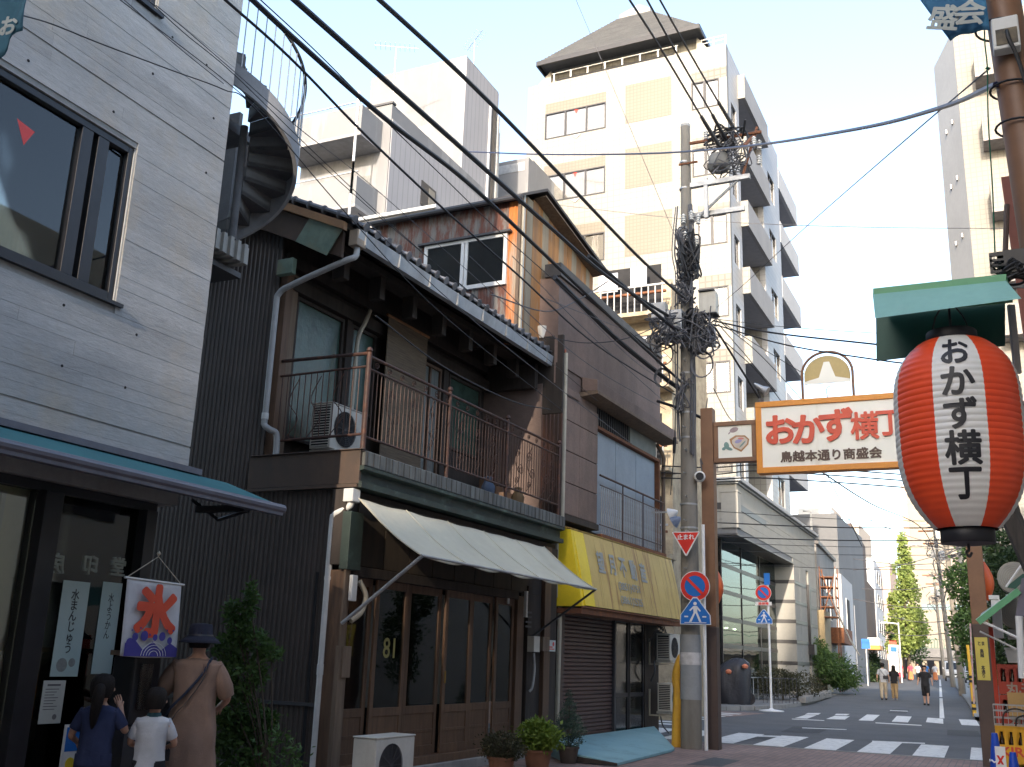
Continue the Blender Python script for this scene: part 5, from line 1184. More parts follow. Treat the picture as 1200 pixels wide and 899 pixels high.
# yellow plate on the right leg
yp = P('yellow_plate', mat('yellow_plate', (.62, .52, .10), (.56, .47, .10), rough=.5), gt, (-.40, -.20, .306, .314, 1.38, 2.08))
for s, z in (('とま', 1.98), ('鳥越', 1.82), ('本通り', 1.52)):
    lettering(s if z > 1.9 else s, M['ink'], gt, face_M((-.30, .303, z), (0, -1, 0)), .075, .002, .0008, .8, vertical=z < 1.9)
q = MB(); q.tube([(-.48, .1, 1.0), (-.44, .15, 2.3)], .014, 6); q.tube([(-.12, .2, .9), (-.10, .25, 2.3)], .012, 6); q.build('white_red_tape', mat('pale_pink_tape', (.65, .30, .30), (.7, .65, .62), sc=9), gt)
# lanterns hung behind the posts
def small_lantern(label, x, y, z, s):
    t = thing('paper_lantern', label, 'lantern', W0, (x, y, z))
    q = MB(); prof = [(.14 * s, 0)] + [(s * (.13 + .13 * math.sin(PI * (k + .5) / 14)), s * (.02 + k * .058)) for k in range(14)] + [(.10 * s, .85 * s)]
    q.lathe(prof, 16); q.build('lantern_body', mat('orange_red_lantern', (.78, .14, .03), (.7, .11, .03), rough=.4), t, smooth=True)
    P('lantern_ring', M['white_sign'], t, (-.10 * s, .10 * s, -.10 * s, .10 * s, -.04 * s, -.001)); P('lantern_ring', M['white_sign'], t, (-.10 * s, .10 * s, -.10 * s, .10 * s, .851 * s, .90 * s))
small_lantern('small orange red lantern hanging behind the left brown gate post by the signs', W0.Y(829, 688, GY + .32).x + .10, GY + .32, W0.Y(829, 708, GY + .32).z, .80)
small_lantern('small orange red lantern hanging behind the right brown gate post', W0.Y(1150, 682, GY + .95).x, GY + .95, W0.Y(1150, 704, GY + .95).z, .80)

# ------------------------------------------------------------------ traffic signs on their white pole
tp = thing('traffic_sign_pole', 'white pole with round no parking sign and blue pedestrian crossing sign beside the utility pole', 'traffic sign', W0, (-4.87, 18.72, 0))
q = MB(); q.cyl((0, 0, 0), (0, 0, 4.0), .032, None, 12); q.build('sign_pole', M['white_sign'], tp, smooth=True)
FN = Vector((.08, -1, -.02))
def disc(name, c, r_, m_, off=0.0, n_=32, parent=tp, th=.006):
    q = MB(); q.cyl((0, 0, off), (0, 0, off + th), r_, None, n_); o = q.build(name, m_, parent); o.matrix_local = face_M(c, FN); return o
def polyd(name, c, pts, m_, off, parent=tp, th=.005):
    q = MB(); q.prism(pts, 'z', off, off + th); o = q.build(name, m_, parent); o.matrix_local = face_M(c, FN); return o
def noparking(c, s, parent=tp):
    disc('no_parking_plate', c, .30 * s, M['white_sign'], .0, parent=parent)
    disc('red_ring', c, .285 * s, M['red_sign'], .007, parent=parent); disc('blue_disc', c, .205 * s, M['blue_sign'], .014, parent=parent)
    q = MB(); q.box(-.215 * s, .215 * s, -.028 * s, .028 * s, .021, .026); o = q.build('red_bar', M['red_sign'], parent); o.matrix_local = face_M(c, FN) @ Matrix.Rotation(R(-45), 4, 'Z')
def pedsign(c, s, parent=tp):
    k = .285 * s
    polyd('crossing_plate', c, [(-k, -.19 * s), (k, -.19 * s), (k * .97, -.02 * s), (.04 * s, .30 * s), (-.04 * s, .30 * s), (-k * .97, -.02 * s)], M['white_sign'], 0, parent)
    k *= .94
    polyd('blue_field', c, [(-k, -.175 * s), (k, -.175 * s), (k * .97, -.02 * s), (.035 * s, .28 * s), (-.035 * s, .28 * s), (-k * .97, -.02 * s)], M['blue_sign'], .006, parent)
    q = MB()
    q.cyl((.0, .185 * s, .0125), (.0, .185 * s, .016), .032 * s, None, 14)
    for pl_ in ([(-.035, .14), (.035, .145), (.04, .02), (-.03, .01)], [(-.03, .02), (.005, .02), (-.07, -.14), (-.115, -.14)], [(.0, .03), (.04, .03), (.075, -.05), (.11, -.14), (.07, -.14), (.035, -.05)],
                [(-.035, .14), (-.02, .11), (-.09, .05), (-.11, .065)], [(.035, .145), (.02, .11), (.085, .04), (.105, .055)],
                [(-.20, -.16), (.20, -.16), (.20, -.148), (-.20, -.148)], [(-.20, -.06), (-.13, -.06), (-.13, -.035), (-.20, -.035)], [(.13, -.06), (.20, -.06), (.20, -.035), (.13, -.035)]):
        q.prism([(a * s, b * s) for a, b in pl_], 'z', .0125, .016)
    o = q.build('walker_symbol', M['white_sign'], parent); o.matrix_local = face_M(c, FN)
noparking((-.14, -.10, 2.86), .92); pedsign((-.14, -.10, 2.36), 1.0)
# stop sign strapped on the utility pole
st_s = thing('stop_sign', 'red inverted triangle stop sign on the utility pole above the yellow canopy', 'traffic sign', W0, (-5.17, 18.62, 0))
FN = Vector((.05, -1, -.02))
polyd('stop_plate', (0, 0, 3.70), [(-.26, .145), (-.25, .16), (.25, .16), (.26, .145), (.015, -.285), (-.015, -.285)], M['white_sign'], 0, st_s)
polyd('red_field', (0, 0, 3.70), [(-.237, .145), (.237, .145), (0, -.26)], M['red_sign'], .006, st_s)
lettering('止まれ', M['white_sign'], st_s, face_M((0, -.016, 3.765), FN), .11, .003, .001, 1.0)
q = MB(); q.box(-.02, .02, .01, .12, 3.5, 3.9); q.build('clamp', M['galv'], st_s)
# the same pair of signs across the side street
t2 = thing('traffic_sign_pole', 'smaller looking white sign pole on the bank corner with no parking and crossing signs', 'traffic sign', W0, (-7.2, 36.35, .0))
q = MB(); q.cyl((0, 0, 0), (0, 0, 4.6), .04, None, 12); q.lathe([(.42, 0), (.42, .03), (.1, .07), (.05, .1)], 16); q.build('sign_pole', M['white_sign'], t2, smooth=True)
FN = Vector((.05, -1, 0))
noparking((-.14, -.08, 3.93), .92, t2); pedsign((-.14, -.08, 3.06), 1.0, t2)
q = MB(); q.box(-.42, .14, -.10, -.09, 3.50, 3.62); q.build('white_plate', M['white_sign'], t2)
lettering('路側帯', M['red_sign'], t2, face_M((-.14, -.105, 3.56), (0, -1, 0)), .10, .003, .001, 1.2)
q = MB(); q.box(-.1, .1, -.10, -.08, 4.2, 4.6); q.build('parking_plate', M['blue_sign'], t2)
# ================================================================== STRIPED BANK (podium)
bk = thing('bank_building', 'cream stone bank building with dark stripes, glass corner and deep canopy across the side street', 'building', PO)
stone = mat('cream_stone', (.30, .295, .27), (.26, .255, .235), sc=1, rough=.8, fine=.12, bump=.15, dirt=(.30, .285, .25), dsc=.5)
stripe_m = mat('dark_stone_stripe', (.060, .058, .060), (.045, .044, .046), sc=3, rough=.4)
def pk_(name, m_, *b, bev=0): return P(name, m_, bk, *b, bev=bev)
# upper fascia, front and street side, in courses
pk_('fascia', stone, (-14, 0, 0, 18.6, 7.62, 8.34), (-14, -.005, .005, 18.6, 6.95, 7.35))
pk_('fascia_stripe', stripe_m, (-14, .015, -.015, 5.6, 7.36, 7.61)); pk_('fascia_stripe', stone, (-14, -.002, 5.602, 18.6, 7.36, 7.61))
pk_('fascia', stone, (-14, 0, .003, 18.6, 6.62, 6.94)); pk_('canopy_soffit', mat('grey_soffit', (.16, .165, .175), (.13, .135, .145), sc=1), (-14, -.02, .02, 11.6, 6.40, 6.615)); pk_('canopy_edge', stripe_m, (-14, .01, -.01, 11.7, 6.33, 6.395))
q = MB(); q.box(-14, .22, -.22, 18.8, 8.42, 8.58); q.box(-14, .10, -.10, 18.7, 8.345, 8.415); q.build('parapet_cap', mat('grey_cap', (.33, .34, .35), (.27, .28, .29)), bk, bev=.02)
pk_('corner_pilaster', stone, (-.6, .06, -.06, .5, 6.62, 8.0)); pk_('corner_pilaster', stone, (-.62, .08, -.08, .52, 8.01, 8.08))
pk_('core', M['dark_pipe'], (-14, -2.5, 3.0, 18, 0, 6.35))
# stone wing with stripes, facing the camera and the street
zz_ = [.13, .55, .72, 1.55, 1.72, 2.55, 2.72, 3.5, 3.68, 4.45, 4.62, 5.4, 5.57, 6.33]
for i, (a, b) in enumerate(zip(zz_, zz_[1:])):
    st = i % 2 == 1
    if b - a < .3:
        pk_('stone_stripe', stripe_m, (-3.2, .015, 11.985, 15.4, a + .002, b - .002)); pk_('stone_stripe', stripe_m, (-3.2, .012, 16.1, 18.59, a + .002, b - .002))
    else:
        for k in range(3): pk_('stone_block', stone, (-3.2 + k * 1.066, -3.2 + (k + 1) * 1.066 - .006, 12, 13.5, a, b), bev=.006)
        pk_('stone_block', stone, (-2.5, -.002, 13.505, 15.4, a, b)); pk_('stone_block', stone, (-2.5, -.002, 16.1, 18.6, a, b))
pk_('fascia_lower', stone, (-.5, -.003, 11.72, 18.6, 6.335, 6.61))
pk_('recess', M['dark_pipe'], (-1.0, -.25, 15.4, 16.1, .13, 6.33)); pk_('downpipe_box', M['black_metal'], (-.2, .12, 15.5, 15.9, 2.6, 5.6)); pk_('downpipe_box', M['black_metal'], (-.2, .3, 15.3, 16.0, 2.1, 2.6))
# glass box under the canopy: floors of dark bands and panes
GK = glass('bank_glass', (.45, .60, .62), tr=.8, ior=1.45, k=.6)
zb = [.13, 1.05, 2.10, 3.15, 4.2, 5.25, 6.33]
for i, (a, b) in enumerate(zip(zb, zb[1:])):
    pk_('spandrel', M['black_metal'], (-7.5, -.9, 1.0, 11.9, a, a + .16))
    for y0, y1 in ((1.05, 4.5), (4.55, 8.2), (8.25, 11.9)): pk_('pane', GK, (-.93, -.92, y0, y1, a + .16, b))
    for x0, x1 in ((-4.2, -2.65), (-2.6, -.95)): pk_('pane', GK, (x0, x1, 1.02, 1.03, a + .16, b))
for y in (1.0, 4.5, 8.2): pk_('mullion', M['black_metal'], (-.96, -.89, y, y + .06, .13, 6.33))
for x in (-2.65, -4.25): pk_('mullion', M['black_metal'], (x, x + .05, .99, 1.05, .13, 6.33))
pk_('inner_wall', mat('teal_grey_inner', (.10, .16, .17), (.06, .10, .11), sc=1, st=(6, 6, .2)), (-6, -2.6, 2.6, 2.7, .13, 6.3), (-2.3, -2.2, 2.7, 11.9, .13, 6.3))
pk_('inner_floor', mat('pale_inner_floor', (.25, .25, .22)), (-6, -1.0, 1.1, 11.9, .12, .14)); pk_('dark_side', M['dark'], (-14, -4.3, .9, 1.0, .13, 6.33))
pk_('warm_inner_wall', mat('warm_inner_wall', (.38, .28, .14), (.3, .22, .12), sc=2), (-4.2, -2.4, 2.5, 2.59, 2.3, 3.1))
for i, (x, y, z) in enumerate(((-3.6, 1.8, 3.0), (-3.25, 1.9, 3.0), (-2.7, 1.8, 2.98), (-1.9, 3.5, 3.0), (-1.7, 5.0, 3.0), (-1.7, 6.5, 3.0), (-3.0, 2.2, 5.0))):
    q = MB(); q.lathe([(.0, -.06), (.07, -.04), (.08, 0), (.0, .03)], 10, (x, y, z)); q.build('downlight', mat('lit_lamp', (1, .85, .6), emit=(1, .75, .45, 9)), bk)
pk_('poster_board', M['white_sign'], (-3.9, -3.5, .85, .9, 1.0, 1.9))
q = MB()
for i in range(8): q.tube([(-.3 + .0 * i, 2.6 + i * .9, .13), (-.3, 2.6 + i * .9, 1.0)], .02, 6)
q.tube([(-.3, 2.6, 1.0), (-.3, 9.0, 1.0)], .025, 6); q.build('handrail', M['galv'], bk)
# covered motorbike
cv = thing('covered_motorbike', 'motorbike under a crumpled black cover with orange patches before the bank glass', 'motorbike', W0, (-8.85, 37.6, .13), R(10))
q = MB(); rs = []
random.seed(4)
for (z, a, b, ox) in ((0, .62, .42, .0), (.25, .70, .46, -.02), (.6, .72, .46, -.05), (.95, .70, .44, .0), (1.2, .58, .40, .10), (1.42, .42, .32, .22), (1.55, .22, .2, .26), (1.58, .05, .05, .26)):
    rs.append([(ox + a * math.cos(t * PI / 14) * (1 + .07 * math.sin(t * 1.9 + z * 5)), b * math.sin(t * PI / 14) * (1 + .10 * math.sin(t * 1.3 + z * 3)), z + .02 * math.sin(t * 2)) for t in range(28)])
q.rings(rs); o = q.build('cover', mat('black_nylon_cover', (.022, .023, .03), (.035, .036, .045), sc=2.5, rough=.45, bump=1, bsc=5), cv, smooth=True)
q = MB()
for (x, z) in ((-.52, 1.12), (-.05, 1.10), (.52, 1.30)): q.lathe([(.0, -.09), (.10, -.05), (.12, .02), (.05, .08), (0, .09)], 10, (x, -.36, z))
q.build('orange_patch', mat('orange_cover_patch', (.7, .22, .12), (.6, .2, .1)), cv, kind='stuff')
q = MB(); q.cyl((-.62, -.06, .2), (-.62, .06, .2), .22, None, 16); q.build('wheel', M['ink'], cv); q = MB(); q.cyl((.62, -.06, .2), (.62, .06, .2), .22, None, 16); q.build('wheel', M['ink'], cv)
# low fence before the planting
fe = thing('low_metal_fence', 'low thin metal fence in front of the brown bushes at the bank corner', 'fence', W0, (-7.75, 40.2, .13))
q = MB(); q.cyl((0, 0, 0), (0, 0, .95), .012, None, 6); fme = q.mesh('fence_bar', M['dark_pipe'])
for i in range(10): inst('fence_bar', fme, fe, (-.5 + i * .12, i * .1, 0))
q = MB(); q.tube([(-.5, 0, .9), (.6, .9, .9)], .015, 6); q.tube([(-.5, 0, .3), (.6, .9, .3)], .015, 6); q.build('rail', M['dark_pipe'], fe, kind='stuff')

# ================================================================== TILE TOWER
tw = thing('tile_tower', 'tall cream tiled apartment tower with slate hip roof and street side balconies', 'building', TO)
tile_y = brickmat('mosaic_tile_sun_side', (.215, .212, .195), (.205, .202, .187), (.155, .152, .14), 1, bw=.30, rh=.30, ms=.018, rough=.5, bump=.25, axes='xz', off=0, var=(.94, 1.05))  # tile darkened to offset the sun on the front face
tile_x = brickmat('mosaic_tile_shade_side', (.35, .355, .365), (.335, .34, .35), (.26, .265, .275), 1, bw=.30, rh=.30, ms=.018, rough=.5, bump=.25, axes='yz', off=0, var=(.92, 1.06))  # same tile made paler and cooler to set the shaded side's tone
beige_y = brickmat('beige_mosaic_tile', (.142, .125, .10), (.135, .12, .096), (.11, .098, .08), 1, bw=.18, rh=.18, ms=.02, rough=.5, bump=.2, axes='xz', off=0, var=(.95, 1.05))
grey_y = brickmat('grey_beige_tile', (.15, .14, .12), (.145, .135, .115), (.095, .09, .08), 1, bw=.30, rh=.30, ms=.04, rough=.5, bump=.2, axes='xz', off=0)
par_x = mat('grey_balcony_wall', (.26, .265, .28), (.22, .225, .24), sc=.8, fine=.1, dirt=(.27, .27, .28), dsc=.4)
win_dk = M['black_metal']
blind_w = mat('cream_blind', (.19, .18, .155), (.17, .16, .14), sc=.8, rough=.5, fine=.03)  # plain cream blind colour
glw = glass('tower_glass', (.95, .95, .95), tr=.95)
def tp_(name, m_, *b, bev=0): return P(name, m_, tw, *b, bev=bev)
H_ = 30.45
floors = [28.65 - 3.54 * k for k in range(6)]
# front wall: openings for windows are cut by assembling bands
wl = MB(); XL = -10.48
zc_ = H_
segs = []
for k, zt in enumerate(floors):
    zbm = zt - 1.47
    segs.append((zt, zc_)); segs_w = (zbm, zt)
    wl.box(XL, 0, 0, .3, zt, zc_)
    rx0, rx1 = ((-1.73, -.38) if k < 2 else (-1.50, -.14))
    wl.box(XL, -9.47, 0, .3, zbm, zt); wl.box(-6.13, rx0, 0, .3, zbm, zt); wl.box(rx1, 0, 0, .3, zbm, zt)
    zc_ = zbm
wl.box(XL, 0, 0, .3, 8.4, zc_)
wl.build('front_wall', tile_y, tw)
for k, zt in enumerate(floors):
    zbm = zt - 1.47
    tp_('beige_band', beige_y, (-9.47, -6.13, -.012, -.001, zt + .01, zt + .58))
    tp_('beige_panel', beige_y, (-5.10, -2.74, -.012, -.001, zbm, zt + .66))
    rx0, rx1 = ((-1.73, -.38) if k < 2 else (-1.50, -.14))
    tp_('grey_band', grey_y, (rx0, 0, -.010, -.001, zt + .01, zt + .56))
    f = win_frame('window', tw, -9.47, -6.13, zbm, zt, .1, [], .06, win_dk, x=0)
    bpy.data.objects.remove(f)
    q = MB()
    for (a, b, c, d) in ((-9.47, -6.13, zt - .06, zt), (-9.47, -6.13, zbm, zbm + .06), (-9.47, -9.41, zbm + .06, zt - .06), (-6.19, -6.13, zbm + .06, zt - .06), (-8.38, -8.29, zbm + .06, zt - .06), (-7.22, -7.15, zbm + .06, zt - .06)): q.box(a, b, -.03, .06, c, d)
    wf = q.build('window', win_dk, tw)
    P('pane', glw, wf, (-9.41, -8.38, .02, .03, zbm + .06, zt - .06), (-8.29, -7.22, .02, .03, zbm + .06, zt - .06), (-7.15, -6.19, .02, .03, zbm + .06, zt - .06))
    P('blind', mat('white_blind', (.32, .32, .31), fine=.02), wf, (-9.41, -8.38, .08, .1, zbm + .06, zt - .06)); P('blind', mat('white_blind', (.32, .32, .31), fine=.02) if k == 0 else blind_w, wf, (-8.29, -7.22, .08, .1, zbm + .06, zt - .06)); P('blind', blind_w, wf, (-7.15, -6.19, .08, .1, zbm + .06, zt - .06))
    q = MB(); q.add([(-7.86, .015, zt - .08), (-7.66, .015, zt - .08), (-7.76, .015, zt - .30)], [(0, 1, 2)]); q.build('rescue_triangle', M['red_sign'], wf)
    q = MB(); q.prism([(-7.95, zbm - .06), (-7.45, zbm - .06), (-7.70, zbm - .26)], 'y', -.05, -.002); q.build('vent_hood', M['galv'], tw)
    q = MB(); xm = (rx0 + rx1) / 2
    for (a, b, c, d) in ((rx0, rx1, zt - .06, zt), (rx0, rx1, zbm, zbm + .06), (rx0, rx0 + .06, zbm + .06, zt - .06), (rx1 - .06, rx1, zbm + .06, zt - .06), (xm - .09, xm + .03, zbm + .06, zt - .06)): q.box(a, b, -.03, .06, c, d)
    wf = q.build('window', win_dk, tw)
    P('pane', glw, wf, (rx0 + .06, xm - .09, .02, .03, zbm + .06, zt - .06), (xm + .03, rx1 - .06, .02, .03, zbm + .06, zt - .06)); P('blind', mat('white_blind', (.32, .32, .31)), wf, (rx0 + .06, rx1 - .06, .08, .1, zbm + .06, zt - .06))
# street side
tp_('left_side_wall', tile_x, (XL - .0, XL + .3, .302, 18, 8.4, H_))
wn = MB(); 
for (y0, y1) in ((.302, .75), (1.75, 2.35), (7.65, 9.1), (10.8, 12.2)): wn.box(-.3, 0, y0, y1, 8.4, H_ - .002)
for k in range(8):
    zt = 31.35 - 3.43 * k - 3.43
    for (y0, y1, zo) in ((.75, 1.75, 27.7 - 3.43 * k), (9.1, 10.8, 28.0 - 3.43 * k)):
        zn = zo - 1.9 if k < 7 else 0
        if k == 0: wn.box(-.3, 0, y0, y1, zo, H_ - .002)
        if zo - 1.45 > 8.4: wn.box(-.3, 0, y0, y1, max(8.4, zo - 3.43), zo - 1.45)
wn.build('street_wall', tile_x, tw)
for k in range(8):
    for (y0, y1, zo) in ((.75, 1.75, 27.7 - 3.43 * k), (9.1, 10.8, 28.0 - 3.43 * k)):
        if zo - 1.45 < 8.45: continue
        q = MB(); ym = (y0 + y1) / 2
        for (a, b, c, d) in ((y0, y1, zo - .06, zo), (y0, y1, zo - 1.45, zo - 1.39), (y0, y0 + .06, zo - 1.39, zo - .06), (y1 - .06, y1, zo - 1.39, zo - .06), (ym - .03, ym + .03, zo - 1.39, zo - .06)): q.box(-.14, -.06, a, b, c, d)
        wf = q.build('window', win_dk, tw); P('pane', glw, wf, (-.11, -.10, y0 + .06, y1 - .06, zo - 1.39, zo - .06)); P('room', mat('grey_room', (.25, .28, .32)), wf, (-.29, -.28, y0, y1, zo - 1.45, zo))
# loggias with solid parapets
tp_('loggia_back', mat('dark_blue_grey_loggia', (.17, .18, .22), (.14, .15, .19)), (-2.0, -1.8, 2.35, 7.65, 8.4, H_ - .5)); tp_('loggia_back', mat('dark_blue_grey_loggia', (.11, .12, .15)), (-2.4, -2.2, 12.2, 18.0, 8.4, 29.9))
tp_('side_return', tile_y, (-2.2, -.301, 12.0, 12.2, 8.4, 29.9), (-1.8, -.301, 2.25, 2.34, 8.4, H_ - .5), (-1.8, -.301, 7.66, 7.8, 8.4, H_ - .5))
for k in range(9):
    zb_ = 28.65 - 3.43 * k; zt_ = zb_ + 1.32
    if zb_ < 8.45: continue
    tp_('balcony_parapet', par_x, (.18, .36, 2.36, 7.64, zb_, zt_)); tp_('balcony_slab', mat('blue_grey_soffit', (.30, .31, .35), (.26, .27, .3)), (-1.8, .179, 2.36, 7.64, zb_ + .01, zb_ + .2))
    tp_('balcony_end', tile_y, (.0, .36, 2.22, 2.355, zb_, zt_)); tp_('balcony_end', par_x, (.0, .36, 7.645, 7.75, zb_, zt_))
    q = MB(); q.box(.1, .16, 3.5, 3.8, zt_, zt_ + .5); 
    zb2 = 28.35 - 3.38 * k
    tp_('balcony_parapet', mat('blue_white_parapet', (.46, .47, .49), (.42, .43, .45), sc=.6), (-.16, .02, 12.21, 18.0, zb2, zb2 + 1.3)); tp_('balcony_slab', mat('blue_grey_soffit', (.20, .21, .24)), (-2.2, -.161, 12.21, 18.0, zb2 + .01, zb2 + .2)); tp_('balcony_end', par_x, (-2.2, -.161, 17.9, 18.0, zb2 + .2, zb2 + 1.3))
tp_('body', M['dark_pipe'], (-10.1, -2.5, .4, 17.9, 8.4, 29.9))
tp_('top_slab', tile_x, (-2.2, 0, 2.35, 7.65, 29.95, H_)); 
# attic with a dark bar painted for its gap shade, skirt and slate roof
tp_('attic_gap_shade', M['dark'], (-8.9, -2.6, -.004, .2, H_ + .001, H_ + .10)); 
tp_('attic_wall', tile_y, (-9.3, -1.5, .5, 12, H_ + .0, 31.6))
for tri in ([(XL + .3, H_), (-9.3, H_), (-9.3, 31.3)], [(-.9, H_), (-1.5, H_), (-1.5, 31.3)]):
    q = MB(); q.prism(tri, 'y', .2, .5); q.build('attic_skirt', stone, tw)
q = MB(); q.tube([(-9.2, .1, 31.0), (-2.4, .1, 31.0)], .03, 6)
for i in range(8): q.box(-9.1 + i * .94, -9.04 + i * .94, .05, .12, H_, 31.0)
q.tube([(-1.3, .3, 31.1), (-.1, .3, 31.1)], .03, 6); q.tube([(-1.3, .3, 30.9), (-.1, .3, 30.9)], .02, 6)
for x in (-1.3, -.7, -.1): q.box(x, x + .05, .25, .3, H_, 31.1)
q.build('roof_rail', M['white_sign'], tw, kind='stuff')
slate = mat('grey_slate_roof', (.095, .10, .11), (.07, .075, .085), sc=1.2, rough=.7, st=(1, 1, 2), fine=.25, bump=.5, bsc=6)
ev = [(-9.75, -.55), (-1.2, -.55), (-1.2, 12), (-9.75, 12)]
tpz = [(-7.2, 4.6), (-5.3, 4.6), (-5.3, 6.2), (-7.2, 6.2)]
q = MB(); q.add([(x, y, 31.45) for x, y in ev] + [(x, y, 36.7) for x, y in tpz], [(0, 1, 5, 4), (1, 2, 6, 5), (2, 3, 7, 6), (3, 0, 4, 7), (4, 5, 6, 7), (0, 1, 2, 3)]); q.build('roof', slate, tw)
# slate courses: thin raised rows on the front slope
q = MB()
for k in range(1, 26):
    f = k / 26; xa = -9.75 + (2.55) * f; xb_ = -1.2 - 4.1 * f; y = -.55 + 5.15 * f; z = 31.45 + 5.25 * f
    q.box(xa + .02, xb_ - .02, y - .03, y + .10, z + .0, z + .03)
q.build('slate_course', slate, tw, kind='stuff')
q = MB(); q.box(-9.8, -1.15, -.62, -.551, 31.22, 31.47); q.box(-1.199, -1.12, -.55, 12, 31.22, 31.47); q.box(-9.83, -9.751, -.55, 12, 31.22, 31.47); q.build('eave_fascia', M['black_metal'], tw)
q = MB(); q.box(-7.15, -5.35, 4.7, 6.1, 36.7, 37.0); q.build('skylight_base', stone, tw)
q = MB(); q.add([(-7.15, 4.7, 37.0), (-5.35, 4.7, 37.0), (-5.35, 6.1, 37.0), (-7.15, 6.1, 37.0), (-6.25, 5.4, 37.9)], [(0, 1, 4), (1, 2, 4), (2, 3, 4), (3, 0, 4), (0, 1, 2, 3)]); q.build('skylight', mat('blue_grey_glass_roof', (.3, .36, .42), rough=.2), tw)

# ================================================================== WHITE APARTMENTS BEHIND THE OLD HOUSE
wpaint = mat('white_apartment_wall', (.175, .18, .192), (.155, .16, .172), sc=.6, rough=.8, fine=.05, dirt=(.40, .40, .41), dsc=.4, bump=.1)
ribw = brickmat('white_ribbed_wall', (.29, .29, .31), (.28, .28, .30), (.235, .235, .255), 1, bw=.35, rh=40, ms=.03, axes='yz', off=0, bump=.2, var=(.95, 1.04))
wa = thing('white_apartment_building', 'white apartment building with two solid balconies behind the old house roof', 'building', W0, (-18.6, 28, 0))
def wp(name, m_, *b, bev=0, par=None): return P(name, m_, par or wa, *b, bev=bev)
wp('lower_block', wpaint, (-3.9, .0, .0, 7.5, 0, 20.9)); wp('street_face', ribw, (.002, .03, .05, 7.6, 0, 20.3)); wp('parapet', M['dark_pipe'], (-3.95, .05, -.05, .2, 20.9, 20.98))
wp('stair_tower', wpaint, (-5.2, -.35, 6.0, 9.2, 0, 26.6)); wp('stair_tower_side', ribw, (-.349, -.32, 6.0, 9.2, 20.95, 26.5))
for z, b in ((19.15, 0), (16.4, 1)):
    wp('balcony', wpaint, (-3.9, -.35, -1.35, -1.25, z, z + 1.05), (-3.9, -3.8, -1.25, -.001, z, z + 1.05), (-.45, -.35, -1.25, -.001, z, z + 1.05)); wp('balcony_floor', mat('grey_balcony_soffit', (.25, .25, .26)), (-3.9, -.35, -1.35, -.002, z - .12, z - .002))
    f = win_frame('window', wa, -3.4, -.6, -9, -8, .05, []); bpy.data.objects.remove(f)
    wp('window_dark', mat('grey_window', (.12, .12, .12), (.2, .2, .19), rough=.3), (-3.5, -.7, -.012, -.001, z + 1.0, z + 1.75)); wp('window_rail', M['galv'], (-3.9, -.35, -1.33, -1.29, z + 1.22, z + 1.26))
    wp('downpipe', M['white_sign'], (-.55, -.49, -1.42, -1.36, z - 2.4, z + 1.6))
wp('side_window', win_dk, (.03, .06, 2.3, 3.4, 17.9, 18.9)); wp('side_pane', blind_w, (.06, .07, 2.85, 3.3, 18.0, 18.8))
wp('tower_window', par_x, (-2.6, -2.0, 5.97, 5.999, 22.8, 23.6))
wp('edge_pipe', M['black_metal'], (-.31, -.25, 8.6, 8.9, 19, 25.6)); wp('edge_pipe', M['white_sign'], (-.31, -.26, 8.3, 8.4, 19, 25.6)); wp('edge_pipe', M['galv'], (-.31, -.22, 9.05, 9.2, 19, 25.3))
def antenna(label, x, y, z, h, rz, s=1):
    t = thing('tv_antenna', label, 'antenna', W0, (x, y, z), rz)
    q = MB(); q.cyl((0, 0, 0), (0, 0, h), .02, None, 6); q.build('mast', M['galv'], t)
    q = MB(); q.tube([(-.9 * s, 0, h), (.9 * s, 0, h)], .014, 4)
    for i in range(9): q.tube([((-.85 + i * .2) * s, -.3 * s, h), ((-.85 + i * .2) * s, .3 * s, h)], .009, 4)
    q.build('aerial', M['galv'], t)
antenna('thin tv antenna on the lower white roof at the left', -20.6, 31, 21, 4.6, R(30)); antenna('tilted tv antenna on the taller white roof near its right edge', -19.4, 35.5, 26.6, 1.8, R(-40), 1.0)
a = thing('lightning_rod', 'thin bare mast standing between white block and tile tower', 'mast', W0, (-19.2, 38, 18)); q = MB(); q.cyl((0, 0, 0), (0, 0, 7), .04, .02, 6); q.build('mast', M['pvc'], a)
wb = thing('small_white_house', 'white stepped upper storey seen between the rusty rooftop room and the tower', 'building', W0, (-19.5, 40, 0))
P('block', wpaint, wb, (-3.2, .9, 0, 5, 0, 24.6)); P('penthouse', wpaint, wb, (-1.9, .9, .5, 5, 24.6, 24.7)); P('dark_louver', M['galv'], wb, (-1.0, .7, -.02, -.001, 23.95, 24.4)); P('edge', M['galv'], wb, (-3.3, -1.2, -.1, 0, 23.6, 24.0))
nb = thing('pale_building', 'pale flat roofed block just behind the rusty rooftop room', 'building', W0, (-13, 24, 0))
P('block', wpaint, nb, (-7.5, -1.2, 0, 6, 0, 14.25)); P('cap', M['galv'], nb, (-7.6, -1.1, -.1, 0, 14.25, 14.35))
cc = thing('cluttered_balconies', 'narrow cream house with cluttered balconies behind the utility pole', 'building', W0, (-9.2, 27.5, 0))
cream = mat('cream_cluttered_wall', (.42, .35, .24), (.28, .22, .15), sc=3, rough=.8, fine=.3, dirt=(.15, .12, .09), dsc=2.5, dst=(1, 1, 1))
P('wall', cream, cc, (-4, 1.2, 0, 4, 0, 12.4))
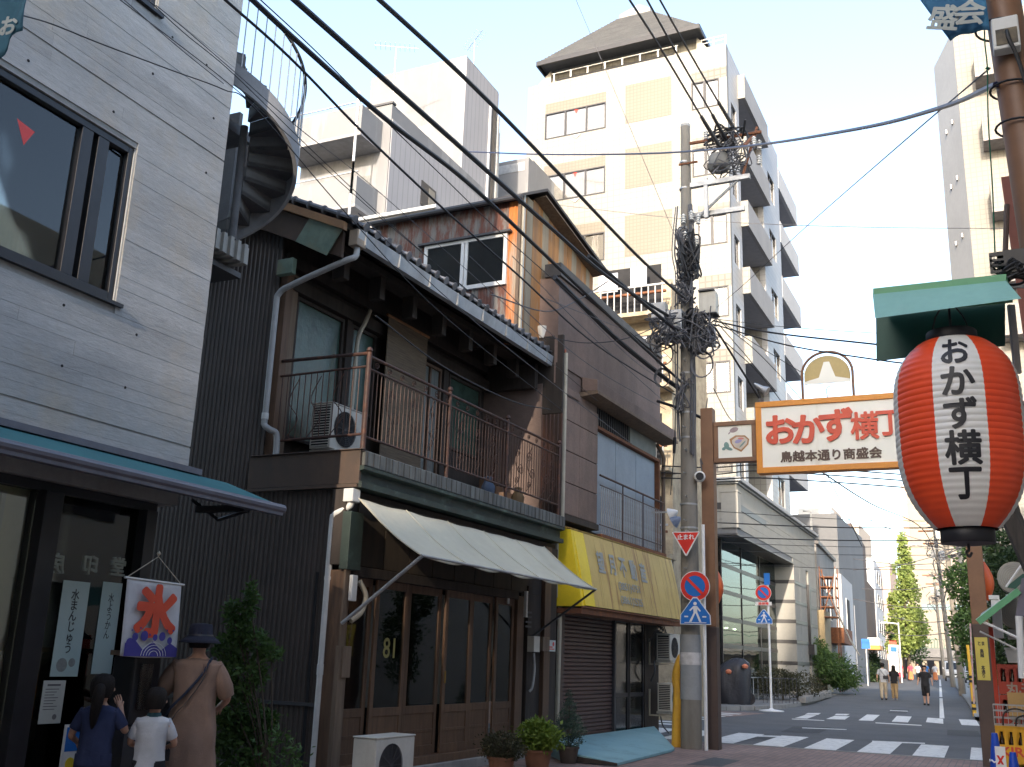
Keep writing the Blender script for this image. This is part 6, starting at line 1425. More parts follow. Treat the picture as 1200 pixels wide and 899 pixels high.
for z in (4.2, 6.6, 9.0, 11.2):
    P('balcony', cream, cc, (-1.3, 1.3, -.7, -.01, z, z + .12)); P('shelf', M['rust'], cc, (-1.2, 1.2, -.6, -.5, z + .7, z + .76))
    q = MB()
    for i in range(12): q.box(-1.2 + i * .21, -1.17 + i * .21, -.68, -.65, z + .12, z + .9)
    q.box(-1.25, 1.25, -.70, -.64, z + .88, z + .93); q.build('railing', M['pvc'], cc)
    P('dark_window', M['dark'], cc, (-1.0, .9, -.012, -.002, z + .3, z + 1.8)); P('laundry', mat('pale_laundry', (.55, .5, .45), (.35, .4, .5), sc=3), cc, (-.9, -.3, -.5, -.47, z + .9, z + 1.5), (.1, .6, -.5, -.47, z + 1.0, z + 1.6))
for i in range(4):
    t_ = thing('metal_awning_lamp', 'white metal hood sticking out beside the concrete pole, number %s from below' % ['one', 'two', 'three', 'four'][i], 'lamp', W0, (0, 0, 0)) if False else None

# ================================================================== FAR LEFT SIDE OF THE STREET
def simple_building(name, label, frame, boxes, wallm, wins=(), cap=None, winm=None):
    t = thing(name, label, 'building', frame)
    for b in boxes: P('wall', wallm, t, b)
    for (x, y0, y1, z0, z1) in wins:
        f = MB(); f.box(x, x + .05, y0, y1, z0, z1); fo = f.build('window', M['galv'], t); P('pane', winm or M['dark'], fo, (x + .05, x + .06, y0 + .06, y1 - .06, z0 + .06, z1 - .06))
    if cap: P('roof_cap', M['dark_pipe'], t, cap)
    return t
simple_building('grey_office_block', 'dark grey flat roofed office block rising behind the bank', W0, [(-20, -9.85, 75, 90, 0, 12.1)], mat('dark_grey_wall', (.15, .155, .165), (.13, .135, .145), sc=.4))
q = thing('roof_tank', 'small white rooftop box on the dark grey office block', 'roof box', W0, (-12, 80, 12.1)); P('box', M['white_paint'], q, (-1.2, 1.2, -1, 1, 0, 1.0))
a1 = simple_building('grey_rendered_house', 'grey two storey house with small square windows beside the bank', SF, [(-6, -.1, 2.2, 13, gz(62), 8.3)], mat('mid_grey_wall', (.26, .255, .25), (.22, .215, .21), sc=.6, dirt=(.18, .17, .165), dsc=.5),
    [(-.1, 5 + k * 2.0, 5.9 + k * 2.0, z, z + .9) for k in range(3) for z in (4.3, 5.9)], (-6.1, .05, 2.1, 13.1, 8.3, 8.5))
P('balcony', M['rust'], a1, (-.1, .9, 6.0, 12.4, 2.9, 3.8)); P('ochre_wall', mat('ochre_wall', (.36, .28, .16), (.3, .24, .15)), a1, (-.3, .2, 2.0, 5.5, .1, 4.6))
q = MB()
for k in range(5): q.box(-.0, .9, 2.1, 3.6, 4.2 + k * .55, 4.25 + k * .55)
for (x, y) in ((0, 2.1), (.85, 2.1), (0, 3.55), (.85, 3.55)): q.box(x, x + .05, y, y + .05, .2, 7.0)
q.tube([(.9, 2.1, 4.2), (.1, 2.1, 6.8)], .03, 5); q.tube([(.1, 2.1, 4.2), (.9, 2.1, 6.8)], .03, 5)
q.build('rusty_stair', M['rust'], a1)
q = MB(); q.tube(smoothpts([(.9, 2.0, 6.9), (.8, 2.0, 5.0), (1.4, 2.6, 3.2), (1.9, 3, 2.2)]), .05, 6); q.build('curved_pipe', M['pvc'], a1)
bs = mat('dark_brown_brick_wall', (.12, .085, .075), (.09, .065, .06), sc=.8, fine=.25, bump=.3)
simple_building('brown_brick_building', 'tall dark brown brick building with stepped parapet on the far left street side', SF, [(-9, -.0, 22.5, 48, .2, 10.9), (-9, -.01, 30, 48, 10.9, 13.1), (-9, -.02, 36, 60, .2, 9.8)], bs)
simple_building('white_panel_house', 'narrow white panel house with one tall window before the brown brick wall', SF, [(-3, .25, 14, 24, .1, 7.6), (-3, .3, 24.2, 34, .1, 6.1)], mat('white_panel_wall', (.48, .48, .49), (.43, .43, .44), sc=.5), [(.25, 17, 19.6, 3.6, 6.2), (.3, 27, 29, 3.6, 4.6)])
o = thing('orange_canopy', 'small cream box canopy with orange underside above a doorway', 'canopy', SF, (.3, 33, 0)); P('canopy_box', M['sign_white'], o, (0, 1.2, 0, 5, 3.4, 4.0)); P('orange_base', M['orange'], o, (0, 1.25, -.05, 5.05, 3.05, 3.39))
a2 = simple_building('white_street_house', 'white four storey house with dark balcony gaps beyond the brown brick wall', SF, [(-6, .1, 60, 78, .2, 13.2), (-6, .3, 80, 100, .2, 11.5)], mat('bluish_white_wall', (.50, .51, .53), (.44, .45, .47), sc=.4), [(.1, 64 + k * 4.5, 66.5 + k * 4.5, z, z + 1.4) for k in range(3) for z in (2.6, 5.4, 8.2, 10.8)])
P('dark_ground_floor', M['dark_pipe'], a2, (.1, .25, 60, 78, .3, 2.6))
simple_building('cream_block', 'pale sunlit block with small attic on the left behind the brown brick building', W0, [(-26, -13.2, 118, 130, 0, 17.0), (-19, -16.0, 118, 126, 17.0, 19.0)], mat('sunlit_cream_wall', (.50, .42, .34), (.46, .38, .31), sc=.3))
simple_building('pale_far_block', 'pinkish sunlit wall far behind the left street trees', W0, [(-16, -11.8, 136, 145, 0, 14.5)], mat('pinkish_wall', (.48, .36, .30), (.44, .33, .28), sc=.3))
# beige tower at the end of the street
bt = thing('beige_end_tower', 'tall pale beige sunlit building closing the far end of the street', 'building', W0, (-11.6, 172, 0))
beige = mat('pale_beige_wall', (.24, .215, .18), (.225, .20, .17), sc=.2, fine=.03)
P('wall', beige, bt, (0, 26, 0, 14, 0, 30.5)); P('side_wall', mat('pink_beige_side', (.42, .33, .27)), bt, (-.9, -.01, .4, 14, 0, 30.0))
for k in range(8): P('floor_line', mat('beige_joint', (.42, .35, .26)), bt, (0, 26, -.06, -.01, 4 + k * 3.3, 4.08 + k * 3.3))
q = MB(); q.box(1, 25, -.12, -.07, 10.6, 11.4); q.build('blue_band', mat('blue_grey_band', (.18, .25, .27)), bt)
# viaduct
vi = thing('viaduct', 'grey concrete railway viaduct with pale green railing across the street end', 'bridge', W0, (-11.5, 158, gz(158)))
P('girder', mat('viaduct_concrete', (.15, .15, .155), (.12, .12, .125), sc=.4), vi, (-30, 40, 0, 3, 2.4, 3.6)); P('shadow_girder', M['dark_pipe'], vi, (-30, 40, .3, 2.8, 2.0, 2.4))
for k in range(14): P('column', mat('viaduct_column', (.24, .215, .17)), vi, (-8 + k * 1.55, -7.4 + k * 1.55, .6, 1.4, -1, 2.0))
q = MB(); q.box(-30, 40, .05, .1, 4.75, 4.85); q.box(-30, 40, .05, .1, 3.62, 3.70)
for i in range(60): q.box(-10 + i * .42, -9.9 + i * .42, .05, .1, 3.7, 4.75)
q.build('green_railing', mat('pale_green_rail', (.07, .14, .11)), vi)
P('back_dark', M['dark_pipe'], vi, (-30, 40, 6, 6.2, -1, 2.2))

# ================================================================== RIGHT SIDE TOWER
rt = thing('right_apartment_tower', 'tall cream tiled apartment tower with box balconies at the right edge of the picture', 'building', W0, (.27, 50, 0))
rtile = brickmat('cream_tile_right', (.215, .208, .19), (.205, .198, .182), (.165, .16, .148), 1, bw=.25, rh=.25, ms=.02, axes='xz', off=0, bump=.15, var=(.96, 1.04))
P('front_wall', rtile, rt, (0, 18, 0, 12, 0, 33.6))
q = MB(); q.add([(0, .01, 0), (-1.05, 3.2, 0), (-1.05, 12, 0), (0, 12, 0), (0, .01, 33.0), (-1.05, 3.2, 33.0), (-1.05, 12, 33), (0, 12, 33)], [(0, 1, 5, 4), (1, 2, 6, 5), (4, 5, 6, 7), (2, 3, 7, 6)]); q.build('street_wall', mat('right_tower_shade_side', (.33, .335, .345), (.30, .305, .315), sc=.5), rt)  # side coloured paler and cooler than the front for its shade tone
q = MB()
for k in range(9):
    for f in (.3, .6):
        x = -1.05 * f - .03; y = 3.2 * f - .05; q.box(x - .06, x, y, y + .25, 3.5 + k * 3.1, 3.7 + k * 3.1); q.box(x - .04, x - .02, y + .3, y + .34, 2.6 + k * 3.1, 3.9 + k * 3.1)
q.build('vent_hood', M['galv'], rt, kind='stuff')
for k, (px_, py_, pb) in enumerate(((1140, 62, 90), (1147, 110, 165), (1157, 190, 248), (1163, 275, 330))):
    p = W0.Y(px_, py_, 49); b_ = W0.Y(px_, pb, 49)
    x0 = p.x - .27; P('balcony', rtile, rt, (x0, 17, -1.2, -1.08, b_.z, b_.z + 1.35), (x0, x0 + .12, -1.079, -.001, b_.z, b_.z + 1.35)); P('balcony_floor', mat('mauve_grey_soffit', (.24, .22, .22)), rt, (x0, 17, -1.2, -.002, b_.z - .15, b_.z - .002))
    P('window', M['dark_pipe'], rt, (x0 + 1.0, x0 + 2.6, -.03, -.001, b_.z + .3, b_.z + 2.3))
    P('ac_bracket', M['galv'], rt, (x0 + 1.8, x0 + 2.6, -1.5, -1.21, b_.z - .6, b_.z - .16))
for k in range(5):
    z = 19.5 - 3.1 * k
    P('balcony', rtile, rt, (1.0, 17, -1.2, -1.08, z, z + 1.35)); P('balcony_floor', mat('mauve_grey_soffit', (.24, .22, .22)), rt, (1.0, 17, -1.2, -.002, z - .15, z - .002))

# ================================================================== UNSEEN BUILDINGS, GUESSED (placed and sized for the shade and the glass reflections)
def row_building(label, x0, x1, y0, y1, h, c, side):
    t = thing('unseen_street_building', label, 'building', W0, (x0, y0, 0))
    mm_ = mat('row_wall_%s' % label[:6].replace(' ', '_'), c, tuple(k * .9 for k in c), sc=.5)
    P('wall', mm_, t, (0, x1 - x0, 0, y1 - y0, 0, h))
    fx = -.02 if side > 0 else x1 - x0 + .001
    n_ = max(1, int((y1 - y0) / 3))
    for k in range(n_):
        for z in [2.9 + 3.1 * j for j in range(int((h - 2.5) / 3.1))]:
            P('window', M['dark_pipe'], t, (fx, fx + .019, .8 + k * 3, 2.4 + k * 3, z + .9, z + 2.2))
    q = MB()
    for k in range(int((y1 - y0) / .3)): q.box(fx - .0, fx + .015, k * .3 + .02, k * .3 + .17, 2.8, h - .5)
    return t
row_building('cream ribbed building on the right behind the camera', 1.6, 14, -9.8, 6.5, 8.8, (.72, .67, .55), 1)
row_building('grey building on the right further behind the camera', 1.6, 14, -30, -10, 24.0, (.42, .41, .38), 1)
row_building('brown building on the right behind the camera', 1.6, 14, -62.3, -30.2, 36.0, (.34, .30, .26), 1)
row_building('end block closing the street far behind the camera', -12, 3.42, -96, -82, 44.0, (.45, .44, .42), 1)
row_building('lower block beside the end block behind the camera', 3.5, 16, -96, -82, 34.5, (.40, .38, .35), 1)
row_building('pale ribbed building at the right by the crates', 1.7, 14, 6.7, 17.5, 9.0, (.74, .69, .57), 1)
row_building('dark grey building on the left behind the camera', -19, -7.2, -24, -4.5, 10.0, (.22, .22, .23), -1)
row_building('pale building on the left far behind the camera', -19, -7.2, -60, -24.3, 11.0, (.4, .38, .35), -1)
row_building('grey building on the right across the side street', 2.9, 14, 22.5, 34, 8.0, (.5, .49, .47), 1)
# ================================================================== BIG LANTERN, RIGHT EDGE POLE AND BANNERS
LC = W0.Y(1124, 506, 4.9)
kk = 4.72 / FPX * 1.0
ln = thing('big_lantern', 'large red and white striped paper lantern with black brush letters under a green sheet roof', 'lantern', W0, tuple(LC), R(25.5) + R(-24) * 0)
# shape measured from the photo: about half a metre wide
dep = (LC - CP).dot(FW)
rad_ = 70.5 / FPX * dep; hh = 222 / FPX * dep / 1.0
prof = []
NR = 30
def lrad(f):      # f 0..1 bottom to top
    u = abs(f - .54) / (.54 if f < .54 else .46)
    return rad_ * (1 - u ** 4.2 * .48) if f >= .54 else rad_ * (1 - u ** 3.3 * .52)
rz0 = -hh * .515
# eight vertical stripes, each a part; ribs every few centimetres
camang = math.atan2(-LC.y, -LC.x) - R(25.5)      # direction of the camera in local frame
off = camang + R(2.5)
for s_ in range(8):
    q = MB(); a0_ = off - R(22.5) + s_ * R(45); NS = 8
    rr_ = []
    for i in range(NR * 4 + 1):
        f = i / (NR * 4); ph = (i % 4) / 4
        r_ = lrad(f) * (1 - .013 * (1 - abs(math.sin(PI * ph)) ** .8))
        rr_.append([(r_ * math.cos(a0_ + R(45) * k / NS), r_ * math.sin(a0_ + R(45) * k / NS), rz0 + f * hh) for k in range(NS + 1)])
    n_ = NS + 1
    v = [p for r in rr_ for p in r]
    q.add(v, [(i * n_ + k, i * n_ + k + 1, (i + 1) * n_ + k + 1, (i + 1) * n_ + k) for i in range(len(rr_) - 1) for k in range(NS)])
    q.build('paper_stripe', M['lantern_white'] if s_ % 2 == 0 else M['lantern_red'], ln, smooth=True)
def ring(name, z0, z1, r_):
    q = MB(); q.lathe([(r_ * .97, z0), (r_, z0 + .004), (r_, z1 - .004), (r_ * .97, z1)], 32); q.build(name, M['ink'], ln, smooth=True)
ring('bottom_ring', rz0 - .062, rz0 + .002, lrad(0) * .86); ring('top_ring', rz0 + hh - .002, rz0 + hh + .055, lrad(1) * .78)
q = MB(); q.tube([(0, 0, rz0 + hh + .05), (0, 0, rz0 + hh + .30)], .006, 6); q.tube(smoothpts([(-.09, 0, rz0 + hh + .05), (-.06, 0, rz0 + hh + .14), (0, 0, rz0 + hh + .2), (.06, 0, rz0 + hh + .14), (.09, 0, rz0 + hh + .05)]), .004, 5); q.build('hanging_wire', M['black_metal'], ln)
q = MB(); q.tube(smoothpts([(0, 0, rz0 - .06), (0, 0, rz0 - .09), (-.012, 0, rz0 - .10), (0, 0, rz0 - .118), (.012, 0, rz0 - .10)]), .006, 6); q.build('bottom_hook', M['dark_pipe'], ln)
def wrap_char(ch, f, size, bold):
    me = text_mesh(ch, size, bold, 0.0, .98)
    bm = bmesh.new(); bm.from_mesh(me); bmesh.ops.triangulate(bm, faces=bm.faces); bmesh.ops.subdivide_edges(bm, edges=[e for e in bm.edges if e.calc_length() > .02], cuts=2); bm.to_mesh(me); bm.free()
    for v in me.vertices:
        z = rz0 + f * hh + v.co.y; ff = min(1, max(0, (z - rz0) / hh)); r_ = lrad(ff) + .0022
        a = off + v.co.x / rad_
        v.co = (r_ * math.cos(a), r_ * math.sin(a), z)
    me.materials.clear(); me.materials.append(M['ink'])
    o = bpy.data.objects.new('lettering', me); COL.objects.link(o); o.parent = ln
for i, ch in enumerate('おかず横丁'):
    wrap_char(ch, (.885, .715, .545, .37, .195)[i], (.150, .150, .150, .155, .150)[i], .0042)
# green sheet roof over the lantern
gr = thing('lantern_roof', 'pale green sheet roof with dark green back board above the big lantern', 'roof', W0, tuple(LC), R(25.5))
zt_ = rz0 + hh
iv = gr.matrix_world.inverted() if False else Matrix.LocRotScale(gr.location, gr.rotation_euler.to_quaternion(), None).inverted()
def GP(px_, py_, y_): return iv @ W0.Y(px_, py_, y_)
fs = [GP(1023, 345, 4.80), GP(1179, 329, 4.80), GP(1197, 350, 4.66), GP(1026, 373, 4.66)]
q = MB(); q.add(fs + [p + Vector((0, .005, .003)) for p in fs], [(0, 1, 2, 3), (4, 5, 6, 7), (0, 1, 5, 4), (1, 2, 6, 5), (2, 3, 7, 6), (3, 0, 4, 7)]); q.build('roof_sheet', M['green_roof'], gr)
fs = [GP(1023, 338, 4.80), GP(1179, 321, 4.80), GP(1179, 329, 4.80), GP(1023, 345, 4.80)]
q = MB(); bk2 = iv.to_3x3() @ Vector((.03, .32, .0)); q.add(fs[:2] + [p + bk2 for p in fs[1::-1]] + [fs[3], fs[2]] + [p + bk2 for p in (fs[2], fs[3])], [(0, 1, 2, 3), (4, 5, 6, 7), (0, 1, 5, 4), (1, 2, 6, 5), (2, 3, 7, 6), (3, 0, 4, 7)]); q.build('roof_ridge', M['green_edge'], gr)
fs = [GP(1027, 360, 5.16), GP(1178, 340, 5.16), GP(1178, 405, 5.16), GP(1028, 423, 5.16)]
q = MB(); q.add(fs + [p + Vector((0, .01, 0)) for p in fs], [(0, 1, 2, 3), (4, 5, 6, 7), (0, 1, 5, 4), (1, 2, 6, 5), (2, 3, 7, 6), (3, 0, 4, 7)]); q.build('back_board', M['green_dark'], gr)
q = MB(); a_ = fs[1]; q.box(a_.x, a_.x + .03, a_.y - .02, a_.y, a_.z - .42, a_.z - .08); q.box(a_.x - .02, a_.x + .4, a_.y - .04, a_.y - .03, a_.z + .0, a_.z + .02); q.build('bracket', M['pvc'], gr)
# brown steel pole
pa = W0.Y(1171, -10, 5.0); pb_ = W0.Y(1222, 330, 5.05)
rp_ = thing('brown_steel_pole', 'brown painted steel pole wrapped with cables and a white junction box at the right edge', 'pole', W0, (pb_.x + .14, 5.06, 0))
ox, oy = pb_.x + .14, 5.06
q = MB(); q.cyl((0, 0, 0), (pa.x - ox, 0, pa.z + .3), .098, .084, 24); q.cyl((pa.x - ox, 0, pa.z + .3), (pa.x - ox - .03, 0, 9), .084, .08, 20); q.build('pole_shaft', M['brown_steel'], rp_, smooth=True)
def PL(px_, py_, y_=4.93): 
    p = W0.Y(px_, py_, y_); return (p.x - ox, p.y - oy, p.z)
q = MB(); c_ = PL(1177, 40); q.box(c_[0] - .055, c_[0] + .065, -.16, -.09, c_[2] - .095, c_[2] + .08); q.build('junction_box', M['white_paint'], rp_, bev=.008)
q = MB(); q.box(c_[0] - .040, c_[0] + .055, -.164, -.161, c_[2] - .075, c_[2] + .010); q.build('box_recess', mat('tan_box_recess', (.22, .18, .12), (.05, .05, .05), sc=9), rp_)
q = MB(); q.tube(smoothpts([(c_[0] + .01, -.175, c_[2] - .01), (c_[0] + .015, -.19, c_[2] - .07), (c_[0] + .05, -.17, c_[2] - .2), (c_[0] + .09, -.13, c_[2] - .5), (c_[0] + .10, -.12, c_[2] - 1.0), (c_[0] + .12, -.12, c_[2] - 1.8)]), .009, 6); q.build('box_cable', M['cable'], rp_)
q = MB()
for (px_, py_) in ((1170, 18), (1188, 90), (1195, 135)):
    c2 = PL(px_, py_); q.tube([(c2[0] + .105 * math.cos(t * PI / 10) , .0 + .105 * math.sin(t * PI / 10), c2[2] - .01 * math.cos(t * PI / 10)) for t in range(21)], .006, 5)
q.build('cable_tie', M['cable'], rp_, kind='stuff')
# dark clamp plate with slots and cable mess just above the lantern roof
q = MB(); a_ = PL(1159, 303); 
for (z0, z1) in ((.0, .012), (.030, .042), (.056, .068), (.082, .10)): q.box(a_[0], a_[0] + .16, -.16, -.15, a_[2] - .085 + z0, a_[2] - .085 + z1)
q.box(a_[0], a_[0] + .012, -.16, -.15, a_[2] - .073, a_[2] + .0); q.box(a_[0] + .06, a_[0] + .2, -.161, -.149, a_[2] - .09, a_[2] + .02)
q.build('slotted_clamp', M['black_metal'], rp_)
q = MB(); random.seed(21)
for _ in range(12):
    b_ = Vector(PL(1182, 318)); pts = [b_ + Vector((random.uniform(-.07, .12), random.uniform(-.04, .04), random.uniform(-.05, .05))) for _ in range(6)]; q.tube(smoothpts(pts, 4), .007, 5)
q.tube([PL(1166, 318), PL(1174, 312)], .005, 5); q.tube([PL(1163, 310), PL(1172, 306)], .005, 5)
q.build('cable_tangle', M['cable'], rp_, kind='stuff')
q = MB(); q.tube(smoothpts([PL(1149, 0), PL(1153, 20), PL(1154, 50), PL(1157, 80), PL(1158, 140), PL(1163, 220), PL(1166, 300)]), .0035, 5); q.lathe([(0, -.012), (.010, 0), (0, .012)], 8, PL(1157, 80)); q.build('hanging_cord', mat('green_cord', (.01, .12, .07)), rp_)
q = MB(); q.tube(smoothpts([PL(1180, 240), PL(1179, 270), PL(1178, 300)]), .012, 8); q.build('dark_conduit', M['brown_dark'], rp_)
# red-brown board standing behind the lantern roof at the edge
rb = thing('red_brown_board', 'red brown upright boards running down behind the lantern at the right edge', 'board', W0, (0, 0, 0))
e0 = W0.Y(1181, 352, 6.4); e1 = W0.Y(1199, 520, 6.4)
for k in range(3):
    q = MB(); dx = .03 + k * .055; sl = (e1.x - e0.x) / (e1.z - e0.z); xb = e0.x - sl * e0.z + dx + .12
    q.add([(e0.x + dx, 6.4, e0.z + .8), (e0.x + dx + .05, 6.4, e0.z + .8), (xb + .05, 6.4, 0.0), (xb, 6.4, 0.0), (e0.x + dx, 6.43, e0.z + .8), (e0.x + dx + .05, 6.43, e0.z + .8), (xb + .05, 6.43, 0.0), (xb, 6.43, 0.0)],
                     [(0, 1, 2, 3), (4, 5, 6, 7), (0, 1, 5, 4), (1, 2, 6, 5), (2, 3, 7, 6), (3, 0, 4, 7)]); q.build('board', mat('red_brown_paint', (.26, .07, .045), (.20, .055, .035), sc=2, rough=.5, rnd=.1), rb)
# banners
def banner(name, label, pts, y_, m_, chars, thick=.004, fold=.03, size=.2):
    t = thing(name, label, 'banner', W0, (0, 0, 0))
    p = [W0.Y(a, b, y_) for a, b in pts]     # four corners: top left, top right, bottom right, bottom left
    q = MB(); n_ = 14
    g = []
    for i in range(n_ + 1):
        for j in range(n_ + 1):
            u, v = j / n_, i / n_
            c = (p[0] * (1 - u) + p[1] * u) * (1 - v) + (p[3] * (1 - u) + p[2] * u) * v
            g.append((c.x, c.y + fold * math.sin(u * 9 + v * 3) , c.z + .02 * math.sin(u * PI) * v))
    q.add(g, [(i * (n_ + 1) + j, i * (n_ + 1) + j + 1, (i + 1) * (n_ + 1) + j + 1, (i + 1) * (n_ + 1) + j) for i in range(n_) for j in range(n_)])
    o = q.build('cloth', m_, t, smooth=True); s = o.modifiers.new('s', 'SOLIDIFY'); s.thickness = thick
    for ch, (a, b), rot in chars:
        c = W0.Y(a, b, y_ - .045); lettering(ch, mat('faded_white_print', (.50, .54, .52)), t, face_M(c, (.1, -1, 0)) @ Matrix.Rotation(rot, 4, 'Z'), size, .004, .001)
    return t
blcl = mat('faded_blue_banner_cloth', (.05, .19, .34), (.035, .13, .26), sc=4, rough=.85, fine=.1, dirt=(.12, .28, .38), dsc=3, dst=(1, 1, 1))
banner('shop_banner', 'blue cloth banner with pale letters hanging beside the brown steel pole at top right', [(1050, -40), (1150, -40), (1160, 37), (1114, 48)], 4.9, blcl, [('会', (1136, 14), R(-8)), ('盛', (1106, 20), R(-14))], size=.15, fold=.012)
banner('shop_banner', 'teal cloth banner with a white letter hanging at the top left corner', [(-60, -40), (45, -40), (30, 38), (-40, 100)], 3.0, mat('teal_banner_cloth', (.04, .14, .20), (.025, .09, .14), sc=4, rough=.8, dirt=(.10, .25, .33), dsc=3, dst=(1, 1, 1)), [('お', (10, 30), R(-6))], size=.12, fold=.03)

# ================================================================== RIGHT SHOP: awning, hung fans, crates, cones
YR = 12.0
def RP(px_, py_, y_=YR): return W0.Y(px_, py_, y_)
ra = thing('green_shop_awning', 'folding green shop awning with white arms seen edge on at right', 'awning', W0, (0, 0, 0))
q = MB(); q.tube([RP(1146, 729), RP(1172, 709), RP(1194, 692)], .045, 4); q.build('awning_edge', M['green_edge'], ra)
q = MB(); a_, b_ = RP(1146, 727), RP(1194, 694); q.add([a_, b_, b_ + Vector((.0, 2.6, .2)), a_ + Vector((0, 2.6, .2))], [(0, 1, 2, 3)]); q.build('awning_canvas', M['green_dark'], ra)
q = MB(); q.tube([RP(1146, 726), RP(1172, 738), RP(1200, 751)], .014, 6); q.tube([RP(1179, 688), RP(1200, 658)], .012, 6); q.build('awning_arm', M['white_sign'], ra)
q = MB(); q.tube([RP(1148, 740, 12.3), RP(1196, 763, 12.3)], .010, 6); q.tube([RP(1194, 722), RP(1198, 795)], .035, 8); q.build('awning_post', M['white_sign'], ra)
q = MB(); q.add([RP(1179, 688), RP(1199, 672), RP(1204, 676), RP(1190, 690)] + [v + Vector((0, .05, 0)) for v in (RP(1179, 688), RP(1199, 672), RP(1204, 676), RP(1190, 690))], [(0, 1, 2, 3), (4, 5, 6, 7), (0, 1, 5, 4), (1, 2, 6, 5), (2, 3, 7, 6), (3, 0, 4, 7)]); q.build('dark_valance', M['green_dark'], ra)
q = MB(); p4 = [RP(1197, 678), RP(1215, 672), RP(1215, 724), RP(1190, 722)]; q.add(p4 + [v + Vector((0, .12, 0)) for v in p4], [(0, 1, 2, 3), (4, 5, 6, 7), (0, 1, 5, 4), (1, 2, 6, 5), (2, 3, 7, 6), (3, 0, 4, 7)]); q.build('end_plate', mat('mauve_grey_plate', (.17, .16, .20)), ra)
for i, (px_, py_) in enumerate(((1189, 677), (1191, 718))):
    t = thing('outdoor_fan_unit', ['upper round outdoor fan unit at the right edge', 'lower round outdoor fan unit at the right edge'][i], 'fan unit', W0, tuple(RP(px_, py_, 14.5)))
    q = MB(); q.cyl((0, 0, 0), (0, .3, 0), .20, .20, 24); q.build('housing', mat('beige_fan_housing', (.40, .38, .33), (.34, .32, .28)), t, smooth=True)
    q = MB()
    for k in range(7): q.tube([(.025 * (k + 1) * math.cos(j * PI / 10), -.01, .025 * (k + 1) * math.sin(j * PI / 10)) for j in range(21)], .003, 4)
    q.build('fan_guard', M['pvc'], t)
    P('mount', M['pvc'], t, (-.12, .3, .02, .28, -.32, -.205))
wbx = thing('white_wall_box', 'tall white box fixed behind the green awning at right', 'box', W0, tuple(RP(1168, 724, 14)))
P('box', M['white_sign'], wbx, (-.05, .06, 0, .1, -.24, .22), bev=.01); P('box_cap', M['white_sign'], wbx, (-.07, .05, -.01, .1, .221, .27))
dg = thing('leaning_timber', 'dark weathered timber leaning diagonally at the right edge below the lantern', 'timber', W0, (0, 0, 0))
q = MB(); q.tube([W0.Y(1170, 560, 8), W0.Y(1184, 605, 8), W0.Y(1212, 668, 8)], .075, 5); q.build('timber', mat('grey_weathered_timber', (.10, .085, .075), (.05, .045, .04), sc=5, st=(8, 8, 1), rough=.9, bump=.6, bsc=20), dg)
# crates
def crate(label, at, sx_, sy_, sz_, m_, text=None, tm=None, group=None, open_=True):
    t = thing('bottle_crate', label, 'crate', W0, at, 0, group)
    P('crate_side', m_, t, (0, sx_, 0, .012, 0, sz_ * .42)); P('crate_side', m_, t, (0, sx_, 0, .012, sz_ * .86, sz_))
    P('crate_side', m_, t, (0, .014, .0125, sy_, 0, sz_)); P('crate_side', m_, t, (sx_ - .014, sx_, .0125, sy_, 0, sz_)); P('crate_side', m_, t, (.0145, sx_ - .0145, sy_ - .012, sy_, 0, sz_)); P('crate_floor', m_, t, (.0145, sx_ - .0145, .0125, sy_ - .0125, 0, .012))
    q = MB()
    for k in range(6): q.box(k * (sx_ - .03) / 5, k * (sx_ - .03) / 5 + .03, .001, .011, sz_ * .42, sz_ * .86)
    q.build('crate_ribs', m_, t)
    for k in range(4):
        q = MB(); q.lathe([(.028, .015), (.030, .16), (.012, .22), (.013, .26)], 10, (.06 + k * .09, .07, 0)); q.build('bottle', mat('brown_bottle_glass', (.03, .012, .006), rough=.1), t, smooth=True)
    if text: lettering(text, tm, t, face_M((sx_ / 2, -.0025, sz_ * .21), (0, -1, 0)), sz_ * .40, .004, .0015, 1.15)
    return t
ycr = mat('yellow_crate_plastic', (.80, .42, .02), (.72, .37, .02), sc=3, rough=.4); rcr = mat('red_crate_plastic', (.42, .045, .02), (.34, .035, .02), sc=3, rough=.4)
bx = RP(1166, 855, 12.3).x
for k in range(3):
    crate(['lowest yellow bottle crate of the stack beside the blue cones', 'middle yellow bottle crate of the stack beside the blue cones', 'top yellow bottle crate of the stack under the wire basket'][k], (bx, 12.3, .002 + k * .325), .44, .34, .32, ycr, 'KIRIN', M['red_letter'], 'yellow beer crates stacked at the right')
wbk = thing('wire_basket', 'grey wire basket lying on top of the yellow crates', 'basket', W0, (bx, 12.25, .98)); q = MB()
for i in range(10): q.tube([(i * .045, 0, 0), (i * .045, 0, .20)], .004, 4)
for z in (0, .07, .14, .20): q.tube([(0, 0, z), (.42, 0, z), (.42, .3, z), (0, .3, z), (0, 0, z)], .005, 4)
q.build('wire', M['pvc'], wbk); q = MB(); q.tube(smoothpts([(.08, -.02, 0), (.1, -.03, .12), (.2, -.03, .17), (.34, -.03, .14)]), .008, 6); q.tube(smoothpts([(.2, -.02, 0), (.22, -.03, .08), (.32, -.03, .12)]), .008, 6); q.build('basket_handle', M['cable'], wbk)
bx2 = RP(1172, 800, 12.9).x
for k in range(2):
    crate(['lower red bottle crate at the right behind the yellow crates', 'upper red bottle crate at the right behind the yellow crates'][k], (bx2 - .02, 12.9, .95 + k * .33), .44, .34, .32, rcr, '丸干', mat('grey_print', (.4, .35, .3)), 'red crates stacked behind the yellow ones')
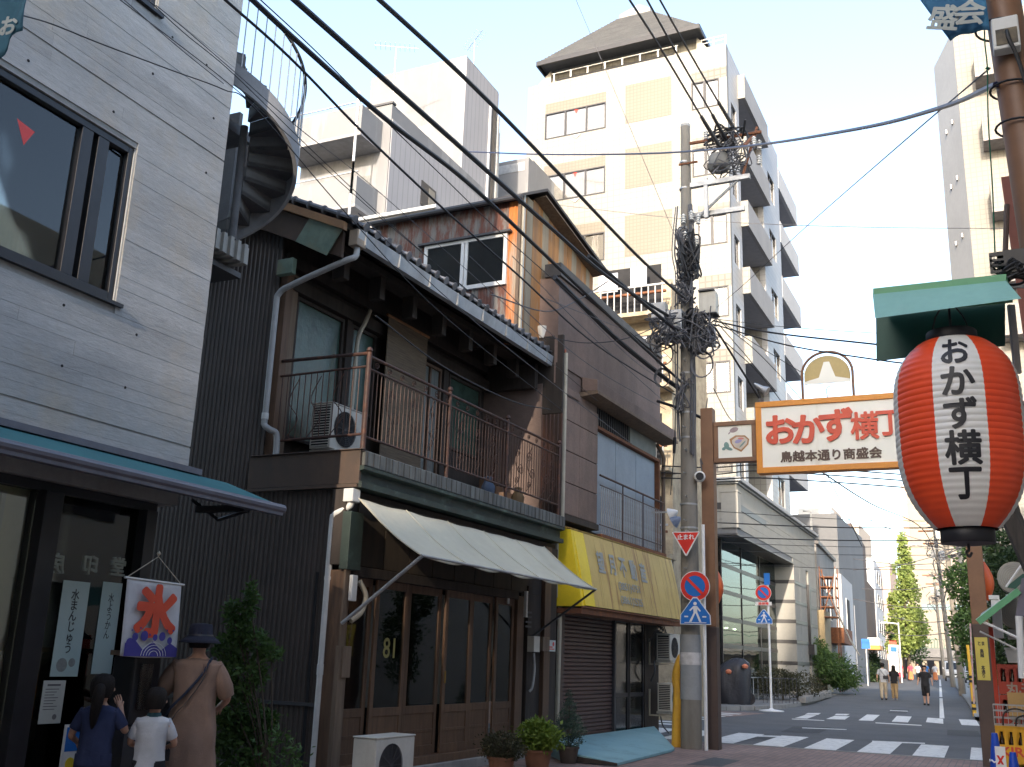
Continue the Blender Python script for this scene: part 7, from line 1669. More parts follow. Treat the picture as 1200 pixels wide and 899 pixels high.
stnd = thing('crate_stand', 'red brown timber stand carrying the red crates at right', 'stand', W0, (bx2 - .03, 12.95, 0)); P('leg', M['wood'], stnd, (0, .06, 0, .3, 0, .94)); P('leg', M['wood'], stnd, (.4, .46, 0, .3, 0, .94)); P('shelf', M['wood'], stnd, (.061, .399, 0, .3, .88, .94)); P('upright', mat('red_upright', (.5, .06, .03)), stnd, (-.04, .005, -.02, .02, .8, 2.0))
cbx = thing('cardboard_box', 'plain tan cardboard box standing in front of the red crates', 'box', W0, (bx2 + .06, 12.72, 1.06)); P('box_body', mat('tan_cardboard', (.50, .32, .13), (.45, .29, .12), sc=3), cbx, (0, .34, 0, .15, 0, .24)); P('box_flap', mat('tan_cardboard', (.50, .32, .13)), cbx, (0, .34, -.004, -.0005, .14, .245))
wtb = thing('white_tub', 'white plastic tub on top of the red crates at the right edge', 'tub', W0, (bx2 + .1, 12.95, 1.62)); q = MB(); q.prism([(0, 0), (.3, 0), (.32, .14), (-.02, .14)], 'y', 0, .25); q.build('tub_body', M['white_paint'], wtb); P('tub_rim', M['white_paint'], wtb, (-.03, .33, -.01, .26, .141, .16))
def cone(label, at, h):
    t = thing('blue_cone', label, 'traffic cone', W0, at, 0, 'blue cones with white tape at the right')
    bm_ = mat('blue_cone_plastic', (.01, .07, .50), (.01, .06, .42), sc=3, rough=.35)
    q = MB(); q.cyl((0, 0, .03), (0, 0, h), .13, .028, 20, cap=True); q.build('cone_body', bm_, t, smooth=True); P('cone_base', bm_, t, (-.18, .18, -.18, .18, 0, .029), bev=.01)
    q = MB(); random.seed(h)
    for z in (.45, .62, .72): 
        r_ = .13 - (.102) * (z * h - .03) / (h - .03) + .004; q.tube([(r_ * math.cos(k * PI / 8), r_ * math.sin(k * PI / 8), z * h + .01 * math.sin(k * 2.1)) for k in range(17)], .008, 5)
    q.tube([(-.09, -.06, .6 * h), (-.02, -.12, .3 * h)], .012, 5); q.build('white_tape', M['white_sign'], t)
c1p = RP(1167, 880, 11.6); c2p = RP(1178, 890, 11.3)
cone('tall blue traffic cone with torn white tape nearest the brown gate post', (c1p.x, 11.6, 0), .93); cone('shorter blue traffic cone in front of the yellow crates', (c2p.x + .07, 11.3, 0), .78)
q = MB(); wsg = thing('white_notice_board', 'white notice with red crossed marks tied between the blue cones', 'notice', W0, tuple(RP(1172, 888, 11.2)))
P('board', M['white_sign'], wsg, (-.04, .05, 0, .01, -.2, .1)); q.add([(-.03, -.002, -.06), (-.01, -.002, -.06), (.04, -.002, .02), (.02, -.002, .02)], [(0, 1, 2, 3)]); q.add([(.03, -.003, -.06), (.01, -.003, -.06), (-.03, -.003, .02), (-.01, -.003, .02)], [(0, 1, 2, 3)]); q.build('red_mark', M['red_sign'], wsg)
bc = thing('bicycle', 'dark bicycle parked at the right edge before the yellow crates, front wheel in view', 'bicycle', W0, (RP(1203, 890, 11.0).x + .20, 11.0, .34), R(8))
q = MB(); q.tube([(.31 * math.cos(k * PI / 16), 0, .31 * math.sin(k * PI / 16)) for k in range(33)], .018, 8); q.build('tyre', M['ink'], bc, smooth=True)
q = MB(); q.tube([(.29 * math.cos(k * PI / 16), 0, .29 * math.sin(k * PI / 16)) for k in range(33)], .008, 6)
for k in range(18): a = k * PI / 9; q.tube([(.02 * math.cos(a + .5), 0, .02 * math.sin(a + .5)), (.29 * math.cos(a), 0, .29 * math.sin(a))], .0012, 3)
q.build('rim', M['galv'], bc)
q = MB(); q.tube([(.0, .04, 0), (.12, .04, .55), (.16, 0, .66)], .014, 6); q.tube([(.12, 0, .5), (.75, 0, .02)], .018, 6); q.tube([(.14, 0, .6), (.62, 0, .5), (.75, 0, .02)], .014, 6); q.tube([(.55, -.0, .62), (.62, 0, .5)], .014, 6); q.build('bicycle_frame', M['dark_pipe'], bc)
q = MB(); q.tube([(.95 + .31 * math.cos(k * PI / 16), 0, .31 * math.sin(k * PI / 16)) for k in range(33)], .018, 8); q.build('tyre', M['ink'], bc); P('saddle', M['ink'], bc, (.45, .68, -.07, .07, .62, .68), bev=.02); P('handlebar', M['galv'], bc, (.12, .15, -.28, .28, .66, .69))

# yellow and black post, far right poles, lamps
yb = thing('striped_bollard_pole', 'thin yellow guy guard with black bands on the right kerb beyond the crossing', 'pole guard', W0, (-1.03, 41, 0))
q = MB(); q.cyl((0, 0, 0), (-.05, 0, 2.45), .07, .05, 12); q.build('guard_tube', mat('yellow_guard', (.75, .45, .05), (.7, .4, .05)), yb, smooth=True)
for z in (.22, .42, 1.15, 1.3): q = MB(); q.cyl((-.05 * z / 2.45, 0, z), (-.05 * z / 2.45, 0, z + .09), .078, None, 12); q.build('black_band', M['ink'], yb)
def far_pole(label, x, y, h, lean, r0, gear=True, m_='pole', lamp=False):
    t = thing('utility_pole', label, 'utility pole', W0, (x, y, gz(y)), 0, 'poles along the right kerb')
    q = MB(); q.cyl((0, 0, 0), (lean, 0, h), r0, r0 * .6, 12); q.build('pole_shaft', M[m_], t, smooth=True)
    if gear:
        q = MB(); random.seed(int(y)); 
        q.box(lean - 1.2, lean + 1.2, -.06, .06, h - .6, h - .48); q.box(lean - .9, lean + .9, -.06, .06, h - 1.6, h - 1.48); q.build('crossarm', M['rust'], t)
        q = MB()
        for _ in range(10):
            b_ = Vector((lean, -.2, h - random.uniform(.2, 4.5))); q.tube(smoothpts([b_ + Vector((random.uniform(-.9, .9), random.uniform(-.3, .3), random.uniform(-.7, .7))) for _ in range(5)], 4), .03, 4)
        q.build('cable_tangle', M['cable_grey'], t)
        P('terminal_box', M['galv'], t, (lean * .8 - .5, lean * .8 - .1, -.3, -.15, h * .78, h * .78 + .7)); q = MB(); q.lathe([(.0, 0), (.28, .05), (.3, .7), (0, .8)], 12, (lean + .45, -.1, h - 2.9)); q.build('transformer', M['pvc'], t, smooth=True)
    if lamp:
        q = MB(); q.tube([(lean * .8, 0, h * .72), (lean * .8 - 1.6, -.3, h * .745)], .03, 6); q.build('lamp_arm', M['galv'], t); q = MB(); q.lathe([(0, -.07), (.16, -.03), (.18, .03), (0, .08)], 10, (0, 0, 0)); o = q.build('lamp_head', M['white_paint'], t); o.scale = (2.4, 1, .8); o.location = (lean * .8 - 1.9, -.3, h * .745)
far_pole('brown utility pole with street lamp arm, nearest on the far right kerb', -2.20, 66, 11.5, -.35, .20, lamp=True)
far_pole('second thin utility pole behind the nearest one on the right kerb', -3.55, 88, 12.5, -.55, .20)
far_pole('grey utility pole rising among the leaves at right', -1.25, 52, 9.6, -.15, .17, m_='pvc')
far_pole('distant utility pole with crossarms near the viaduct', -6.0, 128, 12, -.4, .2)
lf = thing('street_lamp', 'white arched street lamp on the far left side before the green tree', 'street lamp', W0, (-7.9, 96, gz(96))); q = MB(); q.tube(smoothpts([(0, 0, 0), (0, 0, 4.6), (-.1, 0, 4.9), (-.9, 0, 5.0)]), .06, 6); q.build('lamp_pole', M['white_paint'], lf, smooth=True); P('lamp_head', M['white_paint'], lf, (-1.5, -.8, -.12, .12, 4.93, 5.05), bev=.03)
lf = thing('street_lamp', 'tall grey roof lamp standing in front of the dark grey office block', 'street lamp', W0, (-9.6, 62, 0)); q = MB(); q.tube([(0, 0, 0), (0, 0, 10.4), (-.45, 0, 10.45)], .06, 6); q.build('lamp_pole', M['galv'], lf)
lc = thing('street_banner_sign', 'white vertical sign with red top on the left far pavement', 'sign', W0, (-9.2, 100, gz(100))); P('sign_board', M['white_paint'], lc, (0, 1.0, 0, .15, .8, 3.2)); P('red_top', M['red_letter'], lc, (.1, .7, -.05, .1, 3.21, 3.6)); P('blue_disc', M['blue_sign'], lc, (.2, .7, -.06, -.001, 2.6, 3.0)); P('leg', M['galv'], lc, (.4, .5, 0, .1, 0, .8))
ps = thing('parking_sign', 'small blue square sign on a pole beside the white street house', 'traffic sign', W0, (-8.9, 80, gz(80))); P('sign_plate', M['blue_sign'], ps, (-.3, .3, -.05, 0, 2.6, 3.3)); q = MB(); q.cyl((0, .02, 0), (0, .02, 3.3), .04, None, 8); q.build('sign_pole', M['white_paint'], ps)
# vehicles parked at the far right
def van(label, at, rz, body, s=1.0):
    t = thing('parked_van', label, 'van', W0, at, rz)
    bm_ = mat('car_paint_%s' % label[:5].strip(), body, tuple(k * .9 for k in body), rough=.3, fine=.02)
    q = MB(); q.prism([(0, .35), (.0, .95), (.25, 1.1), (.75, 1.85), (1.0, 1.92), (3.6, 1.92), (3.75, 1.1), (3.75, .35)], 'x', -.82, .82); 
    o = q.build('body', bm_, t, bev=.05)
    q = MB(); q.add([(-.72, .27, 1.15), (.72, .27, 1.15), (.66, .70, 1.80), (-.66, .70, 1.80)], [(0, 1, 2, 3)]); q.add([(v[0], v[1] + .01, v[2]) for v in []], [])
    q.v = [(x, y - .03, z) for x, y, z in q.v]; q.build('windscreen', glass('car_glass', (.1, .12, .12), tr=.4), t)
    for sgn in (-1, 1):
        q = MB(); q.box(sgn * .822 - .004, sgn * .822 + .004, .9, 3.3, 1.2, 1.75); q.build('side_window', glass('car_glass'), t)
        for y in (.75, 3.05):
            q = MB(); q.cyl((sgn * .72, y, .3), (sgn * .86, y, .3), .30, None, 18); w_ = q.build('wheel', M['ink'], t); q = MB(); q.cyl((sgn * .861, y, .3), (sgn * .87, y, .3), .17, None, 14); q.build('rim', M['galv'], w_)
        q = MB(); q.box(sgn * .62 - .14, sgn * .62 + .14, -.02, .02, .78, .95); q.build('headlight', M['white_sign'], t); q = MB(); q.box(sgn * .95 - .08, sgn * .95 + .08, .45, .55, 1.15, 1.35); q.build('mirror', bm_, t)
    P('bumper', M['dark_pipe'], t, (-.8, .8, -.05, .05, .35, .55)); P('number_plate', M['white_sign'], t, (-.18, .18, -.07, -.051, .42, .56)); P('grille', M['dark'], t, (-.4, .4, -.02, -.005, .62, .74))
van('white minivan parked near the viaduct at the right kerb, leftmost of two', (-4.35, 112, gz(112)), R(3), (.62, .62, .62)); van('silver white minivan parked just right of the other one near the viaduct', (-2.2, 100, gz(100)), R(3), (.55, .56, .58)); van('pale blue car parked behind the striped yellow pole guard', (-.2, 58, gz(58) + .1), R(3), (.35, .42, .50))
# ================================================================== OVERHEAD WIRES (each its own object)
def wire(label, pts, r_, m_='cable', group=None, n=6):
    """pts: (px, py, plane) with plane ('X', c) or ('Y', c) - real positions along the street or across it"""
    w3 = []
    for px_, py_, (ax, c) in pts:
        p = W0.X(px_, py_, c) if ax == 'X' else W0.Y(px_, py_, c)
        w3.append(Vector(p))
    mid = w3[0]
    t = MB(); t.tube([v - mid for v in smoothpts(w3, 8)], r_, n)
    o = t.build('overhead_cable', M[m_], None, smooth=True); o.location = mid
    tag(o, label, 'cable', group)
    return o
X5 = ('X', -5.15)
gw = 'black cables strung along the street to the concrete pole'
wire('uppermost of the three thick black cables running down to the pole boxes', [(425, -18, X5), (545, 92, X5), (640, 188, X5), (745, 298, X5), (800, 348, X5)], .026)
X6 = ('X', -5.45)
wire('thick black cable crossing the white apartments towards the pole, middle of the thick three', [(325, -18, X6), (450, 93, X6), (548, 180, X6), (640, 262, X6), (720, 330, X6), (812, 388, X6)], .030)
wire('thick black cable just above the rooftop room, lowest of the thick three', [(283, -12, X6), (350, 50, X6), (450, 138, X6), (548, 214, X6), (640, 300, X6), (730, 385, X6), (803, 452, X6)], .026)
wire('lashing cable with small hangers running below the thick ones over the spiral stair', [(255, -8, X6), (340, 68, X6), (430, 160, X6), (520, 245, X6), (610, 325, X6), (700, 405, X6), (803, 470, X6)], .013)
wire('thin messenger wire carrying the hangers beside the lashing cable', [(300, -5, X6), (370, 60, X6), (450, 140, X6), (520, 208, X6), (600, 285, X6), (700, 372, X6)], .006)
XH = ('X', -4.3)
for lb, pts in (('left of the three high voltage lines above the pole top', [(728, -15), (770, 50), (822, 137), (842, 170)]), ('middle of the three high voltage lines above the pole top', [(750, -15), (800, 75), (835, 135), (855, 172)]), ('right of the three high voltage lines above the pole top', [(765, -15), (810, 65), (842, 120), (860, 150), (880, 158)])):
    wire(lb, [(a, b, XH) for a, b in pts], .018)
    q = MB(); a = W0.X(*pts[2], -4.3); b = W0.X(*pts[3], -4.3)
    s_ = q.cyl(tuple(a), tuple(b), .035, .045, 8).build('strain_insulator', M['ink'], None); tag(s_, 'black strain insulator at the pole end of the %s line' % lb.split(' of ')[0], 'insulator')
wire('long thick cable sagging across the whole street to the brown steel pole', [(549, 178, ('Y', 20)), (640, 181, ('Y', 18)), (760, 180, ('Y', 15.5)), (870, 172, ('Y', 12.5)), (1000, 152, ('Y', 8.5)), (1100, 127, ('Y', 6.3)), (1167, 99, ('Y', 5.0))], .016, 'cable_blue')
wire('thin wire falling steeply over the tile tower', [(670, -12, ('Y', 17)), (733, 137, ('Y', 18)), (787, 267, ('Y', 18.8)), (800, 300, ('Y', 18.9))], .006, 'cable_grey')
wire('thin horizontal wire across the sky at mid height', [(650, 240, ('Y', 30)), (820, 258, ('Y', 30)), (1000, 266, ('Y', 30)), (1210, 268, ('Y', 30))], .010, 'cable_grey')
wire('thin slanting wire from the brown steel pole down to the concrete pole', [(1160, 80, ('Y', 5)), (1060, 165, ('Y', 8)), (940, 270, ('Y', 13)), (870, 335, ('Y', 17)), (838, 362, ('Y', 18.8))], .005, 'cable_grey')
for i, (pts, r_) in enumerate(((((836, 376), (905, 390), (1030, 404)), .016), (((836, 380), (920, 404), (1030, 422), (1100, 430)), .013))):
    wire(['upper black cable leaving the pole to the right behind the lantern', 'lower black cable leaving the pole to the right behind the lantern'][i], [(a, b, ('Y', 18.9 - 1.0 * j)) for j, (a, b) in enumerate(pts)], r_)
for i, pts in enumerate((((838, 384), (868, 432), (897, 478)), ((842, 380), (885, 430), (930, 490)), ((845, 378), (900, 425), (985, 520)), ((836, 455), (855, 490), (868, 498)), ((838, 372), (880, 400), (945, 440)))):
    wire(['thick cable dropping from the pole behind the spot lamp', 'thin cable from the pole towards the tower base', 'thinner cable from the pole to the far street', 'short cable above the food picture sign', 'thin drop wire from the pole to the tower balconies'][i], [(a, b, ('Y', 19 + j * (5 if i else 1))) for j, (a, b) in enumerate(pts)], .022 if i == 0 else .010)
for i, (y0, y1, r_) in enumerate(((600, 612, .010), (613, 618, .018), (629, 632, .016), (636, 640, .008), (645, 650, .008), (660, 668, .008))):
    wire('wire number crossing low over the side street' if 0 else ['highest', 'second', 'third', 'fourth', 'fifth', 'lowest'][i] + ' of the level wires crossing the side street before the bank', [(775, y0 - 4, ('Y', 30)), (850, y0, ('Y', 31)), (1000, (y0 + y1) / 2 + 3, ('Y', 32)), (1210, y1, ('Y', 33))], r_)
for i, (y0, y1) in enumerate(((548, 545), (556, 552), (562, 560))):
    wire(['upper', 'middle', 'lower'][i] + ' of three cables passing behind the food picture sign', [(775, y0 - 2, ('Y', 22)), (835, y0, ('Y', 22)), (885, y1, ('Y', 22)), (960, y1 + 4, ('Y', 22)), (1070, y1 + 12, ('Y', 22))], .014)
wire('dark wire slanting from the gate sign down to the far right poles', [(955, 548, ('Y', 22)), (1020, 590, ('Y', 32)), (1085, 625, ('Y', 50)), (1106, 690, ('Y', 64))], .018)
for i, (a, b) in enumerate((((1000, 655), (1110, 660)), ((1010, 690), (1112, 684)), ((1000, 702), (1110, 712)), ((1040, 722), (1115, 728)), ((1030, 740), (1110, 742)), ((1000, 668), (1110, 648)), ((1020, 610), (1112, 640)))):
    wire(['first', 'second', 'third', 'fourth', 'fifth', 'sixth', 'seventh'][i] + ' of the faint wires in the far street, counted downwards' if 0 else ['faint wire at lamp height in the far street', 'faint wire under the street lamp arm', 'sagging faint wire before the green tree', 'faint wire low before the green tree', 'lowest faint wire over the far street', 'faint wire rising right beside the brick building', 'steep faint wire towards the right poles'][i], [(a[0], a[1], ('Y', 68)), ((a[0] + b[0]) / 2, (a[1] + b[1]) / 2 + 4, ('Y', 67)), (b[0], b[1], ('Y', 66))], .022, 'cable_grey')
# thin wires over the concrete building and the house
XW = ('X', -6.3)
wire('thin wire from the top left banner across the concrete wall', [(18, 16, ('X', -6.0)), (60, 28, XW), (120, 52, XW), (200, 82, XW), (262, 105, XW), (300, 128, XW), (410, 255, XW), (520, 370, XW), (660, 482, XW)], .006)
for i, pts in enumerate((((125, -12), (200, 45), (268, 98), (340, 160), (440, 250), (560, 350)), ((150, -12), (190, 12), (270, 80), (350, 150), (450, 230), (640, 400)), ((165, -8), (215, 38), (275, 88), (380, 190), (500, 300), (700, 470)), ((132, -12), (205, 52), (262, 98)))):
    wire(['upper thin wire crossing the concrete wall to the house roof', 'thin pair wire past the small upper window, upper one', 'thin pair wire past the small upper window, lower one', 'short thin wire ending at the concrete corner'][i], [(a, b, XW) for a, b in pts], .0045, 'cable_grey' if i % 2 else 'cable')
XV = ('X', -6.2)
for i, pts in enumerate((((420, 250), (560, 380), (740, 520)), ((600, 300), (700, 400), (800, 490)), ((550, 300), (680, 420), (780, 480)), ((640, 350), (760, 400), (805, 440)), ((650, 330), (740, 420), (800, 460)))):
    wire(['thin service wire past the tiled roof', 'thin service wire over the brown parapet', 'thin service wire before the rooftop room', 'thin service wire close to the concrete pole', 'short thin service wire above the parapet cap'][i], [(a, b, XV) for a, b in pts], .006, 'cable_grey')
wire('heavy dark cable bundle along the brown parapet to the pole', [(650, 325, ('X', -6.45)), (720, 395, ('X', -6.2)), (775, 440, ('X', -5.7)), (805, 462, ('X', -5.3))], .045)
wire('crooked grey conduit wire at the rooftop room corner', [(575, 345, ('X', -6.9)), (640, 365, ('X', -6.9)), (680, 350, ('X', -6.7)), (712, 330, ('X', -6.7))], .012, 'cable_grey')
wire('dark wire hanging below the balcony of the old house', [(440, 370, ('X', -6.6)), (520, 430, ('X', -6.6)), (600, 470, ('X', -6.6)), (645, 480, ('X', -6.6))], .010)
wire('hanging slack wire from parapet to pole cables', [(640, 395, ('X', -6.6)), (690, 402, ('X', -6.2)), (740, 395, ('X', -5.6)), (790, 372, ('X', -5.25))], .008)
sp_ = MB(); 
for k in range(9):
    f = k / 9; 
# small pale hoods and junction boxes hung behind the pole
hb = thing('cable_junction_sleeve', 'black cable sleeve hanging left of the concrete pole', 'cable sleeve', W0, tuple(W0.Y(791, 522, 19.5)))
q = MB(); q.cyl((0, 0, .16), (-.02, 0, -.16), .035, .03, 10); q.build('sleeve', M['ink'], hb); q = MB(); q.tube([(0, 0, .16), (.03, 0, 1.0)], .01, 5); q.tube([(-.02, 0, -.16), (-.10, 0, -1.0)], .01, 5); q.build('wire', M['cable'], hb)
hd = thing('outdoor_lamp', 'white and blue hooded lamp pair sticking out left of the pole above the stop sign', 'lamp', W0, tuple(W0.Y(785, 603, 20.5)))
q = MB(); q.lathe([(.02, .18), (.07, .12), (.14, 0), (.13, -.01)], 12); o = q.build('lamp_hood', M['white_sign'], hd, smooth=True); o.rotation_euler = (0, R(70), 0); q = MB(); q.lathe([(.02, .18), (.07, .12), (.14, 0), (.13, -.01)], 12, (0, 0, 0)); o = q.build('lamp_hood', mat('blue_grey_hood', (.25, .30, .42)), hd, smooth=True); o.location = (.07, 0, -.16); o.rotation_euler = (0, R(60), 0)
P('lamp_bracket', M['galv'], hd, (-.4, .1, 0, .04, .04, .07))

for i, pts in enumerate((((838, 374), (930, 384), (1060, 392), (1200, 396)), ((836, 388), (900, 450), (960, 540), (1010, 640)), ((770, 470), (800, 480), (826, 492), (860, 512)))):
    wire(['thin top wire fanning right from the pole boxes', 'slack wire fanning down right behind the gate sign', 'short bundle at the lower pole bands'][i], [(a, b, ('Y', 19.3 + (0 if i == 2 else j * 3))) for j, (a, b) in enumerate(pts)], [.008, .010, .03][i])
wire('thick twisted cable bundle arriving at the pole from the left boxes', [(690, 300, ('X', -5.6)), (750, 352, ('X', -5.45)), (790, 385, ('X', -5.3)), (812, 402, ('X', -5.2))], .035)
# ================================================================== PLANTS AND TREES
def crown(name, parent, clumps, n, ls, m_, seed=1, droop=0.0, aspect=.45, kind=None):
    """leaf faces spread through ellipsoid clumps (cx,cy,cz, rx,ry,rz, weight)"""
    rnd = random.Random(seed); V = []; F = []
    tot = sum(c[6] for c in clumps)
    for c in clumps:
        for _ in range(int(n * c[6] / tot)):
            while True:
                p = Vector((rnd.uniform(-1, 1), rnd.uniform(-1, 1), rnd.uniform(-1, 1)))
                if p.length < 1: break
            p = p.normalized() * (p.length ** .6) * (rnd.uniform(1.05, 1.6) if rnd.random() < .12 else 1)
            q = Vector((c[0] + p.x * c[3], c[1] + p.y * c[4], c[2] + p.z * c[5]))
            d = Vector((rnd.gauss(0, 1), rnd.gauss(0, 1), rnd.gauss(0, .7) - droop)); d = (d.normalized() + p * .5).normalized()
            s = d.cross(Vector((rnd.gauss(0, 1), rnd.gauss(0, 1), rnd.gauss(0, 1)))).normalized()
            l_ = ls * rnd.uniform(.6, 1.25); w_ = l_ * aspect
            k = len(V); V += [q, q + d * l_ * .5 + s * w_ * .5, q + d * l_, q + d * l_ * .5 - s * w_ * .5]
            F.append((k, k + 1, k + 2, k + 3))
    me = bpy.data.meshes.new(name); me.from_pydata([tuple(v) for v in V], [], F); me.materials.append(m_)
    o = bpy.data.objects.new(name, me); COL.objects.link(o); o.parent = parent
    if kind: o['kind'] = kind
    return o
lf_dark = leafmat('dark_green_leaf', (.028, .055, .020), (.050, .085, .030))
lf_mid = leafmat('mid_green_leaf', (.055, .115, .030), (.095, .16, .045))
lf_yel = leafmat('yellow_green_leaf', (.13, .20, .03), (.18, .26, .04))
lf_sun = leafmat('sunny_ginkgo_leaf', (.22, .29, .08), (.30, .36, .10))
lf_blue = leafmat('blue_green_needle', (.07, .115, .085), (.10, .15, .11))
lf_brown = leafmat('brown_green_leaf', (.07, .065, .035), (.05, .055, .025))
bark = mat('bark', (.09, .07, .05), (.06, .047, .035), sc=4, st=(3, 3, .5), rough=.9, bump=.5)
def at_d(px_, py_, dep_): return CP + ray(px_, py_) * dep_
# nandina bush beside the corrugated wall
nb_ = thing('evergreen_bush', 'tall dark green leafy bush growing against the dark corrugated wall behind the woman', 'bush', W0, (-6.35, 8.35, 0))
O = Vector((-6.35, 8.35, 0)); cl = []
for px_, py_, rx, rz, wt in ((293, 705, .05, .16, 1), (272, 716, .06, .12, .8), (283, 738, .10, .13, 1.4), (300, 752, .12, .10, 1.2), (268, 760, .14, .13, 1.8), (318, 766, .10, .05, .7), (285, 790, .22, .16, 3), (258, 800, .15, .18, 2), (275, 830, .22, .18, 3), (300, 850, .16, .14, 2), (312, 842, .10, .07, 1), (280, 875, .22, .2, 3), (262, 860, .14, .2, 2), (300, 885, .12, .15, 1.5)):
    p = at_d(px_, py_, 9.9) - O; cl.append((p.x, p.y, p.z, rx, rx, rz, wt))
crown('foliage', nb_, cl + [(0, 0, .35, .3, .3, .4, 3)], 7500, .070, lf_mid, 2, aspect=.38)
q = MB(); random.seed(8)
for c in cl: q.tube(smoothpts([(random.uniform(-.06, .06), 0, 0), (c[0] * .4, c[1] * .4, c[2] * .5), (c[0], c[1], c[2])], 4), .008, 5)
q.build('stem', bark, nb_)
def pot(label, px_, py_, dep_, kind_):
    pass
def potted(name, label, base, cls, n, ls, m_, pr, ph, pc, seed, aspect=.45):
    t = thing(name, label, 'plant', W0, base)
    q = MB(); q.lathe([(pr * .75, 0), (pr, ph - .03), (pr * 1.08, ph - .03), (pr * 1.08, ph), (pr * .9, ph), (pr * .85, ph - .04)], 18); q.build('plant_pot', mat('pot_%s' % name, pc, rough=.8), t, smooth=True)
    crown('foliage', t, cls, n, ls, m_, seed, aspect=aspect)
    q = MB()
    for c in cls[:6]: q.tube([(0, 0, ph - .05), (c[0] * .5, c[1] * .5, (c[2] + ph) / 2), (c[0], c[1], c[2])], .007, 5)
    q.build('stem', bark, t)
    return t
B1 = HO.wor(.95, 2.35); potted('potted_shrub', 'low brownish green shrub in a pot, leftmost plant before the wooden doors', tuple(B1), [(0, 0, .40, .26, .26, .16, 3), (-.15, .1, .34, .16, .16, .14, 1), (.16, 0, .36, .15, .15, .13, 1)], 2600, .045, lf_brown, .17, .26, (.22, .10, .06), 3)
B2 = HO.wor(.95, 3.45); potted('potted_shrub', 'bright yellow green bush in a terracotta pot between the shrub and small conifer', tuple(B2), [(0, 0, .46, .27, .27, .18, 3), (-.18, .1, .40, .16, .16, .14, 1), (.18, -.05, .44, .17, .17, .14, 1), (0, 0, .58, .14, .14, .10, .8)], 2600, .075, lf_yel, .19, .28, (.42, .17, .09), 4)
B3 = HO.wor(.85, 4.75); potted('potted_conifer', 'small blue green conifer in a pot beside the pale blue ramp', tuple(B3), [(0, 0, .93, .045, .045, .11, .5), (0, 0, .78, .10, .10, .12, 1), (-.06, .05, .62, .15, .15, .13, 1.6), (.09, 0, .60, .10, .10, .10, .8), (0, 0, .46, .17, .17, .14, 2), (.20, -.10, .47, .10, .08, .08, .8), (-.16, .1, .52, .09, .09, .09, .7), (.05, 0, .33, .16, .16, .10, 1.4)], 4200, .038, lf_blue, .15, .24, (.08, .06, .05), 5, aspect=.3)
# planting at the bank corner
sb = thing('clipped_shrub', 'low brownish clipped bush behind the low metal fence at the bank', 'bush', W0, (-8.35, 44.0, .13)); crown('foliage', sb, [(-.3, .3, .72, 1.0, .9, .55, 3), (.6, 1.4, .62, .9, .9, .5, 2), (-.4, 1.6, .7, .8, .9, .5, 1)], 5200, .11, lf_brown, 6); q = MB(); q.tube([(0, .6, 0), (0, .6, .5)], .05, 6); q.tube([(.5, 1.3, 0), (.5, 1.3, .5)], .05, 6); q.build('stem', bark, sb)
sb2 = thing('bamboo_bush', 'bright green spreading bush with drooping shoots beside the bank planter', 'bush', W0, (-8.75, 56.5, .13)); crown('foliage', sb2, [(-.3, .5, 1.7, 1.0, 1.4, .8, 3), (.3, 1.6, 1.4, 1.1, 1.5, .8, 3), (.8, 3.0, 1.0, 1.0, 1.4, .7, 2), (-.5, -.4, 2.0, .5, .8, .6, 1), (0, .6, 2.4, .4, .6, .4, .6), (1.0, 2.2, .75, .6, 1.2, .35, 1.5)], 8500, .24, lf_mid, 7, droop=.5, aspect=.22)
q = MB()
for k in range(7): q.tube(smoothpts([(0, .3 * k, 0), (.1 * (k - 3), .3 * k, 1.0), (.22 * (k - 3), .35 * k, 1.9)], 4), .02, 5)
q.build('stem', bark, sb2)
pl_ = thing('stone_planter', 'rough grey stone planter edge around the bank bushes', 'planter', W0, (-8.0, 43, 0))
for k in range(9): P('stone', M['kerb'], pl_, (.55 - k * .06 + .03 * (k % 2), .85 - k * .06, k * 1.15, k * 1.15 + 1.1, .1, .34 + .04 * (k % 3)), bev=.03)
# street trees
def tree(label, base, h, cls, n, ls, m_, seed, tr=.14, group=None, lean=0, aspect=.5, name='street_tree'):
    t = thing(name, label, 'tree', W0, base, 0, group)
    q = MB(); q.tube(smoothpts([(0, 0, 0), (lean * .3, 0, h * .35), (lean * .7, .1, h * .7), (lean, 0, h * .92)], 4), [tr * (1 - .75 * i / 12) for i in range(13)], 8)
    rnd = random.Random(seed)
    for c in cls:
        z0 = max(h * .25, c[2] - c[5] - .4); f = z0 / h; q.tube(smoothpts([(lean * f, 0, z0), ((c[0] + lean * f) / 2, c[1] / 2, (z0 + c[2]) / 2 + .1), (c[0], c[1], c[2])], 3), tr * .28, 5)
    q.build('trunk', bark, t); crown('crown', t, cls, n, ls, m_, seed, aspect=aspect); return t
rnd = random.Random(5)
gk = []
for k in range(34):
    f = k / 33; z = 3.0 + f * 10.8; r_ = 1.75 * (1 - f) ** .8 + .15; a = rnd.uniform(0, 2 * PI)
    gk.append((math.cos(a) * r_ * .65, math.sin(a) * r_ * .65, z, r_ * .45 + .2, r_ * .45 + .2, .75, .6 + r_))
tree('tall pointed sunlit yellow green ginkgo tree at the left of the far street', (-8.3, 110, gz(110)), 13.8, gk, 6500, .34, lf_sun, 9, tr=.2, aspect=.7)
tree('low darker green tree under the tall pointed one in the far street', (-9.4, 118, gz(118)), 6.0, [(0, 0, 3.5, 1.6, 1.5, 1.2, 2), (1.2, 0, 2.8, 1.2, 1.2, 1.0, 1), (-.6, 0, 4.8, 1.0, 1.0, .9, 1)], 2600, .32, lf_mid, 10)
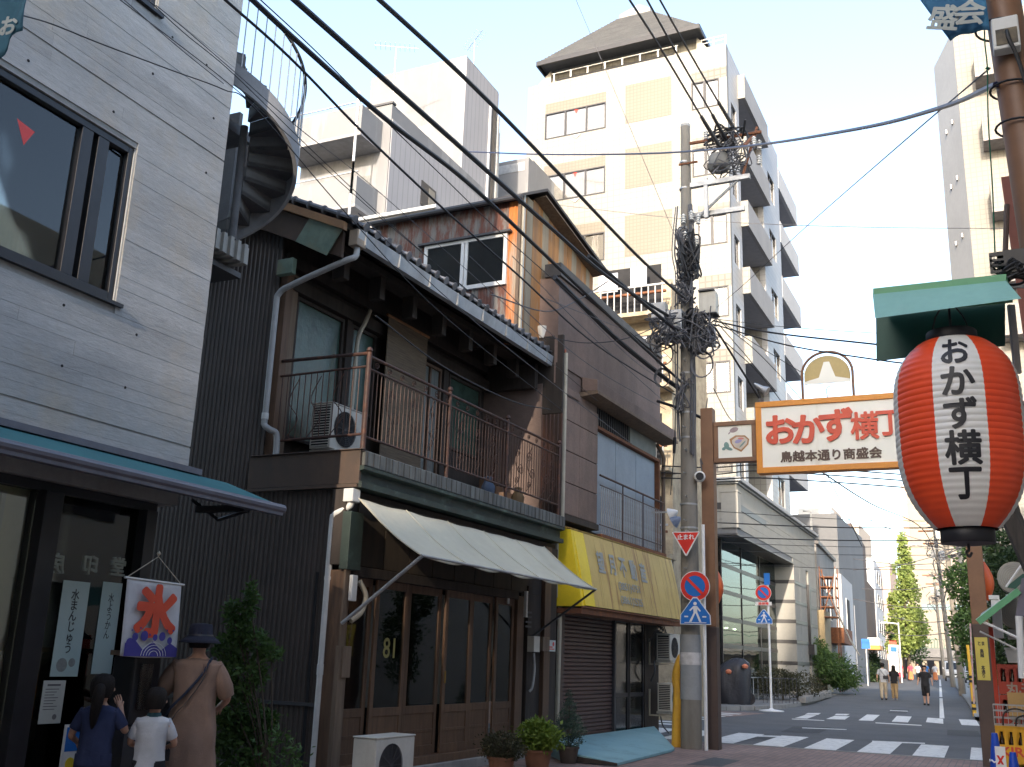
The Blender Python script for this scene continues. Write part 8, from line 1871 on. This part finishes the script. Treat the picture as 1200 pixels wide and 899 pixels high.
tree('leafy green tree between the far poles and the right gate post', (-.75, 47, .2), 6.5, [(-.3, 0, 4.9, .9, .9, .8, 2), (.3, .5, 3.8, 1.0, 1.0, .9, 2), (-.35, -.4, 3.0, .8, .8, .8, 1.5), (.3, 0, 5.9, .7, .7, .7, 1), (0, 0, 2.0, .8, .8, .7, 1.5), (.1, .2, 1.2, .6, .6, .5, 1)], 6500, .20, lf_mid, 11)
tree('dark green tree right of the gate post behind the white box', (.25, 33, 0), 5.6, [(0, 0, 4.2, .75, .7, .7, 2), (.3, .3, 3.2, .85, .8, .8, 2), (-.1, 0, 2.3, .6, .6, .7, 1.5), (.1, 0, 5.0, .5, .5, .5, 1), (.5, 0, 1.6, .7, .7, .6, 1)], 6000, .17, lf_dark, 12)
tree('dark leafy shrub tree behind the right fan units', (.45, 23, 0), 4.2, [(0, 0, 2.9, .55, .5, .6, 2), (.25, 0, 2.0, .55, .5, .6, 2), (-.05, 0, 3.6, .35, .35, .4, 1), (.2, 0, 1.2, .5, .5, .5, 1)], 5200, .11, lf_dark, 13)
tree('pale green tree at the far right kerb near the minivans', (-2.4, 92, gz(92)), 6.5, [(.3, 0, 4.8, 1.2, 1.2, 1.0, 2), (0, 0, 3.2, 1.1, 1.1, 1.0, 2), (.3, 0, 6.0, .8, .8, .8, 1)], 3500, .3, lf_mid, 14)
cb_ = thing('climbing_plant', 'dark green creeper growing on the left far street wall under the orange canopy', 'plant', SF, (.5, 38, .1)); crown('foliage', cb_, [(.2, 0, 1.4, .5, 2.5, 1.4, 2), (.3, 3, 1.0, .5, 1.5, 1.0, 1)], 2400, .28, lf_dark, 15); q = MB(); q.tube([(0, 0, 0), (0, .5, 2)], .04, 5); q.build('stem', bark, cb_)
# ================================================================== PEOPLE
def skinmesh(name, verts, edges, radii, m_, parent, sub=1, root=0, flat=None):
    me = bpy.data.meshes.new(name); me.from_pydata(verts, edges, [])
    o = bpy.data.objects.new(name, me); COL.objects.link(o)
    sk = o.modifiers.new('skin', 'SKIN'); sk.use_smooth_shade = True
    for i, v in enumerate(me.skin_vertices[0].data):
        r_ = radii[i]; v.radius = r_ if isinstance(r_, tuple) else (r_, r_); v.use_root = (i == root)
    ss_ = o.modifiers.new('sub', 'SUBSURF'); ss_.levels = sub; ss_.render_levels = sub
    dg = bpy.context.evaluated_depsgraph_get(); nm = bpy.data.meshes.new_from_object(o.evaluated_get(dg))
    nm.materials.clear(); nm.materials.append(m_); nm.polygons.foreach_set('use_smooth', [True] * len(nm.polygons))
    bpy.data.objects.remove(o); r = bpy.data.objects.new(name, nm); COL.objects.link(r); r.parent = parent
    return r
def ellring(c, rx, ry, n=20, rot=0, wav=0, k=7, ph=0):
    out = []
    for i in range(n):
        t = 2 * PI * i / n; w_ = 1 + wav * math.sin(k * t + ph)
        x = rx * w_ * math.cos(t); y = ry * w_ * math.sin(t)
        out.append((c[0] + x * math.cos(rot) - y * math.sin(rot), c[1] + x * math.sin(rot) + y * math.cos(rot), c[2]))
    return out
def loft(rgs, h, n, amp, seed_, yoff):
    """cloth tube through rings (z, rx, ry, wave), with small creases"""
    out = []; m_ = 5
    for (z0, a0, b0, w0), (z1, a1, b1, w1) in zip(rgs, rgs[1:]):
        for j in range(m_):
            f = j / m_; out.append((z0 + (z1 - z0) * f, a0 + (a1 - a0) * f, b0 + (b1 - b0) * f, w0 + (w1 - w0) * f))
    out.append(rgs[-1]); R_ = []
    for z, a, b, wv in out:
        ring_ = []
        for x, y, zz in ellring((0, yoff(z), z), a, b, n, 0, wv, 7, z * 5 + seed_):
            v = Vector((x, y, zz)); d = noise.noise(Vector((x * 16 + seed_, y * 16, z * 9))) * amp + noise.noise(Vector((x * 40, y * 40 + seed_, z * 22))) * amp * .45
            nn = Vector((x / a, (y - yoff(z)) / b, 0)); ring_.append(((x + nn.x * d) * h, (y + nn.y * d) * h, zz * h))
        R_.append(ring_)
    return R_
def person(label, at, rz, h, top, bottom, style, hair='short', arms=None, legs=(0.0, 0.0), hat=None, fingers=True, shoes=(.04, .04, .045), child=False, head_turn=0, group=None, skin=None, sleeve='short', hairm=None, lean=0):
    """local frame: facing +y, x to the person's right, unit height scaled by h"""
    t = thing('person', label, 'person', W0, at, rz, group)
    hs = 1.22 if child else 1.0          # children have larger heads
    S = lambda *p: tuple(c * h for c in p)
    zh = .935 if not child else .92; zsh = .815 if not child else .79; znk = .86 if not child else .835
    sw = .108 if not child else .10
    arms = arms or [((-sw - .045, .0, .64), (-sw - .05, .05, .50)), ((sw + .045, .0, .64), (sw + .05, .05, .50))]
    V = []; E_ = []; Rr = []
    def av(p, r_, link=None):
        V.append(S(*p)); Rr.append(tuple(c * h for c in r_) if isinstance(r_, tuple) else r_ * h); 
        if link is not None: E_.append((link, len(V) - 1))
        return len(V) - 1
    ly = lean
    pel = av((0, 0, .53), (.075, .055)); ab = av((0, ly * .3, .62), (.070, .05), pel); ch_ = av((0, ly * .7, .72), (.085, .058), ab); up_ = av((0, ly, zsh - .01), (.07, .045), ch_)
    nk = av((0, ly + .005, znk), .028, up_); hd0 = av((0, ly + .010, zh - .035 * hs), (.040 * hs, .046 * hs), nk); hd1 = av((0, ly + .008, zh + .01), (.050 * hs, .058 * hs), hd0); hd2 = av((0, ly + .002, zh + .04 * hs), (.036 * hs, .042 * hs), hd1)
    for si, sgn in enumerate((-1, 1)):
        el, wr = arms[si]
        s_ = av((sgn * sw, ly, zsh - .015), .032, up_); e_ = av(el, .023, s_); mid = av(tuple((a + b) / 2 for a, b in zip(el, wr)), .020, e_); w_ = av(wr, .0145, mid)
        d = (Vector(wr) - Vector(el)).normalized(); side = d.cross(Vector((0, 0, 1)) if abs(d.z) < .8 else Vector((0, 1, 0))).normalized(); pn = d.cross(side)
        pm = Vector(wr) + d * .030; pmi = av(tuple(pm), (.021, .013), w_)
        if fingers:
            for k in range(4):
                b = pm + d * .018 + side * (.0125 * (k - 1.5)); L1 = (.020, .023, .022, .017)[k]
                b1 = av(tuple(b), .0058, pmi); b2 = av(tuple(b + d * L1 + pn * .004), .0053, b1); av(tuple(b + d * L1 * 1.7 + pn * .014), .0045, b2)
            b = Vector(wr) + d * .012 - side * .016 * sgn; b1 = av(tuple(b), .0065, w_); av(tuple(b + d * .024 - side * .012 * sgn), .0055, b1)
    for si, sgn in enumerate((-1, 1)):
        ky, fy = legs[si] * .5, legs[si]
        hp = av((sgn * .050, 0, .50), .050, pel); kn = av((sgn * .052, ky + .01, .28), .034, hp); cf = av((sgn * .052, (ky + fy) / 2 - .01, .19), .032, kn); an_ = av((sgn * .050, fy, .045), .020, cf); av((sgn * .054, fy + .065, .018), (.020, .014), an_)
    sk_ = skin or M['skin']
    skinmesh('body', V, E_, Rr, sk_, t, 1 if h > 1 else 1)
    # face: nose, ears, eyes, mouth
    q = MB(); zf = zh - .002; yf_ = ly + .058 * hs
    q.lathe([(.001, .026), (.007, .0), (.009, -.006), (.004, -.012)], 8, (0, 0, 0)); q.v = [((a * hs) * h, (yf_ - .002 + b * hs * 1.1) * h, (zf - .006 + c * hs) * h) for a, b, c in q.v]; q.build('nose', sk_, t, smooth=True)
    for sgn in (-1, 1):
        q = MB(); q.cyl(S(sgn * .047 * hs, ly, zf - .006), S(sgn * .056 * hs, ly - .006, zf - .004), .014 * h, .011 * h, 8); q.build('ear', sk_, t, smooth=True)
        q = MB(); c = S(sgn * .019 * hs, yf_ - .006, zf + .004); q.lathe([(.0, -.004 * h), (.0075 * h, 0), (0, .004 * h)], 8, c); q.build('eye', M['ink'], t, smooth=True)
    q = MB(); c = S(0, yf_ - .007, zf - .026 * hs); q.box(c[0] - .012 * h, c[0] + .012 * h, c[1] - .003 * h, c[1] + .003 * h, c[2] - .002 * h, c[2] + .002 * h); q.build('mouth', mat('lip', (.35, .13, .11)), t)
    # hair
    hm_ = hairm or M['hair']; hr = []
    cz = zh + .008; n = 22
    hq = MB(); rgs = []
    for k, (dz, sx_, sy_, oy) in enumerate(((-.052, .046, .034, -.024), (-.03, .054, .050, -.016), (.0, .0575, .062, -.008), (.025, .057, .064, -.003), (.045, .048, .055, -.001), (.058, .032, .038, 0), (.064, .012, .014, 0))):
        rgs.append([(x * h, y * h, z * h) for x, y, z in ellring((0, ly + oy * hs + (.0 if dz > 0 else -.006), cz + dz * hs), sx_ * hs, sy_ * hs * (1 if dz > .01 else .86), n, 0, .03, 9, k)])
    hq.rings(rgs); hq.build('hair', hm_, t, smooth=True)
    if hair == 'ponytail':
        q = MB(); q.tube(smoothpts([S(0, ly - .058 * hs, zh + .01), S(.004, ly - .085 * hs, zh - .005), S(.0, ly - .09 * hs, zh - .07), S(-.012, ly - .075 * hs, zh - .16), S(-.018, ly - .068, zh - .235)], 5), [x * h for x in (.016, .022, .026, .029, .031, .032, .033, .034, .035, .035, .035, .034, .033, .031, .029, .027, .024, .021, .017, .012, .006)], 10); q.build('ponytail', hm_, t, smooth=True)
        q = MB(); q.lathe([(.018 * h, -.006 * h), (.022 * h, 0), (.018 * h, .006 * h)], 10, S(0, ly - .062 * hs, zh + .006)); q.build('hair_tie', mat('dark_red_tie', (.12, .03, .03)), t)
    if hair == 'long':
        q = MB(); q.rings([[(x * h, y * h, z * h) for x, y, z in ellring((0, ly - .022, zh + dz), a, b, 16, 0, .05, 5)] for dz, a, b in ((.03, .05, .045), (-.03, .060, .048), (-.09, .066, .042), (-.15, .062, .034), (-.19, .05, .02))]); q.build('long_hair', hm_, t, smooth=True)
    # clothes
    tm = top; n = 24
    if style == 'dress':
        rgs = [(znk - .018, .038, .038, 0), (zsh + .018, .092, .052, 0), (zsh - .004, .126, .062, 0), (zsh - .05, .116, .072, 0), (.70, .108, .078, .01), (.62, .104, .078, .02), (.52, .120, .090, .03), (.40, .135, .10, .04), (.26, .150, .112, .05), (.14, .158, .12, .055)]
        q = MB(); q.rings(loft(rgs, h, 40, .0085, 3.1, lambda z: ly * max(0, (z - .5) / .35)), cap=False); o = q.build('dress', tm, t, smooth=True); s = o.modifiers.new('s', 'SOLIDIFY'); s.thickness = .008
    else:
        hem = .475 if style != 'skirt' else .52
        rgs = [(znk - .012, .036, .038), (zsh + .018, .085, .050), (zsh - .004, .120, .060), (zsh - .05, .104, .070), (.68, .098, .072), (.60, .094, .070), (.53, .100, .074), (hem, .104, .077)]
        q = MB(); q.rings(loft([(z, a, b, .015) for z, a, b in rgs], h, 34 if h < 1.4 else n, .0085, h * 7, lambda z: ly * max(0, (z - .5) / .35)), cap=False); o = q.build('shirt', tm, t, smooth=True); s = o.modifiers.new('s', 'SOLIDIFY'); s.thickness = .006
    for si, sgn in enumerate((-1, 1)):
        el, wr = arms[si]; a = Vector((sgn * (sw - .022), ly, zsh + .002)); e_ = Vector(el); w_ = Vector(wr)
        puff = .047 if style == 'dress' else .039
        if sleeve == 'short': pts = [a, a + (e_ - a) * .35, a + (e_ - a) * .70, a + (e_ - a) * (.95 if style == 'dress' else .74)]; rr_ = [.034, puff, puff * (1.05 if style == 'dress' else .95), puff * (.80 if style == 'dress' else .92)]
        else: pts = [a, (a + e_) / 2, e_, (e_ + w_) / 2, w_]; rr_ = [.034, .038, .034, .030, .024]
        q = MB(); q.tube([tuple(p * h) for p in pts], [r_ * h for r_ in rr_], 14, cap=True); q.build('sleeve', tm, t, smooth=True)
    if style in ('pants', 'shorts'):
        zb_ = .06 if style == 'pants' else .27
        for si, sgn in enumerate((-1, 1)):
            fy = legs[si]; f = (.5 - zb_) / .455
            q = MB(); pts = [(sgn * .046, 0, .54), (sgn * .052, fy * .15, .42), (sgn * .053, fy * .45, .30), (sgn * .053, fy * f, max(zb_, .18) if style == 'pants' else zb_), (sgn * .052, fy * .97, zb_)]
            q.tube([S(*p) for p in pts], [x * h for x in (.060, .058, .050, .045 if style == 'pants' else .054, .040 if style == 'pants' else .056)], 14); q.build('trouser_leg', bottom, t, smooth=True)
        q = MB(); q.rings([[(x * h, y * h, z * h) for x, y, z in ellring((0, 0, z0), a, b, n)] for z0, a, b in ((.58, .085, .062), (.53, .096, .070), (.47, .100, .072), (.44, .085, .06))]); q.build('trouser_seat', bottom, t, smooth=True)
    if style == 'skirt':
        q = MB(); q.rings([[(x * h, y * h, z * h) for x, y, z in ellring((0, 0, z0), a, b, n, 0, .03, 8)] for z0, a, b in ((.60, .085, .062), (.50, .105, .080), (.30, .13, .10), (.10, .15, .12))], cap=False); q.build('skirt', bottom, t, smooth=True)
    for si, sgn in enumerate((-1, 1)):
        fy = legs[si]; q = MB(); q.rings([[(x * h, y * h, z * h) for x, y, z in ellring((sgn * .053, fy + .03, z0), a, b, 14)] for z0, a, b in ((.001, .026, .070), (.02, .028, .072), (.035, .024, .055), (.045, .018, .03))]); q.build('shoe', mat('shoe_%d' % int(shoes[0] * 100), shoes), t, smooth=True)
    if hat:
        q = MB(); zz0 = zh + .012 * hs; rg = [(zz0 - .030, .106, .114), (zz0 - .012, .088, .096), (zz0 + .002, .066, .074), (zz0 + .008, .0615, .069), (zz0 + .055, .056, .063), (zz0 + .064, .050, .056), (zz0 + .067, .02, .02)]
        q.rings([[(x * h, y * h, z * h) for x, y, z in ellring((0, ly, z0), a, b, 28, 0, .02 if i < 2 else 0, 5)] for i, (z0, a, b) in enumerate(rg)], cap=False); o = q.build('bucket_hat', hat, t, smooth=True); s = o.modifiers.new('s', 'SOLIDIFY'); s.thickness = .004
        q = MB(); q.rings([[(x * h, y * h, z * h) for x, y, z in ellring((0, ly, z0), a, b, 28)] for z0, a, b in ((zz0 + .004, .066, .074), (zz0 + .012, .063, .0705))], cap=False); q.build('hat_band', M['ink'], t, smooth=True)
    return t, S
navy = cloth('navy_cotton', (.022, .032, .085)); taupe = cloth('taupe_linen', (.27, .175, .13)); white_t = cloth('white_cotton', (.52, .54, .58)); black_c = cloth('black_cotton', (.018, .018, .022))
khaki = cloth('khaki_cotton', (.36, .25, .13)); beige_c = cloth('beige_cotton', (.42, .36, .27)); pinkc = cloth('pink_red_cotton', (.62, .08, .12)); orangec = cloth('orange_cotton', (.62, .22, .09)); bluec = cloth('mid_blue_cotton', (.06, .20, .50)); hatm = cloth('navy_black_hat', (.016, .018, .035))
HW = 1.70
wpn, S = person('woman seen from behind in taupe puff sleeve dress and navy bucket hat', (-6.17, 6.95, .0), R(38), 1.66, taupe, None, 'dress', 'short', arms=[((-.165, .04, .66), (-.16, .16, .62)), ((.165, .03, .645), (.13, .13, .60))], hat=hatm, shoes=(.05, .04, .04))
q = MB(); q.tube(smoothpts([S(.062, -.045, .828), S(.03, -.075, .76), S(-.03, -.085, .68), S(-.10, -.07, .60), S(-.125, -.02, .55)], 6), .013, 4); q.tube(smoothpts([S(.062, .045, .828), S(.068, 0, .842), S(.062, -.045, .828)], 5), .013, 4); q.build('bag_strap', cloth('navy_strap', (.02, .03, .06)), wpn, smooth=True)
q = MB(); q.tube(smoothpts([S(.06, -.046, .825), S(.04, -.084, .74), S(-.02, -.088, .64), S(-.085, -.09, .55), S(-.09, -.11, .46)], 6), .005, 5); q.build('cord', M['ink'], wpn)
q = MB(); c = S(-.092, -.118, .40); q.box(c[0] - .028, c[0] + .028, c[1] - .008, c[1] + .008, c[2] - .07, c[2] + .08); q.build('phone_pouch', mat('black_pouch', (.012, .013, .02), rough=.3), wpn, bev=.006)
q = MB(); q.rings([[(x, y, z) for x, y, z in ellring(S(-.17, .06, z0), a * 1.6, b * 1.6, 16)] for z0, a, b in ((.50, .02, .02), (.51, .060, .035), (.58, .068, .04), (.63, .05, .03), (.645, .02, .01))]); q.build('shoulder_bag', cloth('black_bag_nylon', (.012, .012, .018)), wpn, smooth=True)
q = MB(); 
for k in range(3): q.tube([S(.035 + .014 * k, -.062, .812), S(.038 + .012 * k, -.078, .765)], .0035, 4)
q.build('dress_pleat', cloth('taupe_shadow_linen', (.17, .105, .08)), wpn)
grl, S = person('girl with black ponytail in navy t-shirt lifting her hand to her mouth', (-6.28, 6.05, 0), R(36), 1.26, navy, navy, 'shorts', 'ponytail', arms=[((-.150, .03, .64), (-.13, .12, .60)), ((.165, .035, .66), (.10, .11, .80))], child=True, shoes=(.3, .3, .3), lean=.01)
boy, S = person('small boy with short black hair in white t-shirt seen from behind', (-6.02, 6.36, 0), R(34), 1.17, white_t, black_c, 'shorts', 'short', arms=[((-.145, .04, .64), (-.10, .14, .62)), ((.145, .05, .64), (.10, .15, .62))], child=True, shoes=(.1, .1, .3))
q = MB(); q.rings([[(x, y, z) for x, y, z in ellring(S(0, 0, z0), a, b, 18)] for z0, a, b in ((.815, .058, .052), (.835, .052, .048), (.842, .046, .042))], cap=False); q.build('collar', cloth('teal_collar', (.03, .09, .12)), boy, smooth=True)
# far street
PG = 'people walking in the far street'
person('man in black t-shirt and black shorts walking towards the camera', tuple(W0.Y(1086, 826, 50)[:2]) + (gz(50) + .004,), R(180 - 4), 1.68, black_c, black_c, 'shorts', 'short', legs=(.06, -.07), arms=[((-.165, .0, .65), (-.18, .05, .52)), ((.165, -.02, .65), (.185, .05, .52))], shoes=(.02, .02, .02), fingers=False, group=PG)
p_, S = person('person in white t-shirt and beige trousers with a black crossbody bag walking away', tuple(W0.Y(1036, 817, 54)[:2]) + (gz(54) + .004,), R(3), 1.72, white_t, beige_c, 'pants', 'short', legs=(-.06, .07), shoes=(.02, .02, .02), fingers=False, group=PG)
q = MB(); q.tube(smoothpts([S(-.07, -.05, .82), S(0, -.09, .72), S(.09, -.07, .62)], 4), .012, 4); q.build('bag_strap', M['ink'], p_); c = S(.08, -.10, .61); P('crossbody_bag', M['ink'], p_, (c[0] - .12, c[0] + .12, c[1] - .05, c[1] + .05, c[2] - .07, c[2] + .08), bev=.02)
person('person with long black hair in black top and khaki trousers walking away', tuple(W0.Y(1049, 818, 54.5)[:2]) + (gz(54) + .004,), R(-2), 1.62, black_c, khaki, 'pants', 'long', legs=(.04, -.05), shoes=(.3, .25, .2), fingers=False, group=PG)
for (px_, lb, tp_c, bt, st, y) in ((1055.5, 'distant person in a bright pink dress at the left of the far street', pinkc, pinkc, 'dress', 112), (1067.5, 'distant person in pink red top and orange skirt in mid street', pinkc, orangec, 'skirt', 106), (1076, 'distant person in white shirt and dark trousers beside the blue one', white_t, black_c, 'pants', 104), (1086, 'distant person in blue shirt behind the man in black', bluec, black_c, 'pants', 112), (1096, 'distant person in white top and orange skirt near the minivans', white_t, orangec, 'skirt', 108)):
    p = W0.Y(px_, 791, y); person(lb, (p.x, y, gz(y) + .004), R(180 if px_ > 1060 else 0), 1.64, tp_c, bt, st, 'long' if st != 'pants' else 'short', legs=(.04, -.04), fingers=False, group=PG)
# ice banner on its cord before the shop window
ib = thing('ice_flag', 'white hanging ice flag with big red character and purple waves above the boy', 'flag', CO, (.50, -.77, 0))
q = MB(); g = []; n_ = 16; z1 = 2.0; z0 = 1.40; wx = .31
for i in range(n_ + 1):
    for j in range(n_ + 1):
        u = j / n_; v = i / n_; g.append((.018 * math.sin(u * 8) * v + .02 * v, (u - .5) * 2 * wx * (1 - .02 * v), z1 - v * (z1 - z0) - .012 * math.sin(u * PI)))
q.add(g, [(i * (n_ + 1) + j, i * (n_ + 1) + j + 1, (i + 1) * (n_ + 1) + j + 1, (i + 1) * (n_ + 1) + j) for i in range(n_) for j in range(n_)])
o = q.build('flag_cloth', cloth('white_flag_cotton', (.60, .60, .62)), ib, smooth=True); s = o.modifiers.new('s', 'SOLIDIFY'); s.thickness = .003
q = MB(); q.tube([(.0, -.34, 2.005), (.0, .34, 1.995)], .010, 6); q.build('flag_rod', M['white_paint'], ib)
q = MB(); q.tube([(0, -.33, 2.0), (0, 0, 2.20), (0, .30, 2.0)], .004, 5); q.lathe([(0, -.025), (.02, 0), (0, .025)], 8, (0, 0, 2.225)); q.build('flag_cord', M['pvc_cream'], ib)
lettering('氷', M['red_letter'], ib, face_M((.045, .01, 1.76), (1, 0, 0)), .42, .022, .0015, 1.1, name='red_character')
pur = mat('purple_wave_print', (.055, .045, .26), (.045, .04, .22), fine=0); q = MB()
def wav(cy_, cz, r_, x=.050): q.cyl((x, cy_, cz), (x + .0015, cy_, cz), r_, None, 16)
q.add([(.05, -.30, 1.40), (.05, .29, 1.40), (.05, .29, 1.47), (.05, .20, 1.51), (.05, .10, 1.45), (.05, 0, 1.52), (.05, -.10, 1.45), (.05, -.20, 1.53), (.05, -.30, 1.50)], [tuple(range(9))])
for a, b, c in ((-.20, 1.55, .032), (-.10, 1.56, .040), (.02, 1.55, .026), (.10, 1.56, .036), (.19, 1.53, .028), (-.25, 1.50, .04), (.25, 1.44, .03)): wav(a, b, c)
for a, b in ((-.24, 1.60), (-.04, 1.57), (.22, 1.61), (.15, 1.61), (-.15, 1.62)): wav(a, b, .008)
q.build('purple_waves', pur, ib)
q = MB()
for k in range(4): q.tube([(.0535, .02 + (.05 + .03 * k) * math.cos(t * PI / 10), 1.405 + (.04 + .022 * k) * math.sin(t * PI / 10)) for t in range(11)], .0022, 4)
q.build('white_wave_lines', M['white_sign'], ib)
gm_ = thing('ice_machine', 'dark machine with clear plastic bag standing before the shop post between the boy and woman', 'machine', CO, (.30, -.62, 0)); P('machine_body', M['black_metal'], gm_, (-.14, .10, -.16, .14, .85, 1.40), bev=.02); P('stand', M['dark_pipe'], gm_, (-.16, .12, -.2, .2, 0, .845)); P('clear_bag', glass('clear_bag', (.8, .82, .85), rough=.15), gm_, (.105, .13, -.10, .02, .98, 1.34)); P('wood_top', M['wood_pale'], gm_, (-.16, .12, -.18, .16, 1.401, 1.44))
lp_ = thing('small_standing_sign', 'small blue and yellow standing sign at the shop glass left of the girl', 'sign', CO, (.12, -1.05, .45)); P('sign_board', M['white_sign'], lp_, (0, .02, -.10, .08, 0, .42)); P('blue_area', M['blue_sign'], lp_, (.0205, .022, -.09, .07, .22, .40)); q = MB(); q.cyl((.0205, -.02, .13), (.023, -.02, .13), .045, None, 16); q.build('yellow_disc', M['yellow'], lp_); P('stand', M['dark_pipe'], lp_, (-.1, .1, -.12, .1, -.45, -.001))
